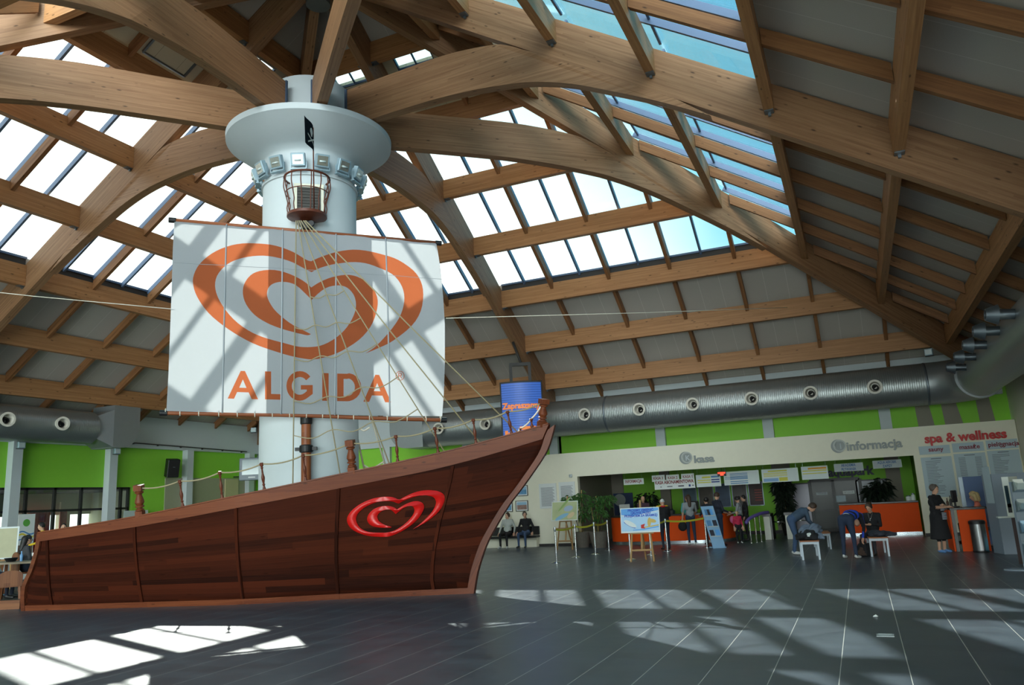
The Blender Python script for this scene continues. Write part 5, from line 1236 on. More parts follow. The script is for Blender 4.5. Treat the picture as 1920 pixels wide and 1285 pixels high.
kp = catmull([V((2.10, 15.6, 0)), V((2.16, 14.75, 0)), V((2.7, 14.3, 0)), V((4.2, 14.02, 0)), V((5.6, 14.1, 0)), V((6.35, 14.45, 0)), V((6.6, 15.2, 0))], 6)
ribbon('front_panel', kp, 0.11, 0.98, 0.05, ORANGE, KC); ribbon('counter_top', [p-V((0, 0.05, 0)) for p in kp], 0.98, 1.03, 0.55, DKTOP, KC)
ribbon('plinth', [p+V((0.0, 0.07, 0)) for p in kp], 0.0, 0.11, 0.04, PLINTH, KC); ribbon('work_shelf', [p+V((0, 0.4, 0)) for p in kp[6:-6]], 0.70, 0.74, 0.5, DKTOP, KC)
IC = empty('information_counter', (11.3, 15.6, 0), 'straight orange information counter with a dark top on the right', 'counter')
x0, x1 = on_y(1573, 949, 15.5).x, 12.60
m = MB(); rect_y(m, x0, x1, 0.11, 1.06, 15.5, 0.05); m.build('front_panel', ORANGE, IC)
m = MB(); m.box(((x0+x1)/2, 15.72, 1.09), (x1-x0+0.02, 0.55, 0.06)); m.build('counter_top', DKTOP, IC, bevel=0.008)
m = MB(); rect_y(m, x0+0.05, x1, 0, 0.11, 15.56, 0.03); m.build('plinth', PLINTH, IC)
m = MB(); m.box((x0+0.03, 15.75, 0.55), (0.04, 0.45, 1.0)); m.build('side_panel', ORANGE, IC)
for i, (px_, hh, rr2) in enumerate(((1704, 0.17, 0.09), (1713, 0.24, 0.065))):
    q = on_y(px_, 936, 15.68); r = empty('jar', (q.x, 15.68, 1.12), ('squat' if i == 0 else 'taller')+' pale jar on the right end of the information counter', 'jar', 'jars on the information counter')
    m = MB(); m.lathe([(rr2*0.9, 0), (rr2, 0.02), (rr2, hh*0.7), (rr2*0.7, hh*0.82), (0, hh*0.82)], 16, (q.x, 15.68, 1.12)); m.build('body', PAPER, r, smooth=35)
    m = MB(); m.lathe([(rr2*0.75, hh*0.82), (rr2*0.75, hh), (0, hh)], 16, (q.x, 15.68, 1.12)); m.build('lid', STEEL, r, smooth=35)
# equipment on the ticket counter
def monitor(p, a, lab):
    r = empty('monitor', p, lab, 'monitor', 'monitors at the counters'); M = Matrix.Rotation(a, 3, 'Z'); p = V(p)
    m = MB(); m.box(p+M @ V((0, 0, 0.27)), (0.40, 0.05, 0.30), M=M); m.build('case', mat('monitor_grey', srgb(176, 178, 174), 0.5) if 'white' in lab else BLACK, r, bevel=0.01)
    m = MB(); m.box(p+M @ V((0, 0, 0.08)), (0.05, 0.04, 0.16), M=M); m.box(p+M @ V((0, 0.01, 0.01)), (0.22, 0.16, 0.02), M=M); m.build('stand', DARK, r)
    m = MB(); m.box(p+M @ V((0, 0.028, 0.28)), (0.36, 0.004, 0.25), M=M); m.build('screen', BLACK, r)
monitor((2.75, 14.62, 1.03), 0.5, 'white backed monitor on the left end of the ticket counter')
monitor((5.35, 14.40, 1.03), -0.2, 'black monitor on the ticket counter near the queue')
m = MB(); m.box((4.5, 14.30, 1.10), (0.34, 0.26, 0.14)); m.box((4.5, 14.32, 1.19), (0.26, 0.16, 0.05)); tag(m.build('cash_register', BLACK, None, bevel=0.02), 'black cash register on the ticket counter', 'cash register')
# ---- turnstiles and curved purple rail
TST = mat('turnstile_ivory', srgb(200, 202, 190), 0.5)
for i, (pa, pb, tz_) in enumerate((((1436, 1016), (1448, 1015), 969), ((1477, 1013), (1490, 1012), 966))):
    a, b = on_floor(*pa), on_floor(*pb); yy = 15.0; a = on_y(pa[0], pa[1], yy); b = on_y(pb[0], pb[1], yy); z1 = on_y(pa[0], tz_, yy).z; xc = (a.x+b.x)/2; w = b.x-a.x
    r = empty('turnstile', (xc, yy, 0), 'slim ivory turnstile post, %s' % ('beside the purple rail' if i == 0 else 'beside the leafy plant'), 'turnstile', 'turnstiles at the entry')
    m = MB(); m.box((xc, yy+0.5, z1/2), (w, 1.0, z1)); m.build('body', TST, r, bevel=0.01)
    m = MB(); m.box((xc, yy+0.5, z1+0.04), (w+0.06, 1.06, 0.09)); m.box((xc+w/2+0.03, yy+0.5, z1/2), (0.05, 0.9, z1)); m.build('dark_cover', DKTOP, r)
    m = MB(); m.tube([(xc+w/2+0.05, yy+0.3, z1-0.2), (xc+w/2+0.42, yy+0.3, z1-0.22)], 0.018, 8); m.build('arm', CHROME, r, smooth=True)
PUR = mat('purple_rail', srgb(108, 92, 170), 0.4)
rp = [on_y(*p, y) for p, y in (((1399, 981), 13.3), ((1404, 974), 13.5), ((1414, 968), 13.8), ((1428, 963), 14.3), ((1440, 961), 14.8))]
RR = empty('guide_rail', V((rp[2].x, rp[2].y, 0)), 'curved purple handrail on chrome posts leading to the turnstiles', 'railing')
m = MB(); m.tube(catmull(rp, 6), 0.055, 10); m.build('handrail', PUR, RR, smooth=True)
for p in (rp[1], rp[2], lerp(rp[2], rp[3], 0.6)):
    m = MB(); m.tube([V((p.x, p.y, 0)), p], 0.022, 10); m.lathe([(0.06, 0), (0.06, 0.01), (0.022, 0.012)], 12, (p.x, p.y, 0)); m.build('post', CHROME, RR, smooth=35)
# ---- barrier posts and tapes
bp_px = [(1044, 1056), (1081, 1046), (1117, 1040), (1142, 1032), (1183, 1050), (1221, 1041), (1252, 1034), (1326, 1027)]
where = ['nearest the ship bow', 'second from the ship bow', 'in front of the bamboo pots', 'beside the left end of the orange counter', 'behind the left leg of the notice easel', 'behind the right leg of the notice easel', 'in front of the man in the white cap', 'beside the blue leaflet stand']
bpost = []
for p, w in zip(bp_px, where):
    q = on_floor(*p); q.y = min(q.y, 13.3)
    r = empty('barrier_post', (q.x, q.y, 0), 'chrome barrier post with a round foot, '+w, 'barrier post', 'chrome barrier posts')
    m = MB(); m.lathe([(0.16, 0), (0.16, 0.012), (0.10, 0.03), (0.03, 0.045)], 24, q); m.build('foot', CHROME, r, smooth=35)
    m = MB(); m.lathe([(0.025, 0.03), (0.025, 0.90)], 14, q); m.build('pole', CHROME, r, smooth=35)
    m = MB(); m.lathe([(0.032, 0.86), (0.036, 0.88), (0.036, 0.97), (0.02, 0.99), (0, 0.99)], 14, q); m.build('head', CHROME, r, smooth=35)
    bpost.append(q)
TAPE = mat('yellow_tape', srgb(196, 192, 54), 0.6)
for i, j, w in ((0, 1, 'between the two posts nearest the ship'), (1, 2, 'in front of the map easel and pots'), (2, 3, 'ending at the orange counter'), (5, 6, 'behind the notice board'), (6, 7, 'in front of the queue')):
    a, b = bpost[i], bpost[j]; d = (b-a).normalized(); n = V((-d.y, d.x, 0)); m = MB(); N_ = 10
    a = a+d*0.04; b = b-d*0.04
    q = []
    for k in range(N_+1):
        t = k/N_; p = lerp(a, b, t); zz = 0.92-0.05*4*t*(1-t)
        for dz_, o in ((-0.028, 0), (-0.028, 0.004), (0.028, 0.004), (0.028, 0)): q.append(V((p.x, p.y, zz+dz_))+n*o)
    m.add(q, [(4*k+c_, 4*(k+1)+c_, 4*(k+1)+(c_+1) % 4, 4*k+(c_+1) % 4) for k in range(N_) for c_ in range(4)]+[(0, 1, 2, 3), (4*N_+3, 4*N_+2, 4*N_+1, 4*N_)])
    tag(m.build('barrier_tape', TAPE, None), 'yellow barrier tape '+w, 'barrier tape', 'yellow barrier tapes')
# ---- easels and their boards
EW = wood('easel_wood', (0.45, 0.28, 0.12, 1), (0.28, 0.15, 0.06, 1), rough=0.6, lam=10)
def easel(p, w, h, ang, lab, mast_h):
    """front legs w apart at the floor, leaning back; ang: facing"""
    r = empty('easel', p, lab, 'easel', 'wooden easels'); M = Matrix.Rotation(ang, 3, 'Z'); p = V(p); L_ = lambda x, y, z: p+M @ V((x, y, z))
    for s in (-1, 1):
        m = MB(); m.bar(L_(s*w/2, 0, 0), L_(s*w*0.36, 0.22, h), 0.045, 0.035, up=(0.1, 1, 0.2)); m.build('leg', EW, r)
    m = MB(); m.bar(L_(0, 0.75, 0), L_(0, 0.24, h*0.97), 0.04, 0.035, up=(0.1, 1, 0.2)); m.build('back_leg', EW, r)
    m = MB(); m.bar(L_(0, 0.12, 0.28), L_(0, 0.12+0.22*mast_h/h, mast_h), 0.05, 0.025, up=(0.1, 1, 0.2)); m.build('centre_mast', EW, r)
    for zz, ww in ((0.30, 0.94), (h*0.98, 0.80)):
        m = MB(); y_ = 0.22*zz/h; m.bar(L_(-w*ww/2, y_, zz), L_(w*ww/2, y_, zz), 0.03, 0.05); m.build('crossbar', EW, r)
    m = MB(); y_ = 0.22*0.78/h; m.bar(L_(-w*0.55, y_-0.035, 0.74), L_(w*0.55, y_-0.035, 0.74), 0.07, 0.03); m.build('tray', EW, r)
    return L_, M
def board_on(L_, M, w, z0, z1, lean, lab, name, cat):
    r = empty(name, L_(0, 0, z0), lab, cat)
    f = lambda u, z, off=0.0: L_(u, lean*z/1.0-0.055-off, z)
    m = MB(); m.hexa([f(-w/2, z0), f(w/2, z0), f(w/2, z0, 0.025), f(-w/2, z0, 0.025), f(-w/2, z1), f(w/2, z1), f(w/2, z1, 0.025), f(-w/2, z1, 0.025)]); m.build('panel', PAPER, r)
    return r, f
a, b = on_floor(1187, 1054), on_floor(1223, 1054); c = (a+b)/2
L_, M = easel((c.x, c.y, 0), 0.62, 1.05, 0.12, 'wooden easel carrying the blue shoe notice in front of the counter', 1.62)
bw = 1.06; r, f = board_on(L_, M, bw, 0.76, 1.42, 0.21, 'white and blue notice board with shoes and slippers asking to change shoes', 'notice_board', 'notice board')
def on_board(name, uv, mt, r, f, off=0.027):
    m = MB(); m.add([f(u, z, off) for u, z in uv], [list(range(len(uv)))]); o = m.build(name, mt, r); md = o.modifiers.new('thickness', 'SOLIDIFY'); md.thickness = 0.002; return o
SKYB = mat('print_sky_blue', srgb(90, 160, 226), 0.5); DEEP = mat('print_deep_blue', srgb(20, 70, 190), 0.5); TAN = mat('print_tan', srgb(206, 176, 96), 0.6); PALB = mat('print_pale_blue', srgb(170, 206, 236), 0.5)
on_board('sky_print', [(-0.51, 1.24), (-0.2, 1.19), (0.15, 1.27), (0.51, 1.33), (0.51, 1.40), (-0.51, 1.40)], SKYB, r, f)
on_board('ground_print', [(-0.51, 0.80), (0.51, 0.80), (0.51, 1.31), (0.15, 1.25), (-0.2, 1.17), (-0.51, 1.22)], PALB, r, f)
for wd, zz, wdt in (('PROSIMY ZMIENIĆ', 1.325, 0.70), ('OBUWIE PRZED', 1.255, 0.55), ('PRZEJŚCIEM ZA BRAMKĘ!', 1.18, 0.90)):
    x_ = f(1, 1)-f(0, 1); y_ = f(0, 1.1)-f(0, 1.0); text_mesh('lettering', wd, 0.085, frame_mat(f(0.03, zz, 0.030), x_, y_), DEEP, r, bold=0.003, align='CENTER', depth=0.002, width=wdt)
ell = lambda cx_, cz_, a_, b_, rot, n=16: [(cx_+a_*math.cos(t)*math.cos(rot)-b_*math.sin(t)*math.sin(rot), cz_+a_*math.cos(t)*math.sin(rot)+b_*math.sin(t)*math.cos(rot)) for t in (2*math.pi*i/n for i in range(n))]
on_board('shoe_print', ell(-0.27, 1.0, 0.19, 0.062, -0.5), PAPER, r, f, 0.030); on_board('shoe_sole_print', ell(-0.285, 0.965, 0.18, 0.03, -0.5), DEEP, r, f, 0.032)
on_board('slipper_print', ell(0.25, 1.03, 0.05, 0.12, -0.1), TAN, r, f, 0.030); on_board('slipper_print', ell(0.33, 1.06, 0.11, 0.05, -0.25), TAN, r, f, 0.032)
on_board('arrow_print', [(0.02, 0.96), (0.13, 0.99), (0.10, 0.90), (0.14, 0.86), (0.02, 0.87)], WAVEC[7], r, f, 0.030)
on_board('stripe_print', [(-0.2, 0.84), (0.1, 0.86), (0.5, 0.92), (0.5, 0.89), (0.1, 0.83), (-0.2, 0.82)], SKYB, r, f, 0.030); on_board('stripe_print', [(0.05, 0.90), (0.5, 0.96), (0.5, 0.93), (0.05, 0.87)], TAN, r, f, 0.031)
c = on_floor(1061, 1030)
L_, M = easel((c.x+0.12, 12.35, 0), 0.60, 1.0, -0.06, 'wooden easel carrying the map board beside the bamboo pots', 1.85)
r, f = board_on(L_, M, 1.02, 1.00, 1.68, 0.20, 'board with a colourful map standing on the easel by the cream wall', 'map_board', 'board')
on_board('map_print', [(-0.48, 1.03), (0.48, 1.03), (0.48, 1.65), (-0.48, 1.65)], mat('map_print', srgb(186, 196, 150), 0.6, noise=0.25, nscale=3), r, f)
for i, (cx_, cz_, a_, b_, c_) in enumerate(((-0.22, 1.38, 0.2, 0.14, srgb(214, 176, 150)), (0.15, 1.42, 0.18, 0.1, srgb(170, 190, 215)), (-0.1, 1.14, 0.28, 0.07, srgb(140, 190, 220)), (0.25, 1.18, 0.16, 0.08, srgb(222, 200, 160)), (0.0, 1.58, 0.35, 0.04, srgb(150, 180, 110)))):
    on_board('map_patch', ell(cx_, cz_, a_, b_, 0.2*i), mat('map_patch_%s' % ORD[i], c_, 0.6), r, f, 0.029+0.0015*i)
# ---- leaflet stand
q = on_floor(1349, 1028); LS = empty('leaflet_stand', (q.x, q.y, 0), 'tilted pale blue leaflet stand with rows of leaflets in front of the queue', 'leaflet stand')
LSM = mat('stand_blue', srgb(132, 172, 206), 0.45); ax_ = V((RGT.x, RGT.y, 0)).normalized(); bk = V((FWD.x, FWD.y, 0)).normalized()
sf = lambda u, z, o=0.0: V((q.x, q.y, 0))+ax_*(u-0.17*z)+bk*(0.16*z-o)+V((0, 0, z))
m = MB(); m.hexa([sf(-0.2, 0), sf(0.2, 0), sf(0.2, 0, -0.03), sf(-0.2, 0, -0.03), sf(-0.2, 1.30), sf(0.2, 1.30), sf(0.2, 1.30, -0.03), sf(-0.2, 1.30, -0.03)]); m.build('panel', LSM, LS)
m = MB(); m.box(sf(0, 0.015, -0.2), (0.42, 0.5, 0.03), math.atan2(ax_.y, ax_.x)); m.build('foot', LSM, LS)
for rz, n_ in ((1.0, 3), (0.66, 2), (0.36, 2)):
    m = MB(); m.hexa([sf(-0.17, rz-0.01, 0.0), sf(0.17, rz-0.01, 0.0), sf(0.17, rz-0.01, 0.05), sf(-0.17, rz-0.01, 0.05), sf(-0.17, rz+0.02, 0), sf(0.17, rz+0.02, 0), sf(0.17, rz+0.02, 0.05), sf(-0.17, rz+0.02, 0.05)]); m.build('pocket', PAL, LS)
    for k in range(n_):
        u = -0.11+0.22*(k+0.5)/n_*1.0 if n_ == 3 else -0.09+0.18*k
        m = MB(); w_ = 0.05 if n_ == 3 else 0.065; m.hexa([sf(u-w_, rz+0.022, 0.008), sf(u+w_, rz+0.022, 0.008), sf(u+w_, rz+0.022, 0.03), sf(u-w_, rz+0.022, 0.03), sf(u-w_, rz+0.20, 0.004), sf(u+w_, rz+0.20, 0.004), sf(u+w_, rz+0.20, 0.012), sf(u-w_, rz+0.20, 0.012)])
        tag(m.build('leaflets', [SKYB, PAPER, BL, WAVEC[8]][(k+int(rz*10)) % 4], None), 'stack of leaflets in the blue leaflet stand, %s row, %s pocket' % ({1.0: 'top', 0.66: 'middle', 0.36: 'bottom'}[rz], ORD[k]), 'leaflets', 'leaflets in the stand')
# ---- plants
LEAFA = mat('leaf_green', srgb(64, 108, 48), 0.5, noise=0.35, nscale=12); LEAFB = mat('leaf_dark', srgb(26, 38, 26), 0.45, noise=0.35, nscale=12); STONE = mat('stone_pot', srgb(98, 92, 84), 0.85, noise=0.25, nscale=14, bump=0.4); BAMB = mat('bamboo_stake', srgb(196, 172, 104), 0.55); SOIL = mat('soil', srgb(50, 38, 30), 0.95)
def leaves(m, c, rx, rz, n, size, rnd, droop=0.3):
    for _ in range(n):
        while True:
            d = V((rnd.uniform(-1, 1), rnd.uniform(-1, 1), rnd.uniform(-1, 1)))
            if 0.15 < d.length < 1: break
        p = V(c)+V((d.x*rx, d.y*rx, d.z*rz)); o = V((d.x+rnd.uniform(-.5, .5), d.y+rnd.uniform(-.5, .5), rnd.uniform(-0.7, 0.5)-droop)).normalized(); s = o.cross(V((rnd.uniform(-.4, .4), rnd.uniform(-.4, .4), 1))).normalized(); L = size*rnd.uniform(0.7, 1.3); w = L*0.17; up = s.cross(o)*0.03
        m.add([p, p+o*L*0.45+s*w+up, p+o*L-V((0, 0, L*0.2)), p+o*L*0.45-s*w+up], [(0, 1, 2), (0, 2, 3)])
def potted(name, p, pot_r, pot_h, lab, stakes=(), crowns=(), leaf=LEAFA, sz=0.16, pot=STONE, seed=1, trunk=True):
    r = empty(name, p, lab, 'plant', 'potted plants in the hall'); rnd = random.Random(seed); p = V(p)
    m = MB(); m.lathe([(pot_r*0.72, 0), (pot_r, pot_h), (pot_r, pot_h+0.03), (pot_r*0.88, pot_h+0.03), (pot_r*0.86, pot_h-0.05), (0, pot_h-0.05)], 20, p); m.build('pot', pot, r, smooth=35)
    m = MB(); m.lathe([(0, pot_h-0.05), (pot_r*0.85, pot_h-0.04), (0, pot_h-0.02)], 16, p); m.build('soil', SOIL, r)
    for dx, dy, h in stakes:
        m = MB(); m.tube([p+V((dx*0.5, dy*0.5, pot_h-0.05)), p+V((dx, dy, h))], 0.014, 6); m.build('bamboo_stake', BAMB, r, smooth=True)
    for cx_, cy_, cz_, rx, rz, n in crowns:
        if trunk:
            m = MB(); m.tube(catmull([p+V((cx_*0.3, cy_*0.3, pot_h-0.06)), p+V((cx_*0.6, cy_*0.6, (pot_h+cz_)/2)), p+V((cx_, cy_, cz_))], 4), 0.014, 6); m.build('stem', mat('plant_stem', srgb(74, 62, 38), 0.8), r, smooth=True)
        m = MB(); leaves(m, p+V((cx_, cy_, cz_)), rx, rz, n, sz, rnd); m.build('foliage', leaf, r)
q1, q2 = on_y(1093, 1024, 13.5), on_y(1124, 1026, 13.1)
potted('potted_plant', (q1.x, 13.5, 0), 0.30, 0.52, 'leafy plant with bamboo stakes in a stone pot beside the map easel', [(-0.15, 0, 1.55), (0.05, 0.1, 2.05), (-0.02, -0.1, 1.45)], [(-0.35, 0, 1.72, 0.30, 0.16, 90), (0.05, 0.05, 1.75, 0.28, 0.22, 90), (0.08, 0, 1.25, 0.22, 0.35, 90)], seed=3)
potted('potted_plant', (q2.x, 13.1, 0), 0.34, 0.54, 'leafy plant with bamboo stakes in a stone pot left of the orange counter', [(0.0, 0, 1.80), (-0.25, 0.1, 1.5)], [(0.32, 0.1, 1.62, 0.32, 0.26, 120), (-0.05, 0, 1.50, 0.22, 0.30, 80), (0.12, 0, 1.15, 0.2, 0.25, 60)], seed=5)
q = on_y(1478, 1000, 17.4); potted('potted_ficus', (q.x, 17.4, 0), 0.22, 0.40, 'tall dark leafy plant in front of the pale frosted panel', (), [(0, 0, 1.75, 0.34, 0.35, 260), (0.02, 0, 1.2, 0.28, 0.40, 220), (0, 0, 0.75, 0.25, 0.3, 120)], LEAFB, 0.22, DKTOP, 8)
q = on_y(1648, 930, 16.6); potted('potted_palm', (q.x, 16.6, 0), 0.24, 0.45, 'dark spiky plant behind the information counter', (), [(-0.1, 0, 1.45, 0.34, 0.25, 200), (0.15, 0, 1.65, 0.22, 0.3, 120)], LEAFB, 0.30, DKTOP, 11)
q = on_y(1214, 950, 17.2); potted('potted_ficus', (q.x, 17.2, 0), 0.24, 0.45, 'dark bushy plant behind the ticket counter', (), [(0, 0, 1.45, 0.45, 0.40, 260)], LEAFB, 0.20, DKTOP, 14)
# ---- benches in the middle of the hall
BSEAT = wood('bench_seat', (0.42, 0.15, 0.05, 1), (0.25, 0.08, 0.03, 1), rough=0.45, lam=10); BLEG = mat('bench_leg_white', srgb(186, 200, 212), 0.45)
def bench(p, ang, lab, L=1.25, W=0.42):
    r = empty('bench', p, lab, 'bench', 'low benches in the hall'); M = Matrix.Rotation(ang, 3, 'Z'); p = V(p); f = lambda x, y, z: p+M @ V((x, y, z))
    m = MB(); m.box(f(0, L/2, 0.445), (W+0.03, L+0.06, 0.03), M=M); m.build('seat', BSEAT, r, bevel=0.006, grain=M @ V((0, 1, 0)))
    m = MB()
    for s in (-1, 1): m.box(f(s*(W/2-0.02), L/2, 0.40), (0.03, L-0.04, 0.06), M=M)
    for y_ in (0.02, L-0.02): m.box(f(0, y_, 0.40), (W-0.07, 0.03, 0.06), M=M)
    m.build('frame', BLEG, r)
    for s in (-1, 1):
        for y_ in (0.02, L-0.02):
            m = MB(); m.box(f(s*(W/2-0.02), y_, 0.215), (0.045, 0.045, 0.43), M=M); m.build('leg', BLEG, r)
    return f
B1 = (on_floor(1508, 1051)+on_floor(1536, 1050))/2; B2 = (on_floor(1637, 1044)+on_floor(1666, 1044))/2; B3 = (on_floor(1545, 1032)+on_floor(1558, 1031))/2
b1f = bench(B1, 0.10, 'low bench with white legs under the grey and black clothes', 1.2)
b2f = bench(B2, 0.05, 'low bench with white legs where the woman in black sits', 1.2)
b3f = bench((B3.x-0.1, B3.y+0.2, 0), 0.10, 'low bench with bare orange seat between the bending men', 1.0)
# ---- right side: desk, partitions, bin, terminal, rack
d0, d1 = on_floor(1806, 1035), on_floor(1851, 1034); DY = 8.35
dx0, dx1 = on_y(1803, 1030, DY).x-0.03, on_y(1852, 1030, DY).x+0.08
DESK = empty('reception_desk', ((dx0+dx1)/2, DY+0.5, 0), 'orange reception desk with a dark top by the spa boards', 'desk')
m = MB(); m.box(((dx0+dx1)/2+0.03, DY+0.02, 0.5), (dx1-dx0-0.06, 0.04, 1.0)); m.build('front_panel', ORANGE, DESK)
m = MB(); m.box((dx0-0.10, DY+0.75, 0.5), (0.04, 1.4, 1.0)); m.build('side_panel', ORANGE, DESK)
m = MB(); m.box((dx0-0.04, DY+0.04, 0.5), (0.07, 0.07, 1.0)); m.build('corner_post', DKTOP, DESK)
m = MB(); m.box(((dx0+dx1)/2, DY+0.28, 1.025), (dx1-dx0+0.2, 0.62, 0.05)); m.box((dx0+0.05, DY+0.95, 1.025), (0.45, 0.95, 0.05)); m.build('desk_top', DKTOP, DESK, bevel=0.006)
monitor((dx0+0.12, DY+0.75, 1.05), 1.25, 'black monitor on the orange reception desk')
for i, (dx, dy, hh) in enumerate(((-0.08, 0.40, 0.24), (0.0, 0.46, 0.30), (-0.14, 0.52, 0.20))):
    p = V((dx0+dx, DY+dy, 1.05)); m = MB(); m.lathe([(0.03, 0), (0.032, hh*0.6), (0.012, hh*0.75), (0.012, hh), (0, hh)], 12, p)
    tag(m.build('bottle', [mat('bottle_brown', srgb(70, 44, 28), 0.3), mat('bottle_dark', srgb(40, 34, 34), 0.3), PAPER][i], None, smooth=35), 'small %s bottle on the orange desk beside the woman in black' % ('brown', 'tall dark', 'white')[i], 'bottle', 'bottles on the reception desk')
PART = mat('partition_grey', srgb(124, 138, 152), 0.55, noise=0.02); PBLUE = mat('partition_blue', srgb(86, 108, 148), 0.6, noise=0.02)
r = empty('partition', (dx0+0.6, 10.3, 0), 'blue partition panel behind the fair haired woman at the desk', 'partition', 'partitions by the desk')
xa, xb = on_y(1796, 896, 10.3).x, on_y(1842, 892, 10.3).x; zz = on_y(1818, 894, 10.3).z
m = MB(); rect_y(m, xa+0.10, xb+0.4, 0.02, zz, 10.3, 0.04); m.build('panel', PBLUE, r); m = MB(); m.box((xa+0.05, 10.32, zz/2), (0.10, 0.07, zz)); m.build('edge_post', STEEL, r)
pa, pb = on_floor(1862, 1040), on_floor(1893, 1042); PY = 7.3
xa, xb = on_y(1842, 900, PY).x+0.05, on_y(1897, 895, PY).x+0.35; zz = on_y(1866, 889, PY).z
r = empty('partition', (xa, PY, 0), 'grey angled partition with a printed strip right of the orange desk', 'partition', 'partitions by the desk')
m = MB(); m.prism([(xa, PY+0.5, 0), (xa+0.14, PY, 0), (xb, PY, 0), (xb, PY+0.05, 0), (xa+0.17, PY+0.05, 0), (xa+0.05, PY+0.5, 0)], (0, 0, zz)); m.build('panel', PART, r)
m = MB(); dv = V((0.14, -0.5, 0)).normalized(); pn = V((-0.5, -0.14, 0)).normalized(); o_ = V((xa, PY+0.5, 0))+pn*0.006
m.hexa([o_+dv*0.10+V((0, 0, 1.15)), o_+dv*0.48+V((0, 0, 1.15)), o_+dv*0.48-pn*0.004+V((0, 0, 1.15)), o_+dv*0.10-pn*0.004+V((0, 0, 1.15)), o_+dv*0.10+V((0, 0, 2.0)), o_+dv*0.48+V((0, 0, 2.0)), o_+dv*0.48-pn*0.004+V((0, 0, 2.0)), o_+dv*0.10-pn*0.004+V((0, 0, 2.0))]); m.build('printed_strip', BOARD, r)
q = on_y(1840, 1034, 8.10); BIN = empty('waste_bin', (q.x, 8.08, 0), 'round stainless steel waste bin in front of the orange desk', 'waste bin')
m = MB(); m.lathe([(0.17, 0.0), (0.17, 0.68)], 28, (q.x, 8.08, 0)); m.build('body', mat('brushed_steel', srgb(130, 132, 134), 0.28, 0.95), BIN, smooth=35)
m = MB(); m.lathe([(0.175, 0), (0.18, 0.02), (0.175, 0.04)], 28, (q.x, 8.08, 0)); m.build('base_ring', BLACK, BIN, smooth=35)
m = MB(); m.lathe([(0.18, 0.66), (0.185, 0.70), (0.175, 0.735)], 28, (q.x, 8.08, 0)); m.build('rim', BLACK, BIN, smooth=35)
m = MB(); m.lathe([(0.172, 0.735), (0.15, 0.75), (0.08, 0.76), (0, 0.76)], 28, (q.x, 8.08, 0)); m.build('lid', STEEL, BIN, smooth=35)
TY = 4.9; ta, tb = on_y(1876, 895, TY), on_y(1890, 893, TY); KT = empty('ticket_terminal', (ta.x, TY, 0), 'slim white self service terminal with a dark screen and small shelf', 'terminal')
TW = mat('terminal_white', srgb(206, 214, 210), 0.4); tx = (ta.x+tb.x)/2; tz1 = ta.z
m = MB(); m.prism([(tx-0.06, TY, 0.95), (tx+0.06, TY, 0.95), (tx+0.30, TY+0.5, 0.95), (tx+0.18, TY+0.5, 0.95)], (0, 0, tz1-0.95)); m.build('head', TW, KT)
m = MB(); rect_y(m, tx-0.035, tx+0.03, tz1-0.62, tz1-0.18, TY-0.006, 0.005); m.build('screen', mat('terminal_screen', srgb(40, 60, 70), 0.15), KT)
m = MB(); rect_y(m, tx-0.035, tx+0.035, 1.02, 1.20, TY-0.006, 0.005); m.build('card_slot', BLACK, KT)
m = MB(); m.prism([(tx-0.26, TY-0.16, 0.92), (tx+0.10, TY-0.05, 0.92), (tx+0.10, TY+0.15, 0.92), (tx-0.26, TY+0.10, 0.92)], (0, 0, 0.03)); m.build('shelf', TW, KT, bevel=0.008)
m = MB(); m.prism([(tx, TY+0.05, 0), (tx+0.10, TY+0.02, 0), (tx+0.26, TY+0.45, 0), (tx+0.16, TY+0.48, 0)], (0, 0, 0.95)); m.build('pedestal', mat('pedestal_dark', srgb(56, 34, 34), 0.5), KT)
RKY = 3.7; RK = empty('brochure_rack', (13.6, RKY, 0), 'tall grey brochure rack with clear trays at the right edge on an oval foot', 'rack')
ra, rb = on_y(1884, 935, RKY), on_y(1904, 1062, RKY)
rx0 = ra.x+0.03; rzt = on_y(1895, 905, RKY+0.2).z
m = MB(); m.box((rx0+0.30, RKY+0.02, rzt/2+0.02), (0.52, 0.05, rzt-0.02), 0.55); m.build('panel', PART, RK)
m = MB(); m.prism([(rx0+0.30+0.55*math.cos(t), RKY+0.02+0.24*math.sin(t), 0) for t in (2*math.pi*i/28 for i in range(28))], (0, 0, 0.025)); m.build('foot', PART, RK, smooth=35)
ACR = glass('clear_acrylic', (0.86, 0.90, 0.92, 1), 0.16, 0.05); Mr = Matrix.Rotation(0.55, 3, 'Z')
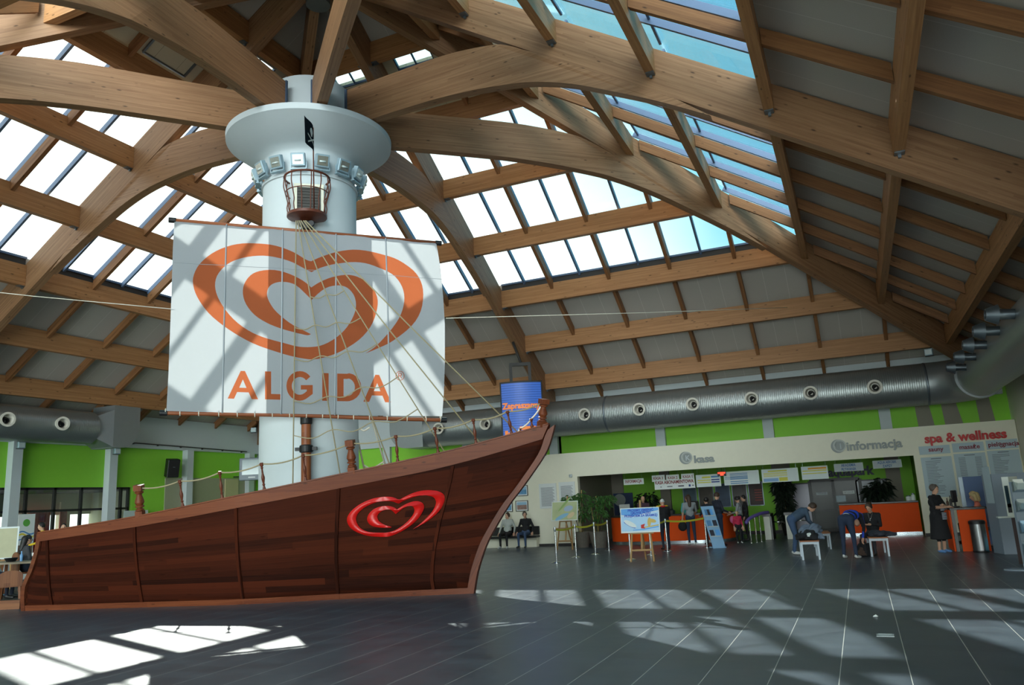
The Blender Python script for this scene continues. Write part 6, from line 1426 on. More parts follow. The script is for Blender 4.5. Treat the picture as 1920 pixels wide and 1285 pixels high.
for i, zz in enumerate((0.28, 0.68, 1.08, 1.45)):
    f = lambda x, y, z: V((rx0+0.30, RKY+0.02, zz))+Mr @ V((x, y, z))
    m = MB()
    for a_, b_, c_, d_ in (((-0.26, -0.03, 0), (0.26, -0.03, 0), (0.26, -0.16, 0.05), (-0.26, -0.16, 0.05)), ((-0.26, -0.16, 0.05), (0.26, -0.16, 0.05), (0.26, -0.20, 0.17), (-0.26, -0.20, 0.17)), ((-0.26, -0.03, 0), (-0.26, -0.16, 0.05), (-0.26, -0.20, 0.17), (-0.26, -0.03, 0.22))):
        m.add([f(*a_), f(*b_), f(*c_), f(*d_)], [(0, 1, 2, 3)])
    o = m.build('tray', ACR, RK); md = o.modifiers.new('thickness', 'SOLIDIFY'); md.thickness = 0.006
    for k in range(2):
        m = MB(); u = -0.13+0.26*k
        m.hexa([f(u-0.1, -0.05, 0.015), f(u+0.1, -0.05, 0.015), f(u+0.1, -0.13, 0.045), f(u-0.1, -0.13, 0.045), f(u-0.1, -0.045, 0.24), f(u+0.1, -0.045, 0.24), f(u+0.1, -0.06, 0.24), f(u-0.1, -0.06, 0.24)])
        tag(m.build('brochures', [PAPER, PALB, PAL][(i+k) % 3], None), 'pale brochures in the grey rack, %s tray from the floor, %s pile' % (ORD[i], 'near' if k else 'far'), 'brochures', 'brochures in the rack')
# ---- on the floor
q = on_floor(1660, 1192); m = MB()
for s in (-1, 1): m.box((q.x+s*0.085, q.y, 0.003), (0.015, 0.16, 0.006)); m.box((q.x, q.y+s*0.075, 0.003), (0.19, 0.015, 0.006))
m.box((q.x, q.y, 0.002), (0.15, 0.13, 0.003)); tag(m.build('floor_socket', PAL, None), 'small flush floor socket with a pale frame in the sunlit floor', 'floor socket')
q = on_floor(1641, 1157); m = MB(); m.add([q+V(p) for p in ((-0.03, -0.02, 0.004), (0.03, -0.03, 0.004), (0.01, 0.0, 0.03), (0.04, 0.03, 0.006), (-0.02, 0.03, 0.012))], [(0, 1, 2), (1, 3, 2), (3, 4, 2), (4, 0, 2)]); tag(m.build('paper_scrap', PAPER, None), 'tiny white paper scrap lying on the floor between the sun patches', 'litter')
# ================================================================ PEOPLE
SKIN = mat('skin', srgb(206, 160, 134), 0.6, noise=0.04); LIP = mat('lips', srgb(160, 92, 84), 0.5); EYE = mat('eyes', srgb(40, 34, 32), 0.3)
def fab(name, r, g, b, n=0.12): return mat('fabric_'+name, srgb(r, g, b), 0.85, noise=n, nscale=20, bump=0.2)
F_BLK = fab('black', 26, 26, 30); F_GRY = fab('grey', 140, 146, 150); F_HOOD = fab('hoodie_grey', 176, 182, 178); F_JEAN = fab('jeans', 62, 84, 116); F_JEAND = fab('dark_jeans', 36, 50, 74)
F_NAVY = fab('navy', 30, 36, 52); F_TEAL = fab('teal', 70, 176, 176); F_PURP = fab('plum', 70, 48, 62); F_YEL = fab('yellow', 226, 190, 40); F_RED = fab('pink_red', 186, 40, 74); F_CORAL = fab('coral', 210, 116, 96); F_SLATE = fab('slate_blue', 62, 80, 100)
SHOE_W = mat('shoe_white', srgb(206, 208, 206), 0.6); SHOE_B = mat('shoe_black', srgb(30, 28, 28), 0.5); SHOE_BL = mat('slipper_blue', srgb(96, 140, 196), 0.6)
H_BRN = mat('hair_brown', srgb(64, 46, 34), 0.55, noise=0.3, nscale=40, bump=0.5); H_BLK = mat('hair_black', srgb(28, 24, 24), 0.5, noise=0.3, nscale=40, bump=0.5); H_BLD = mat('hair_blonde', srgb(196, 172, 124), 0.55, noise=0.25, nscale=40, bump=0.5); H_GRY = mat('hair_grey_brown', srgb(92, 82, 76), 0.55, noise=0.3, nscale=40, bump=0.5)
def stripes(name, c1, c2, period, vec=(0, 0, 1), duty=0.5):
    m = bpy.data.materials.new(name); m.use_nodes = True; nt = m.node_tree; b = nt.nodes['Principled BSDF']; N = nt.nodes.new; L = nt.links.new
    tc = N('ShaderNodeTexCoord'); s = N('ShaderNodeVectorMath'); s.operation = 'DOT_PRODUCT'; s.inputs[1].default_value = vec; L(tc.outputs['Object'], s.inputs[0])
    k = N('ShaderNodeMath'); k.operation = 'MULTIPLY_ADD'; k.inputs[1].default_value = 1/period; k.inputs[2].default_value = 40.2; L(s.outputs['Value'], k.inputs[0])
    f = N('ShaderNodeMath'); f.operation = 'FRACT'; L(k.outputs[0], f.inputs[0]); g = N('ShaderNodeMath'); g.operation = 'GREATER_THAN'; g.inputs[1].default_value = duty; L(f.outputs[0], g.inputs[0])
    x = N('ShaderNodeMix'); x.data_type = 'RGBA'; x.inputs['A'].default_value = c1; x.inputs['B'].default_value = c2; L(g.outputs[0], x.inputs['Factor']); L(x.outputs['Result'], b.inputs['Base Color']); b.inputs['Roughness'].default_value = 0.85
    return m
def capsule(m, a, b, ra, rb, n=12):
    a, b = V(a), V(b); d = b-a; L = d.length
    if L < 1e-4: m.sphere(a, ra, n); return
    prof = [(ra*math.sin(t), -ra*math.cos(t)) for t in (math.pi/2*i/4 for i in range(5))]+[(rb*math.cos(t), L+rb*math.sin(t)) for t in (math.pi/2*i/4 for i in range(5))]
    prof[0] = (0.0, -ra); prof[-1] = (0.0, L+rb)
    m.lathe([(max(r, 1e-5), z) for r, z in prof], n, a, axis=d)
def J_stand(arms='down'):
    J = dict(hipL=(-.09, 0, .93), hipR=(.09, 0, .93), kneL=(-.105, .02, .50), kneR=(.105, .02, .50), ankL=(-.11, -.02, .085), ankR=(.11, -.02, .085), toeL=(-.13, .13, .035), toeR=(.13, .13, .035),
             chest=(0, 0, 1.30), shL=(-.18, -.01, 1.43), shR=(.18, -.01, 1.43), neck=(0, -.01, 1.49), head=(0, .03, 1.63), look=(0, 1, 0))
    if arms == 'down': J.update(elL=(-.25, -.03, 1.15), elR=(.25, -.03, 1.15), wrL=(-.25, .07, .92), wrR=(.25, .07, .92))
    if arms == 'forward': J.update(elL=(-.24, .06, 1.16), elR=(.24, .06, 1.16), wrL=(-.14, .32, 1.09), wrR=(.14, .32, 1.09))
    if arms == 'crossed': J.update(elL=(-.25, .10, 1.17), elR=(.25, .10, 1.17), wrL=(.06, .23, 1.22), wrR=(-.06, .25, 1.17))
    if arms == 'one': J.update(elL=(-.24, .05, 1.16), elR=(.25, -.04, 1.15), wrL=(-.16, .30, 1.12), wrR=(.27, .06, .92))
    return J
def J_sit(arms='lap'):
    J = dict(hipL=(-.09, 0, .53), hipR=(.09, 0, .53), kneL=(-.14, .43, .52), kneR=(.14, .43, .52), ankL=(-.14, .42, .085), ankR=(.14, .42, .085), toeL=(-.17, .57, .035), toeR=(.17, .57, .035),
             chest=(0, -.04, .90), shL=(-.18, -.04, 1.03), shR=(.18, -.04, 1.03), neck=(0, -.03, 1.09), head=(0, .02, 1.23), look=(0, 1, -.1))
    if arms == 'lap': J.update(elL=(-.25, .00, .77), elR=(.25, .00, .77), wrL=(-.10, .24, .66), wrR=(.10, .24, .66))
    if arms == 'side': J.update(elL=(-.30, -.05, .78), elR=(.30, -.05, .78), wrL=(-.32, .10, .58), wrR=(.32, .10, .58))
    if arms == 'phone': J.update(elL=(-.23, .04, .76), elR=(.23, .04, .76), wrL=(-.06, .27, .80), wrR=(.06, .27, .80), head=(0, .06, 1.22), look=(0, 1, -.45))
    return J
def hand(m, w, d, side, curl=0.6):
    """palm, four bent fingers of different length and a thumb from the side of the palm"""
    d = V(d).normalized(); s = d.cross(V((0, 0, 1)))
    s = s.normalized() if s.length > 0.2 else V((1, 0, 0)); n = s.cross(d)*(-1)
    w = V(w); capsule(m, w, w+d*0.075, 0.026, 0.032, 8); capsule(m, w+d*0.05-s*0.018, w+d*0.08+s*0.018, 0.022, 0.022, 8)
    for k, L in enumerate((0.068, 0.078, 0.073, 0.058)):
        b = w+d*0.092+s*(0.030-0.020*k); p1 = b+d*L*0.5+n*L*0.12*curl; p2 = p1+(d*(1-curl*0.7)+n*curl).normalized()*L*0.5
        m.tube([b-d*0.015, b, p1, p2], [0.0095, 0.0095, 0.009, 0.0065], 6)
    t0 = w+d*0.03+s*0.026*side; m.tube([t0, t0+(d*0.6+s*side*0.8+n*0.3).normalized()*0.035, t0+(d*0.9+s*side*0.5+n*0.5).normalized()*0.068], [0.012, 0.011, 0.008], 6)
def person(label, loc, face, J, top_, bottom, shoe, hair, hair_style='short', scale=1.0, extra=(), sleeves=True, girth=1.0, skirt=None, cat='person', group='people in the hall'):
    """one continuous body remeshed from tapered limbs; clothes are areas of that body, hair is a child"""
    loc = V(loc); R = Matrix.Rotation(face-math.pi/2, 3, 'Z'); P = {k: R @ V(v)*scale for k, v in J.items()}
    s = scale; root = empty('person', loc, label, cat, group)
    prim = []      # a, b, ra, rb, region
    add = lambda a, b, ra, rb, reg: prim.append((V(a), V(b), ra*s, rb*s, reg))
    T, B, K, SH = 0, 1, 2, 3
    hl, hr = P['hipL'], P['hipR']; pel = (hl+hr)/2; ch = P['chest']; side = (hr-hl).normalized()
    for S_ in 'LR':
        k = P['kne'+S_]; a = P['ank'+S_]; t = P['toe'+S_]; h = P['hip'+S_]
        add(h, k, .088*girth, .060, B); add(k, a, .058, .040, B if not skirt else K); add(a-V((0, 0, .03*s)), t, .042, .036, SH); add(a+(a-t).normalized()*0.03*s-V((0, 0, .035*s)), a-V((0, 0, .03*s)), .036, .04, SH)
        e = P['el'+S_]; w = P['wr'+S_]; q = P['sh'+S_]
        add(q, e, .056, .045, T); add(e, w, .044, .031, T if sleeves else K)
        add(q, ch, .065, .10*girth, T)
    up = (ch-pel).normalized()
    add(hl*0.9+hr*0.1+up*.03*s, hr*0.9+hl*0.1+up*.03*s, .115*girth, .115*girth, B)
    mid = (pel+ch)/2
    add(mid-side*.055*s, mid+side*.055*s, .112*girth, .112*girth, T); add(pel+up*.12*s, ch, .118*girth, .122*girth, T)
    add(ch-side*.075*s, ch+side*.075*s, .112*girth, .112*girth, T); add(P['shL']*.85+P['shR']*.15, P['shR']*.85+P['shL']*.15, .066, .066, T)
    add((P['shL']+P['shR'])/2, P['neck'], .075, .055, T); add(P['neck'], P['head']-(P['head']-P['neck']).normalized()*.05*s, .050, .050, K)
    lk = (R @ V(J['look'])).normalized(); hu = (P['head']-P['neck']).normalized(); hu = (hu-lk*hu.dot(lk)).normalized(); hs = lk.cross(hu)
    HM = Matrix((hs, lk, hu)).transposed()
    if skirt:
        zt_s, zb_s, r0, r1 = skirt; add(pel+up*0.05*s, V((pel.x, pel.y, zb_s*s+r1*0.0)), r0, r1, B)
    m = MB()
    for a, b, ra, rb, reg in prim:
        if skirt and (a, b, ra, rb, reg) == prim[-1]:
            m.lathe([(0.001, 0.02), (r0*s, 0), (r0*1.05*s, -(pel.z-zb_s*s)*0.4), (r1*s, -(pel.z-zb_s*s)), (0.001, -(pel.z-zb_s*s))][::-1], 20, V((pel.x, pel.y, pel.z+0.05*s)))
        else: capsule(m, a, b, ra, rb)
    h = P['head']
    m.sphere(h+hu*.015*s, s, 16, (.075, .094, .112), HM); m.sphere(h-hu*.055*s+lk*.028*s, s, 12, (.054, .060, .062), HM)
    m.sphere(h+lk*.098*s-hu*.012*s, s, 8, (.014, .018, .026), HM)
    for q in (-1, 1): m.sphere(h+hs*.076*s*q, s, 8, (.010, .020, .030), HM)
    me = bpy.data.meshes.new('tmp_body'); me.from_pydata([tuple(v) for v in m.v], [], m.f); t = bpy.data.objects.new('tmp_body', me); COL.objects.link(t)
    r_ = t.modifiers.new('r', 'REMESH'); r_.mode = 'VOXEL'; r_.voxel_size = 0.019*max(0.75, s)
    sm = t.modifiers.new('s', 'SMOOTH'); sm.factor = 0.5; sm.iterations = 3
    nm = bpy.data.meshes.new_from_object(t.evaluated_get(bpy.context.evaluated_depsgraph_get())); bpy.data.objects.remove(t); bpy.data.meshes.remove(me)
    sole = min(v.co.z for v in nm.vertices)
    body = MB(); body.v = [v.co.copy() for v in nm.vertices]; body.f = [list(p.vertices) for p in nm.polygons]
    headr = h+hu*.0
    for p in nm.polygons:
        c = p.center; best = (9, K)
        if (c-h).length < 0.135*s and (c-h).dot(hu) > -0.10*s: reg = K
        else:
            for a, b, ra, rb, rg in (prim[:-1] if skirt and c.z < skirt[1]*s-0.005 else prim):
                d = b-a; L2 = d.length_squared; tt = 0 if L2 < 1e-9 else max(0, min(1, (c-a).dot(d)/L2)); x = (c-(a+d*tt)).length-lerp(ra, rb, tt)
                if x < best[0]: best = (x, rg)
            reg = best[1]
        body.m.append(reg); body.g.append(V((0, 0, 1)))
    bpy.data.meshes.remove(nm)
    body.cm = K
    for S_, sg in (('L', -1), ('R', 1)): hand(body, P['wr'+S_], P['wr'+S_]-P['el'+S_], -sg)
    body.cm = 4
    for q in (-1, 1): body.sphere(h+hs*.030*s*q+lk*.088*s+hu*.012*s, .0095*s, 8)
    body.cm = 5; body.sphere(h+lk*.086*s-hu*.058*s, s, 8, (.022, .008, .007), HM)
    off = V((0, 0, 0.0)); 
    body.v = [v+loc-V((0, 0, min(0.0, sole))) for v in body.v]
    body.build('body', [top_, bottom, SKIN, shoe, EYE, LIP], root, smooth=True)
    # hair
    hm = MB(); hc = h+loc-V((0, 0, min(0.0, sole)))
    if hair_style != 'none':
        n = 16; rings = 7; q = []
        for i in range(rings+1):
            a = math.radians(0+i*(118 if hair_style != 'cap' else 92)/rings)
            for j in range(n):
                b = 2*math.pi*j/n; front = max(0.0, math.sin(b)); a2 = a*(1-0.55*front**1.5)
                bump = 1+0.04*math.sin(j*5+i*3)
                q.append(hc+HM @ (V((.080*math.sin(a2)*math.cos(b), .098*math.sin(a2)*math.sin(b)-0.006, .020+.108*math.cos(a2)))*s*bump))
        hm.add(q, [(i*n+j, i*n+(j+1) % n, (i+1)*n+(j+1) % n, (i+1)*n+j) for i in range(rings) for j in range(n)])
        if hair_style == 'long': capsule(hm, hc+HM @ V((0, -.07*s, .02*s)), hc+HM @ V((0, -.115*s, -.26*s)), .075*s, .045*s)
        if hair_style == 'bob':
            for q_ in (-1, 1): capsule(hm, hc+HM @ V((.062*q_*s, -.03*s, .03*s)), hc+HM @ V((.068*q_*s, -.03*s, -.09*s)), .042*s, .034*s)
            capsule(hm, hc+HM @ V((0, -.07*s, .02*s)), hc+HM @ V((0, -.075*s, -.10*s)), .07*s, .055*s)
        if hair_style == 'bun': hm.sphere(hc+HM @ V((0, -.10*s, .06*s)), .045*s, 10)
        if hair_style == 'puffy': hm.sphere(hc+HM @ V((0, -.045*s, .05*s)), s, 14, (.092, .078, .088), HM)
        o = hm.build('cap' if hair_style == 'cap' else 'hair', hair, root, smooth=True); md = o.modifiers.new('thickness', 'SOLIDIFY'); md.thickness = 0.012*s; md.offset = 1
    return root, P, loc-V((0, 0, min(0.0, sole))), R
ANG = lambda v: math.atan2(v.y, v.x)
TO_CAM = lambda p: math.atan2(CAM.y-p[1], CAM.x-p[0])
FR_ = math.atan2(RGT.y, RGT.x); FF_ = math.atan2(FWD.y, FWD.x)
# two men on the wall bench
q = on_y(955, 985, 14.36); J = J_sit('side'); J['head'] = (-.02, .0, 1.22); J['look'] = (.35, 1, 0)
person('seated man in a grey hoodie, black trousers and white shoes on the wall bench', (q.x-0.05, 14.28, 0), -math.pi/2, J, F_HOOD, F_BLK, SHOE_W, H_BRN, 'short')
q = on_y(985, 985, 14.36); J = J_sit('side'); J['look'] = (-.5, 1, 0)
person('seated man in a black jumper and blue jeans on the wall bench', (q.x+0.04, 14.28, 0), -math.pi/2, J, F_BLK, F_JEAN, SHOE_B, H_GRY, 'short')
# queue at the ticket counter
q = on_floor(1250, 1031)
r, P, L0, R = person('person in a black jacket and white cap standing at the orange ticket counter', (q.x, q.y, 0), FF_+0.15, J_stand('forward'), F_BLK, F_NAVY, SHOE_B, SHOE_W, 'cap', girth=1.15, scale=0.91)
m = MB(); m.lathe([(0.078, -0.02), (0.082, 0.02), (0.066, 0.03), (0.062, -0.02), (0.078, -0.02)], 16, L0+P['neck']); m.build('red_collar', WAVEC[7], r, smooth=True)
q = on_y(1299, 1022, 13.2); J = J_stand('one'); J['wrL'] = (-.27, .05, .93); J['elL'] = (-.25, -.03, 1.16); J['elR'] = (.26, .10, 1.17); J['wrR'] = (.25, .36, 1.08)
r, P, L0, R = person('woman in a grey t-shirt and jeans with long dark hair and a black bag', (q.x, 13.2, 0), FF_, J, F_GRY, F_JEAND, SHOE_W, H_BRN, 'long', sleeves=False, scale=0.96, girth=0.92)
w = L0+P['wrL']; BAG = empty('handbag', w-V((0, 0, 0.40)), 'black handbag hanging from the hand of the woman in grey', 'bag')
m = MB(); m.sphere(w-V((0.02, 0, 0.26)), 0.16, 14, (0.95, 0.55, 1.0)); m.build('bag_body', F_BLK, BAG, smooth=True)
m = MB(); m.tube([w-V((0.09, 0, 0.15)), w-V((0.06, 0, 0.02)), w+V((0, 0, -0.01)), w+V((0.04, 0, -0.02)), w+V((0.07, 0, -0.15))], 0.010, 6); m.build('strap', BLACK, BAG, smooth=True)
q = on_y(1326, 960, 13.3); J = J_stand('forward')
person('person with curly black hair and dark jacket waiting behind the leaflet stand', (q.x, 13.3, 0), FF_+0.3, J, F_NAVY, F_BLK, SHOE_B, H_BLK, 'puffy', scale=0.89)
q = on_floor(1352, 1024); J = J_stand('forward'); J['look'] = (0, 1, -.25)
person('man in a dark navy jacket and jeans facing right beside the leaflet stand', (q.x, q.y, 0), FR_+0.35, J, F_NAVY, F_JEAND, SHOE_B, H_BRN, 'short', scale=0.98, girth=1.08)
q = on_y(1386, 960, 14.3); J = J_stand('forward'); J['look'] = (.2, 1, -.3)
person('woman in a grey jacket with pinned dark hair bending over at the purple rail', (q.x, 14.3, 0), FR_+math.pi-0.5, J, F_GRY, F_NAVY, SHOE_B, H_BLK, 'bun', scale=0.88)
q = on_y(1397, 955, 14.75); J = J_stand('down')
person('dark haired person in black standing behind the grey jacketed woman', (q.x, 14.75, 0), FR_+math.pi-0.2, J, F_BLK, F_BLK, SHOE_B, H_BLK, 'short', scale=0.90)
q = on_y(1389, 1019, 13.7); J = J_stand('down'); J['look'] = (.3, 1, 0)
r, P, L0, R = person('small child in a pink and red top with a blue sleeve by the purple rail', (q.x-0.02, 13.62, 0), -1.1, J, F_RED, F_BLK, SHOE_W, H_BLD, 'short', scale=0.60, girth=1.15)
m = MB(); m.sphere(L0+P['chest']+R @ V((0.12, -0.10, 0)), 0.11, 12, (1, 0.7, 1.2)); m.build('backpack', mat('pink_pack', srgb(206, 96, 140), 0.7), r, smooth=True)
q = on_y(1289, 945, 15.2); person('member of staff in a turquoise top with red hair behind the ticket counter', (q.x, 15.2, 0), -math.pi/2, J_stand('forward'), F_TEAL, F_NAVY, SHOE_B, mat('hair_red', srgb(110, 52, 36), 0.55), 'short', scale=0.94)
q = on_y(1206, 945, 15.3); J = J_stand('forward'); J['look'] = (.4, 1, -.2); person('bald member of staff in a plum top behind the ticket counter', (q.x, 15.3, 0), -1.3, J, F_PURP, F_NAVY, SHOE_B, H_BLK, 'none', scale=0.98)
q = on_y(1236, 955, 15.1); J = J_sit('lap'); person('member of staff in a yellow top partly hidden behind the white capped person', (q.x, 15.55, 0.28), -math.pi/2, J, F_YEL, F_NAVY, SHOE_B, H_BLK, 'short', scale=0.97)
# by the benches
STR = stripes('blue_black_stripes', srgb(34, 70, 190), srgb(22, 24, 34), 0.150, (math.cos(FR_+0.75)*0.95, math.sin(FR_+0.75)*0.95, 0.3))
q = on_floor(1500, 1041); J = J_stand('down'); J.update(hipL=(-.09, -.02, .90), hipR=(.09, -.02, .90), kneL=(-.12, .06, .49), kneR=(.12, .06, .49), chest=(0, .30, 1.09), shL=(-.18, .38, 1.14), shR=(.18, .38, 1.14), neck=(0, .45, 1.16), head=(0, .56, 1.20), elL=(-.23, .42, .88), elR=(.23, .42, .88), wrL=(-.10, .56, .70), wrR=(.10, .56, .70), look=(0, .75, -.75))
person('man in a dark blue jacket and jeans bending over the clothes on a bench', (q.x-0.12, q.y+0.12, 0), FR_-0.25, J, F_SLATE, F_JEAN, SHOE_W, H_BRN, 'short', girth=1.1)
q = on_floor(1606, 1048); J = J_stand('down'); J.update(hipL=(-.10, 0, .92), hipR=(.10, 0, .92), kneL=(-.13, .03, .49), kneR=(.13, .03, .49), ankL=(-.15, 0, .085), ankR=(.15, 0, .085), toeL=(-.17, .15, .035), toeR=(.17, .15, .035), chest=(0, .34, 1.02), shL=(-.18, .46, 1.00), shR=(.18, .46, 1.00), neck=(0, .54, .96), head=(0, .62, .83), elL=(-.20, .52, .72), elR=(.20, .52, .72), wrL=(-.12, .56, .46), wrR=(.14, .52, .46), look=(0, .2, -1))
r, P, L0, R = person('man in a blue and black striped jumper and jeans bent double', (q.x-0.13, q.y+0.0, 0), FR_+0.75, J, STR, F_JEAND, SHOE_W, H_BRN, 'short', girth=1.08)
m = MB(); d = (P['chest']-(P['hipL']+P['hipR'])/2).normalized(); m.lathe([(0.128, -0.014), (0.134, 0), (0.128, 0.014), (0.115, 0)], 20, L0+(P['hipL']+P['hipR'])/2+d*0.10, axis=d); m.build('pale_belt', PAL, r, smooth=True)
sp0 = b2f(-0.05, 0.78, 0.0); J = J_sit('phone')
r, P, L0, R = person('woman in a black jumper with tied hair sitting on a bench looking at her phone', (sp0.x, sp0.y, -0.035), -math.pi/2-0.35, J, F_BLK, fab('charcoal', 52, 52, 58), SHOE_B, H_BRN, 'bun', scale=0.97)
m = MB(); c = L0+(P['wrL']+P['wrR'])/2+R @ V((0, .10, .03)); m.box(c, (0.07, 0.012, 0.12), M=R @ Matrix.Rotation(-0.7, 3, 'X')); tag(m.build('phone', BLACK, None, bevel=0.003), 'small dark phone held by the seated woman in black', 'phone')
m = MB(); m.tube(catmull([L0+P['neck']+R @ V((-.06, .05, .0)), L0+P['chest']+R @ V((0, .125, .02)), L0+P['neck']+R @ V((.06, .05, .0))], 5), 0.004, 5); m.sphere(L0+P['chest']+R @ V((0, .13, .0)), 0.016, 8); m.build('necklace', CHROME, r, smooth=True)
# woman in the long black dress, woman at the desk
q = on_floor(1769, 1037); J = J_stand('crossed'); J['look'] = (0, 1, -.05); DRESS = F_BLK
r, P, L0, R = person('stout woman in a long black dress with striped panels, arms crossed, blue slippers', (q.x, q.y, 0), FR_-1.05, J, DRESS, DRESS, SHOE_BL, H_GRY, 'puffy', scale=0.935, girth=1.32, sleeves=False, skirt=(0.9, 0.30, 0.20, 0.26))
SW = stripes('white_black_stripes', srgb(196, 204, 216), srgb(24, 24, 28), 0.032)
fwd = R @ V((0, 1, 0)); sd_ = R @ V((1, 0, 0))
for z0, z1, a0, a1, rr0 in ((1.00, 1.17, -0.45, 0.5, 0.158), (0.80, 0.965, -0.45, 0.5, 0.190)):
    m = MB(); n = 8; q_ = []
    for zz in (z0, z1):
        for i in range(n+1):
            a = lerp(a0, a1, i/n); q_.append(L0+(fwd*math.cos(a)+sd_*math.sin(a))*(rr0*0.955+0.012)+V((0, 0, zz)))
    m.add(q_, [(i, i+1, n+2+i, n+1+i) for i in range(n)]); o = m.build('striped_panel', SW, r); md = o.modifiers.new('thickness', 'SOLIDIFY'); md.thickness = 0.012; md.offset = 1
q = on_y(1833, 948, 9.0); J = J_sit('lap'); J.update(wrL=(-.12, .32, .74), wrR=(.12, .32, .74), elL=(-.24, .08, .78), elR=(.24, .08, .78), look=(0, 1, -.2))
person('fair haired woman in a coral top sitting behind the orange desk', (q.x, 9.35, 0.10), FR_+math.pi-0.55, J, F_CORAL, F_NAVY, SHOE_B, H_BLD, 'bob', scale=0.97)
CHR = empty('desk_chair', (q.x, 9.35, 0), 'dark office chair under the fair haired woman', 'chair')
m = MB(); m.lathe([(0.02, 0.42), (0.23, 0.44), (0.23, 0.52), (0.02, 0.53)], 20, (q.x, 9.35, 0)); m.build('seat', BLACK, CHR, smooth=35)
m = MB(); m.lathe([(0.03, 0.06), (0.03, 0.43)], 12, (q.x, 9.35, 0)); m.build('column', DARK, CHR)
m = MB()
for i in range(5): m.bar((q.x, 9.35, 0.05), (q.x+0.27*math.cos(i*1.2566), 9.35+0.27*math.sin(i*1.2566), 0.03), 0.04, 0.04)
m.build('base', DARK, CHR)
# clothes on the benches
def clothes(name, f, pieces, lab, seed):
    r = empty(name, f(0, 0.5, 0.46), lab, 'clothes', 'clothes left on the benches'); rnd = random.Random(seed)
    for nm, mt, (x, y, z), (sx, sy, sz), rot in pieces:
        bm = bmesh.new(); bmesh.ops.create_icosphere(bm, subdivisions=4, radius=1.0)
        ph = [rnd.uniform(0, 6) for _ in range(6)]
        for v in bm.verts:
            c = v.co; k = 1+0.16*math.sin(5*c.x+ph[0]+2*c.y)+0.12*math.sin(7*c.y+ph[1]-3*c.z)+0.09*math.sin(11*c.x-6*c.z+ph[2]); c *= k
            c.z = max(c.z, -0.55)
        M = Matrix.Rotation(rot, 3, 'Z'); mb = MB(); o_ = f(x, y, z)
        mb.add([o_+M @ V((v.co.x*sx, v.co.y*sy, v.co.z*sz)) for v in bm.verts], [[v.index for v in fc.verts] for fc in bm.faces]); bm.free()
        mb.build(nm, mt, r, smooth=True)
    return r
clothes('jacket_pile', b1f, [('black_jacket', F_BLK, (-0.02, 0.30, 0.545), (0.27, 0.30, 0.14), 0.3), ('grey_jacket', fab('grey_blue', 104, 116, 134), (0.10, 0.55, 0.66), (0.25, 0.32, 0.16), -0.4), ('sleeve', fab('grey_blue', 104, 116, 134), (0.22, 0.22, 0.53), (0.09, 0.24, 0.09), 0.4), ('white_lining', PAPER, (0.02, 0.08, 0.58), (0.05, 0.05, 0.06), 0.2)], 'heap of grey and black jackets lying on the bench before the bending man', 4)
clothes('coat', b2f, [('coat_body', fab('dark_plaid', 52, 56, 68, 0.4), (0.04, 0.30, 0.515), (0.24, 0.32, 0.09), 0.1), ('coat_sleeve', fab('dark_plaid', 52, 56, 68, 0.4), (0.24, 0.28, 0.50), (0.20, 0.20, 0.06), 0.2)], 'dark plaid coat spread on the bench beside the seated woman', 9)
q = on_floor(1622, 1044); r = clothes('rucksack', lambda x, y, z: V((q.x+x, q.y+y+0.12, z)), [('bag_body', F_BLK, (0, 0, 0.13), (0.15, 0.13, 0.22), 0.2), ('bag_pocket', fab('brown_pack', 66, 50, 42), (-0.05, -0.08, 0.09), (0.11, 0.07, 0.11), 0.1)], 'dark rucksack on the floor between the bent man and the seated woman', 12); r['category'] = 'bag'
# ================================================================ LEFT EDGE: cafe terrace beside the stern
TW_ = wood('terrace_wood', (0.22, 0.085, 0.035, 1), (0.11, 0.035, 0.015, 1), rough=0.5, lam=8); TTOP = wood('table_planks', (0.40, 0.32, 0.24, 1), (0.26, 0.20, 0.14, 1), rough=0.6, lam=8)
PF = empty('terrace_platform', (-9.0, -0.4, 0), 'low wooden edged platform left of the ship stern', 'platform')
e0, e1 = on_floor(0, 1144), on_floor(46, 1142); d = (e1-e0).normalized(); n = V((-d.y, d.x, 0)); e0 = e1-d*6.5; e1 = e1-d*0.12
zp = 0.17
m = MB(); m.prism([e0+n*0.06, e1+n*0.06, e1+n*6.0, e0+n*6.0], (0, 0, zp)); m.build('deck', mat('terrace_floor', srgb(88, 84, 78), 0.6, noise=0.1), PF)
m = MB(); m.cg = d; m.prism([e0, e1, e1+n*0.055, e0+n*0.055], (0, 0, zp+0.02)); m.build('edge_board', TW_, PF)
m = MB(); m.tube([e0+n*0.9+V((0, 0, zp+0.05)), e1+n*0.9+V((0, 0, zp+0.05))], 0.02, 8); m.build('foot_rail', CHROME, PF, smooth=True)
def P_(px, py, dp): return at_depth(px, py, dp)
def wood_table(c, a, lab, L=1.5, W=0.8):
    r = empty('wooden_table', c, lab, 'table', 'wooden terrace tables'); M = Matrix.Rotation(a, 3, 'Z'); f = lambda x, y, z: V(c)+M @ V((x, y, z))
    for k in range(5):
        m = MB(); m.cg = M @ V((1, 0, 0)); m.box(f(0, -W/2+W*(k+0.5)/5, 0.74), (L, W/5-0.012, 0.045), M=M); m.build('top_plank', TTOP, r)
    for s in (-1, 1):
        for q in (-1, 1):
            m = MB(); m.bar(f(s*(L/2-0.2), q*(W/2-0.1), 0), f(s*(L/2-0.25), q*(W/2-0.16), 0.72), 0.07, 0.07); m.build('leg', TW_, r)
        m = MB(); m.bar(f(s*(L/2-0.22), -W/2+0.1, 0.35), f(s*(L/2-0.22), W/2-0.1, 0.35), 0.05, 0.08); m.build('rail', TW_, r)
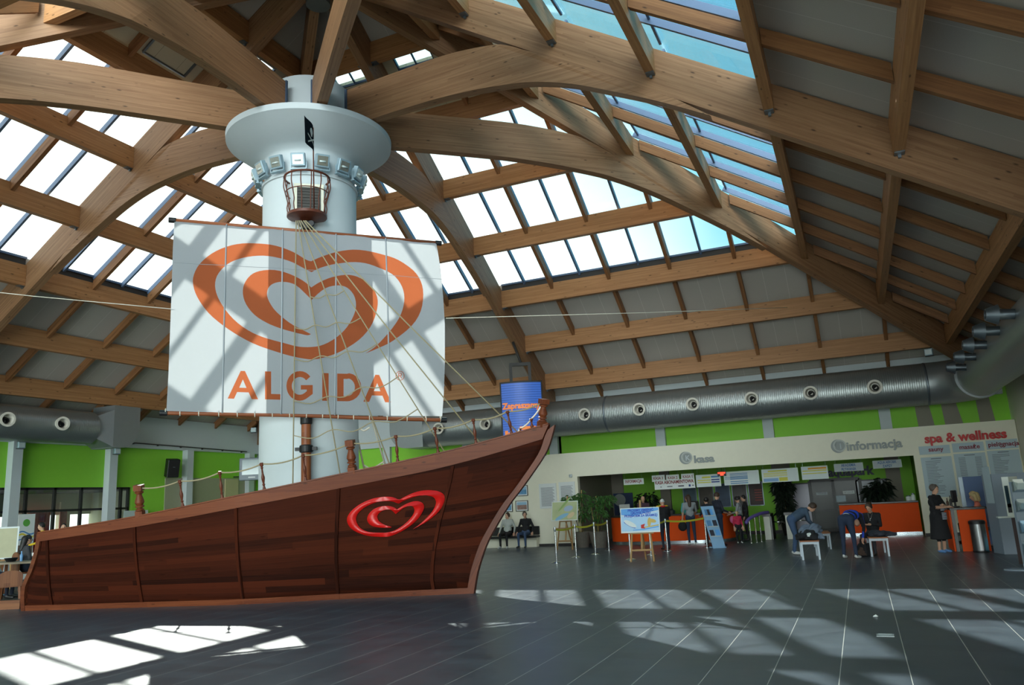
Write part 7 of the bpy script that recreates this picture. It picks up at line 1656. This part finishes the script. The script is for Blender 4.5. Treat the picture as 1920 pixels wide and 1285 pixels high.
def wood_chair(c, a, lab, kz=1.0):
    r = empty('wooden_chair', c, lab, 'chair', 'wooden terrace chairs'); M = Matrix.Rotation(a, 3, 'Z'); f = lambda x, y, z: V(c)+M @ V((x, y, z*kz))
    m = MB(); m.cg = M @ V((1, 0, 0)); m.box(f(0, 0, 0.44), (0.46, 0.44, 0.04), M=M); m.build('seat', TW_, r)
    pr_ = [(-0.23, 0.44), (-0.23, 0.80)]+[(0.23*math.cos(t), 0.80+0.16*math.sin(t)) for t in (math.pi-math.pi*i/8 for i in range(9))]+[(0.23, 0.44)]
    m = MB(); m.cg = V((0, 0, 1)); m.prism([f(x, -0.21, z) for x, z in pr_], M @ V((0, -0.035, 0))); m.build('backrest', TW_, r)
    for s in (-1, 1):
        for q in (-1, 1):
            m = MB(); m.bar(f(s*0.2, q*0.18, 0), f(s*0.18, q*0.17, 0.43), 0.05, 0.05); m.build('leg', TW_, r)
g0 = lambda px, dp: V((P_(px, 1060, dp).x, P_(px, 1060, dp).y, zp))
wood_chair(g0(24, 17.6), 0.9, 'low dark wooden chair with rounded back at the platform edge', 0.66)
wood_table(g0(36, 18.9), 0.35, 'plank table on the platform close to the ship stern')
tb = g0(48, 21.4); wood_table(tb, 0.2, 'plank table further back behind the ship stern')
c = g0(20, 18.7); m = MB(); m.lathe([(0.05, 0.765), (0.10, 0.775), (0.15, 0.86), (0.14, 0.86), (0.09, 0.785), (0, 0.785)], 18, c); tag(m.build('bowl', BLACK, None, smooth=35), 'black bowl on the plank table near the ship stern', 'bowl')
c = g0(39, 18.8); m = MB(); m.lathe([(0.03, 0.765), (0.035, 0.90), (0.015, 0.95), (0.015, 1.0), (0, 1.0)], 12, c); tag(m.build('bottle', mat('bottle_blue', srgb(120, 170, 220), 0.2), None, smooth=35), 'small pale blue bottle on the plank table near the ship stern', 'bottle')
def base_at(px, dp, z=0.0): p = P_(px, 1000, dp); return (p.x, p.y, z)
J = J_sit('lap'); person('seated person in a dark coat with black hair at the terrace table', base_at(52, 19.9, zp+0.02), FR_+0.9, J, fab('charcoal_coat', 58, 58, 62), F_NAVY, SHOE_B, H_BLK, 'long', scale=1.0, girth=1.1)
wood_chair(V(base_at(52, 19.9, zp)), FR_+0.9-math.pi/2, 'dark wooden chair under the person in the dark coat')
person('person in a yellow jacket with dark hair behind the ship stern', base_at(79, 22.8, zp), FR_+math.pi+0.5, J_stand('forward'), F_YEL, F_NAVY, SHOE_B, H_BLK, 'short', scale=0.96, girth=1.15)
person('distant person in black with a black cap seen over the gunwale near the glazing', base_at(119, 24.6), FF_+math.pi+0.4, J_stand('down'), F_BLK, F_NAVY, SHOE_B, mat('cap_black', srgb(22, 22, 24), 0.7), 'cap', scale=1.02)
J = J_sit('side'); person('person in dark trousers seated at the left edge beside the plank table', base_at(-12, 17.8, zp), FR_+0.2, J, F_HOOD, F_NAVY, SHOE_B, H_BRN, 'short')
wood_chair(V(base_at(-12, 17.8, zp)), FR_+0.2-math.pi/2, 'dark wooden chair under the person at the left edge')
# tilted map board on an easel at the left edge
c = V(base_at(2, 20.4)); L_, M = easel((c.x, c.y, zp), 0.62, 1.1, FF_-math.pi/2+0.5, 'wooden easel holding a tilted map at the left edge', 1.5)
r, f = board_on(L_, M, 0.78, 0.775, 1.60, 0.21, 'pale map board tilted on the easel at the left edge', 'map_board', 'board')
on_board('map_print', [(-0.35, 0.81), (0.35, 0.81), (0.35, 1.56), (-0.35, 1.56)], mat('old_map', srgb(186, 182, 150), 0.7, noise=0.12, nscale=5), r, f); on_board('map_patch', ell(0.05, 1.02, 0.20, 0.16, 0.3), mat('map_ochre', srgb(200, 162, 96), 0.7), r, f, 0.029)
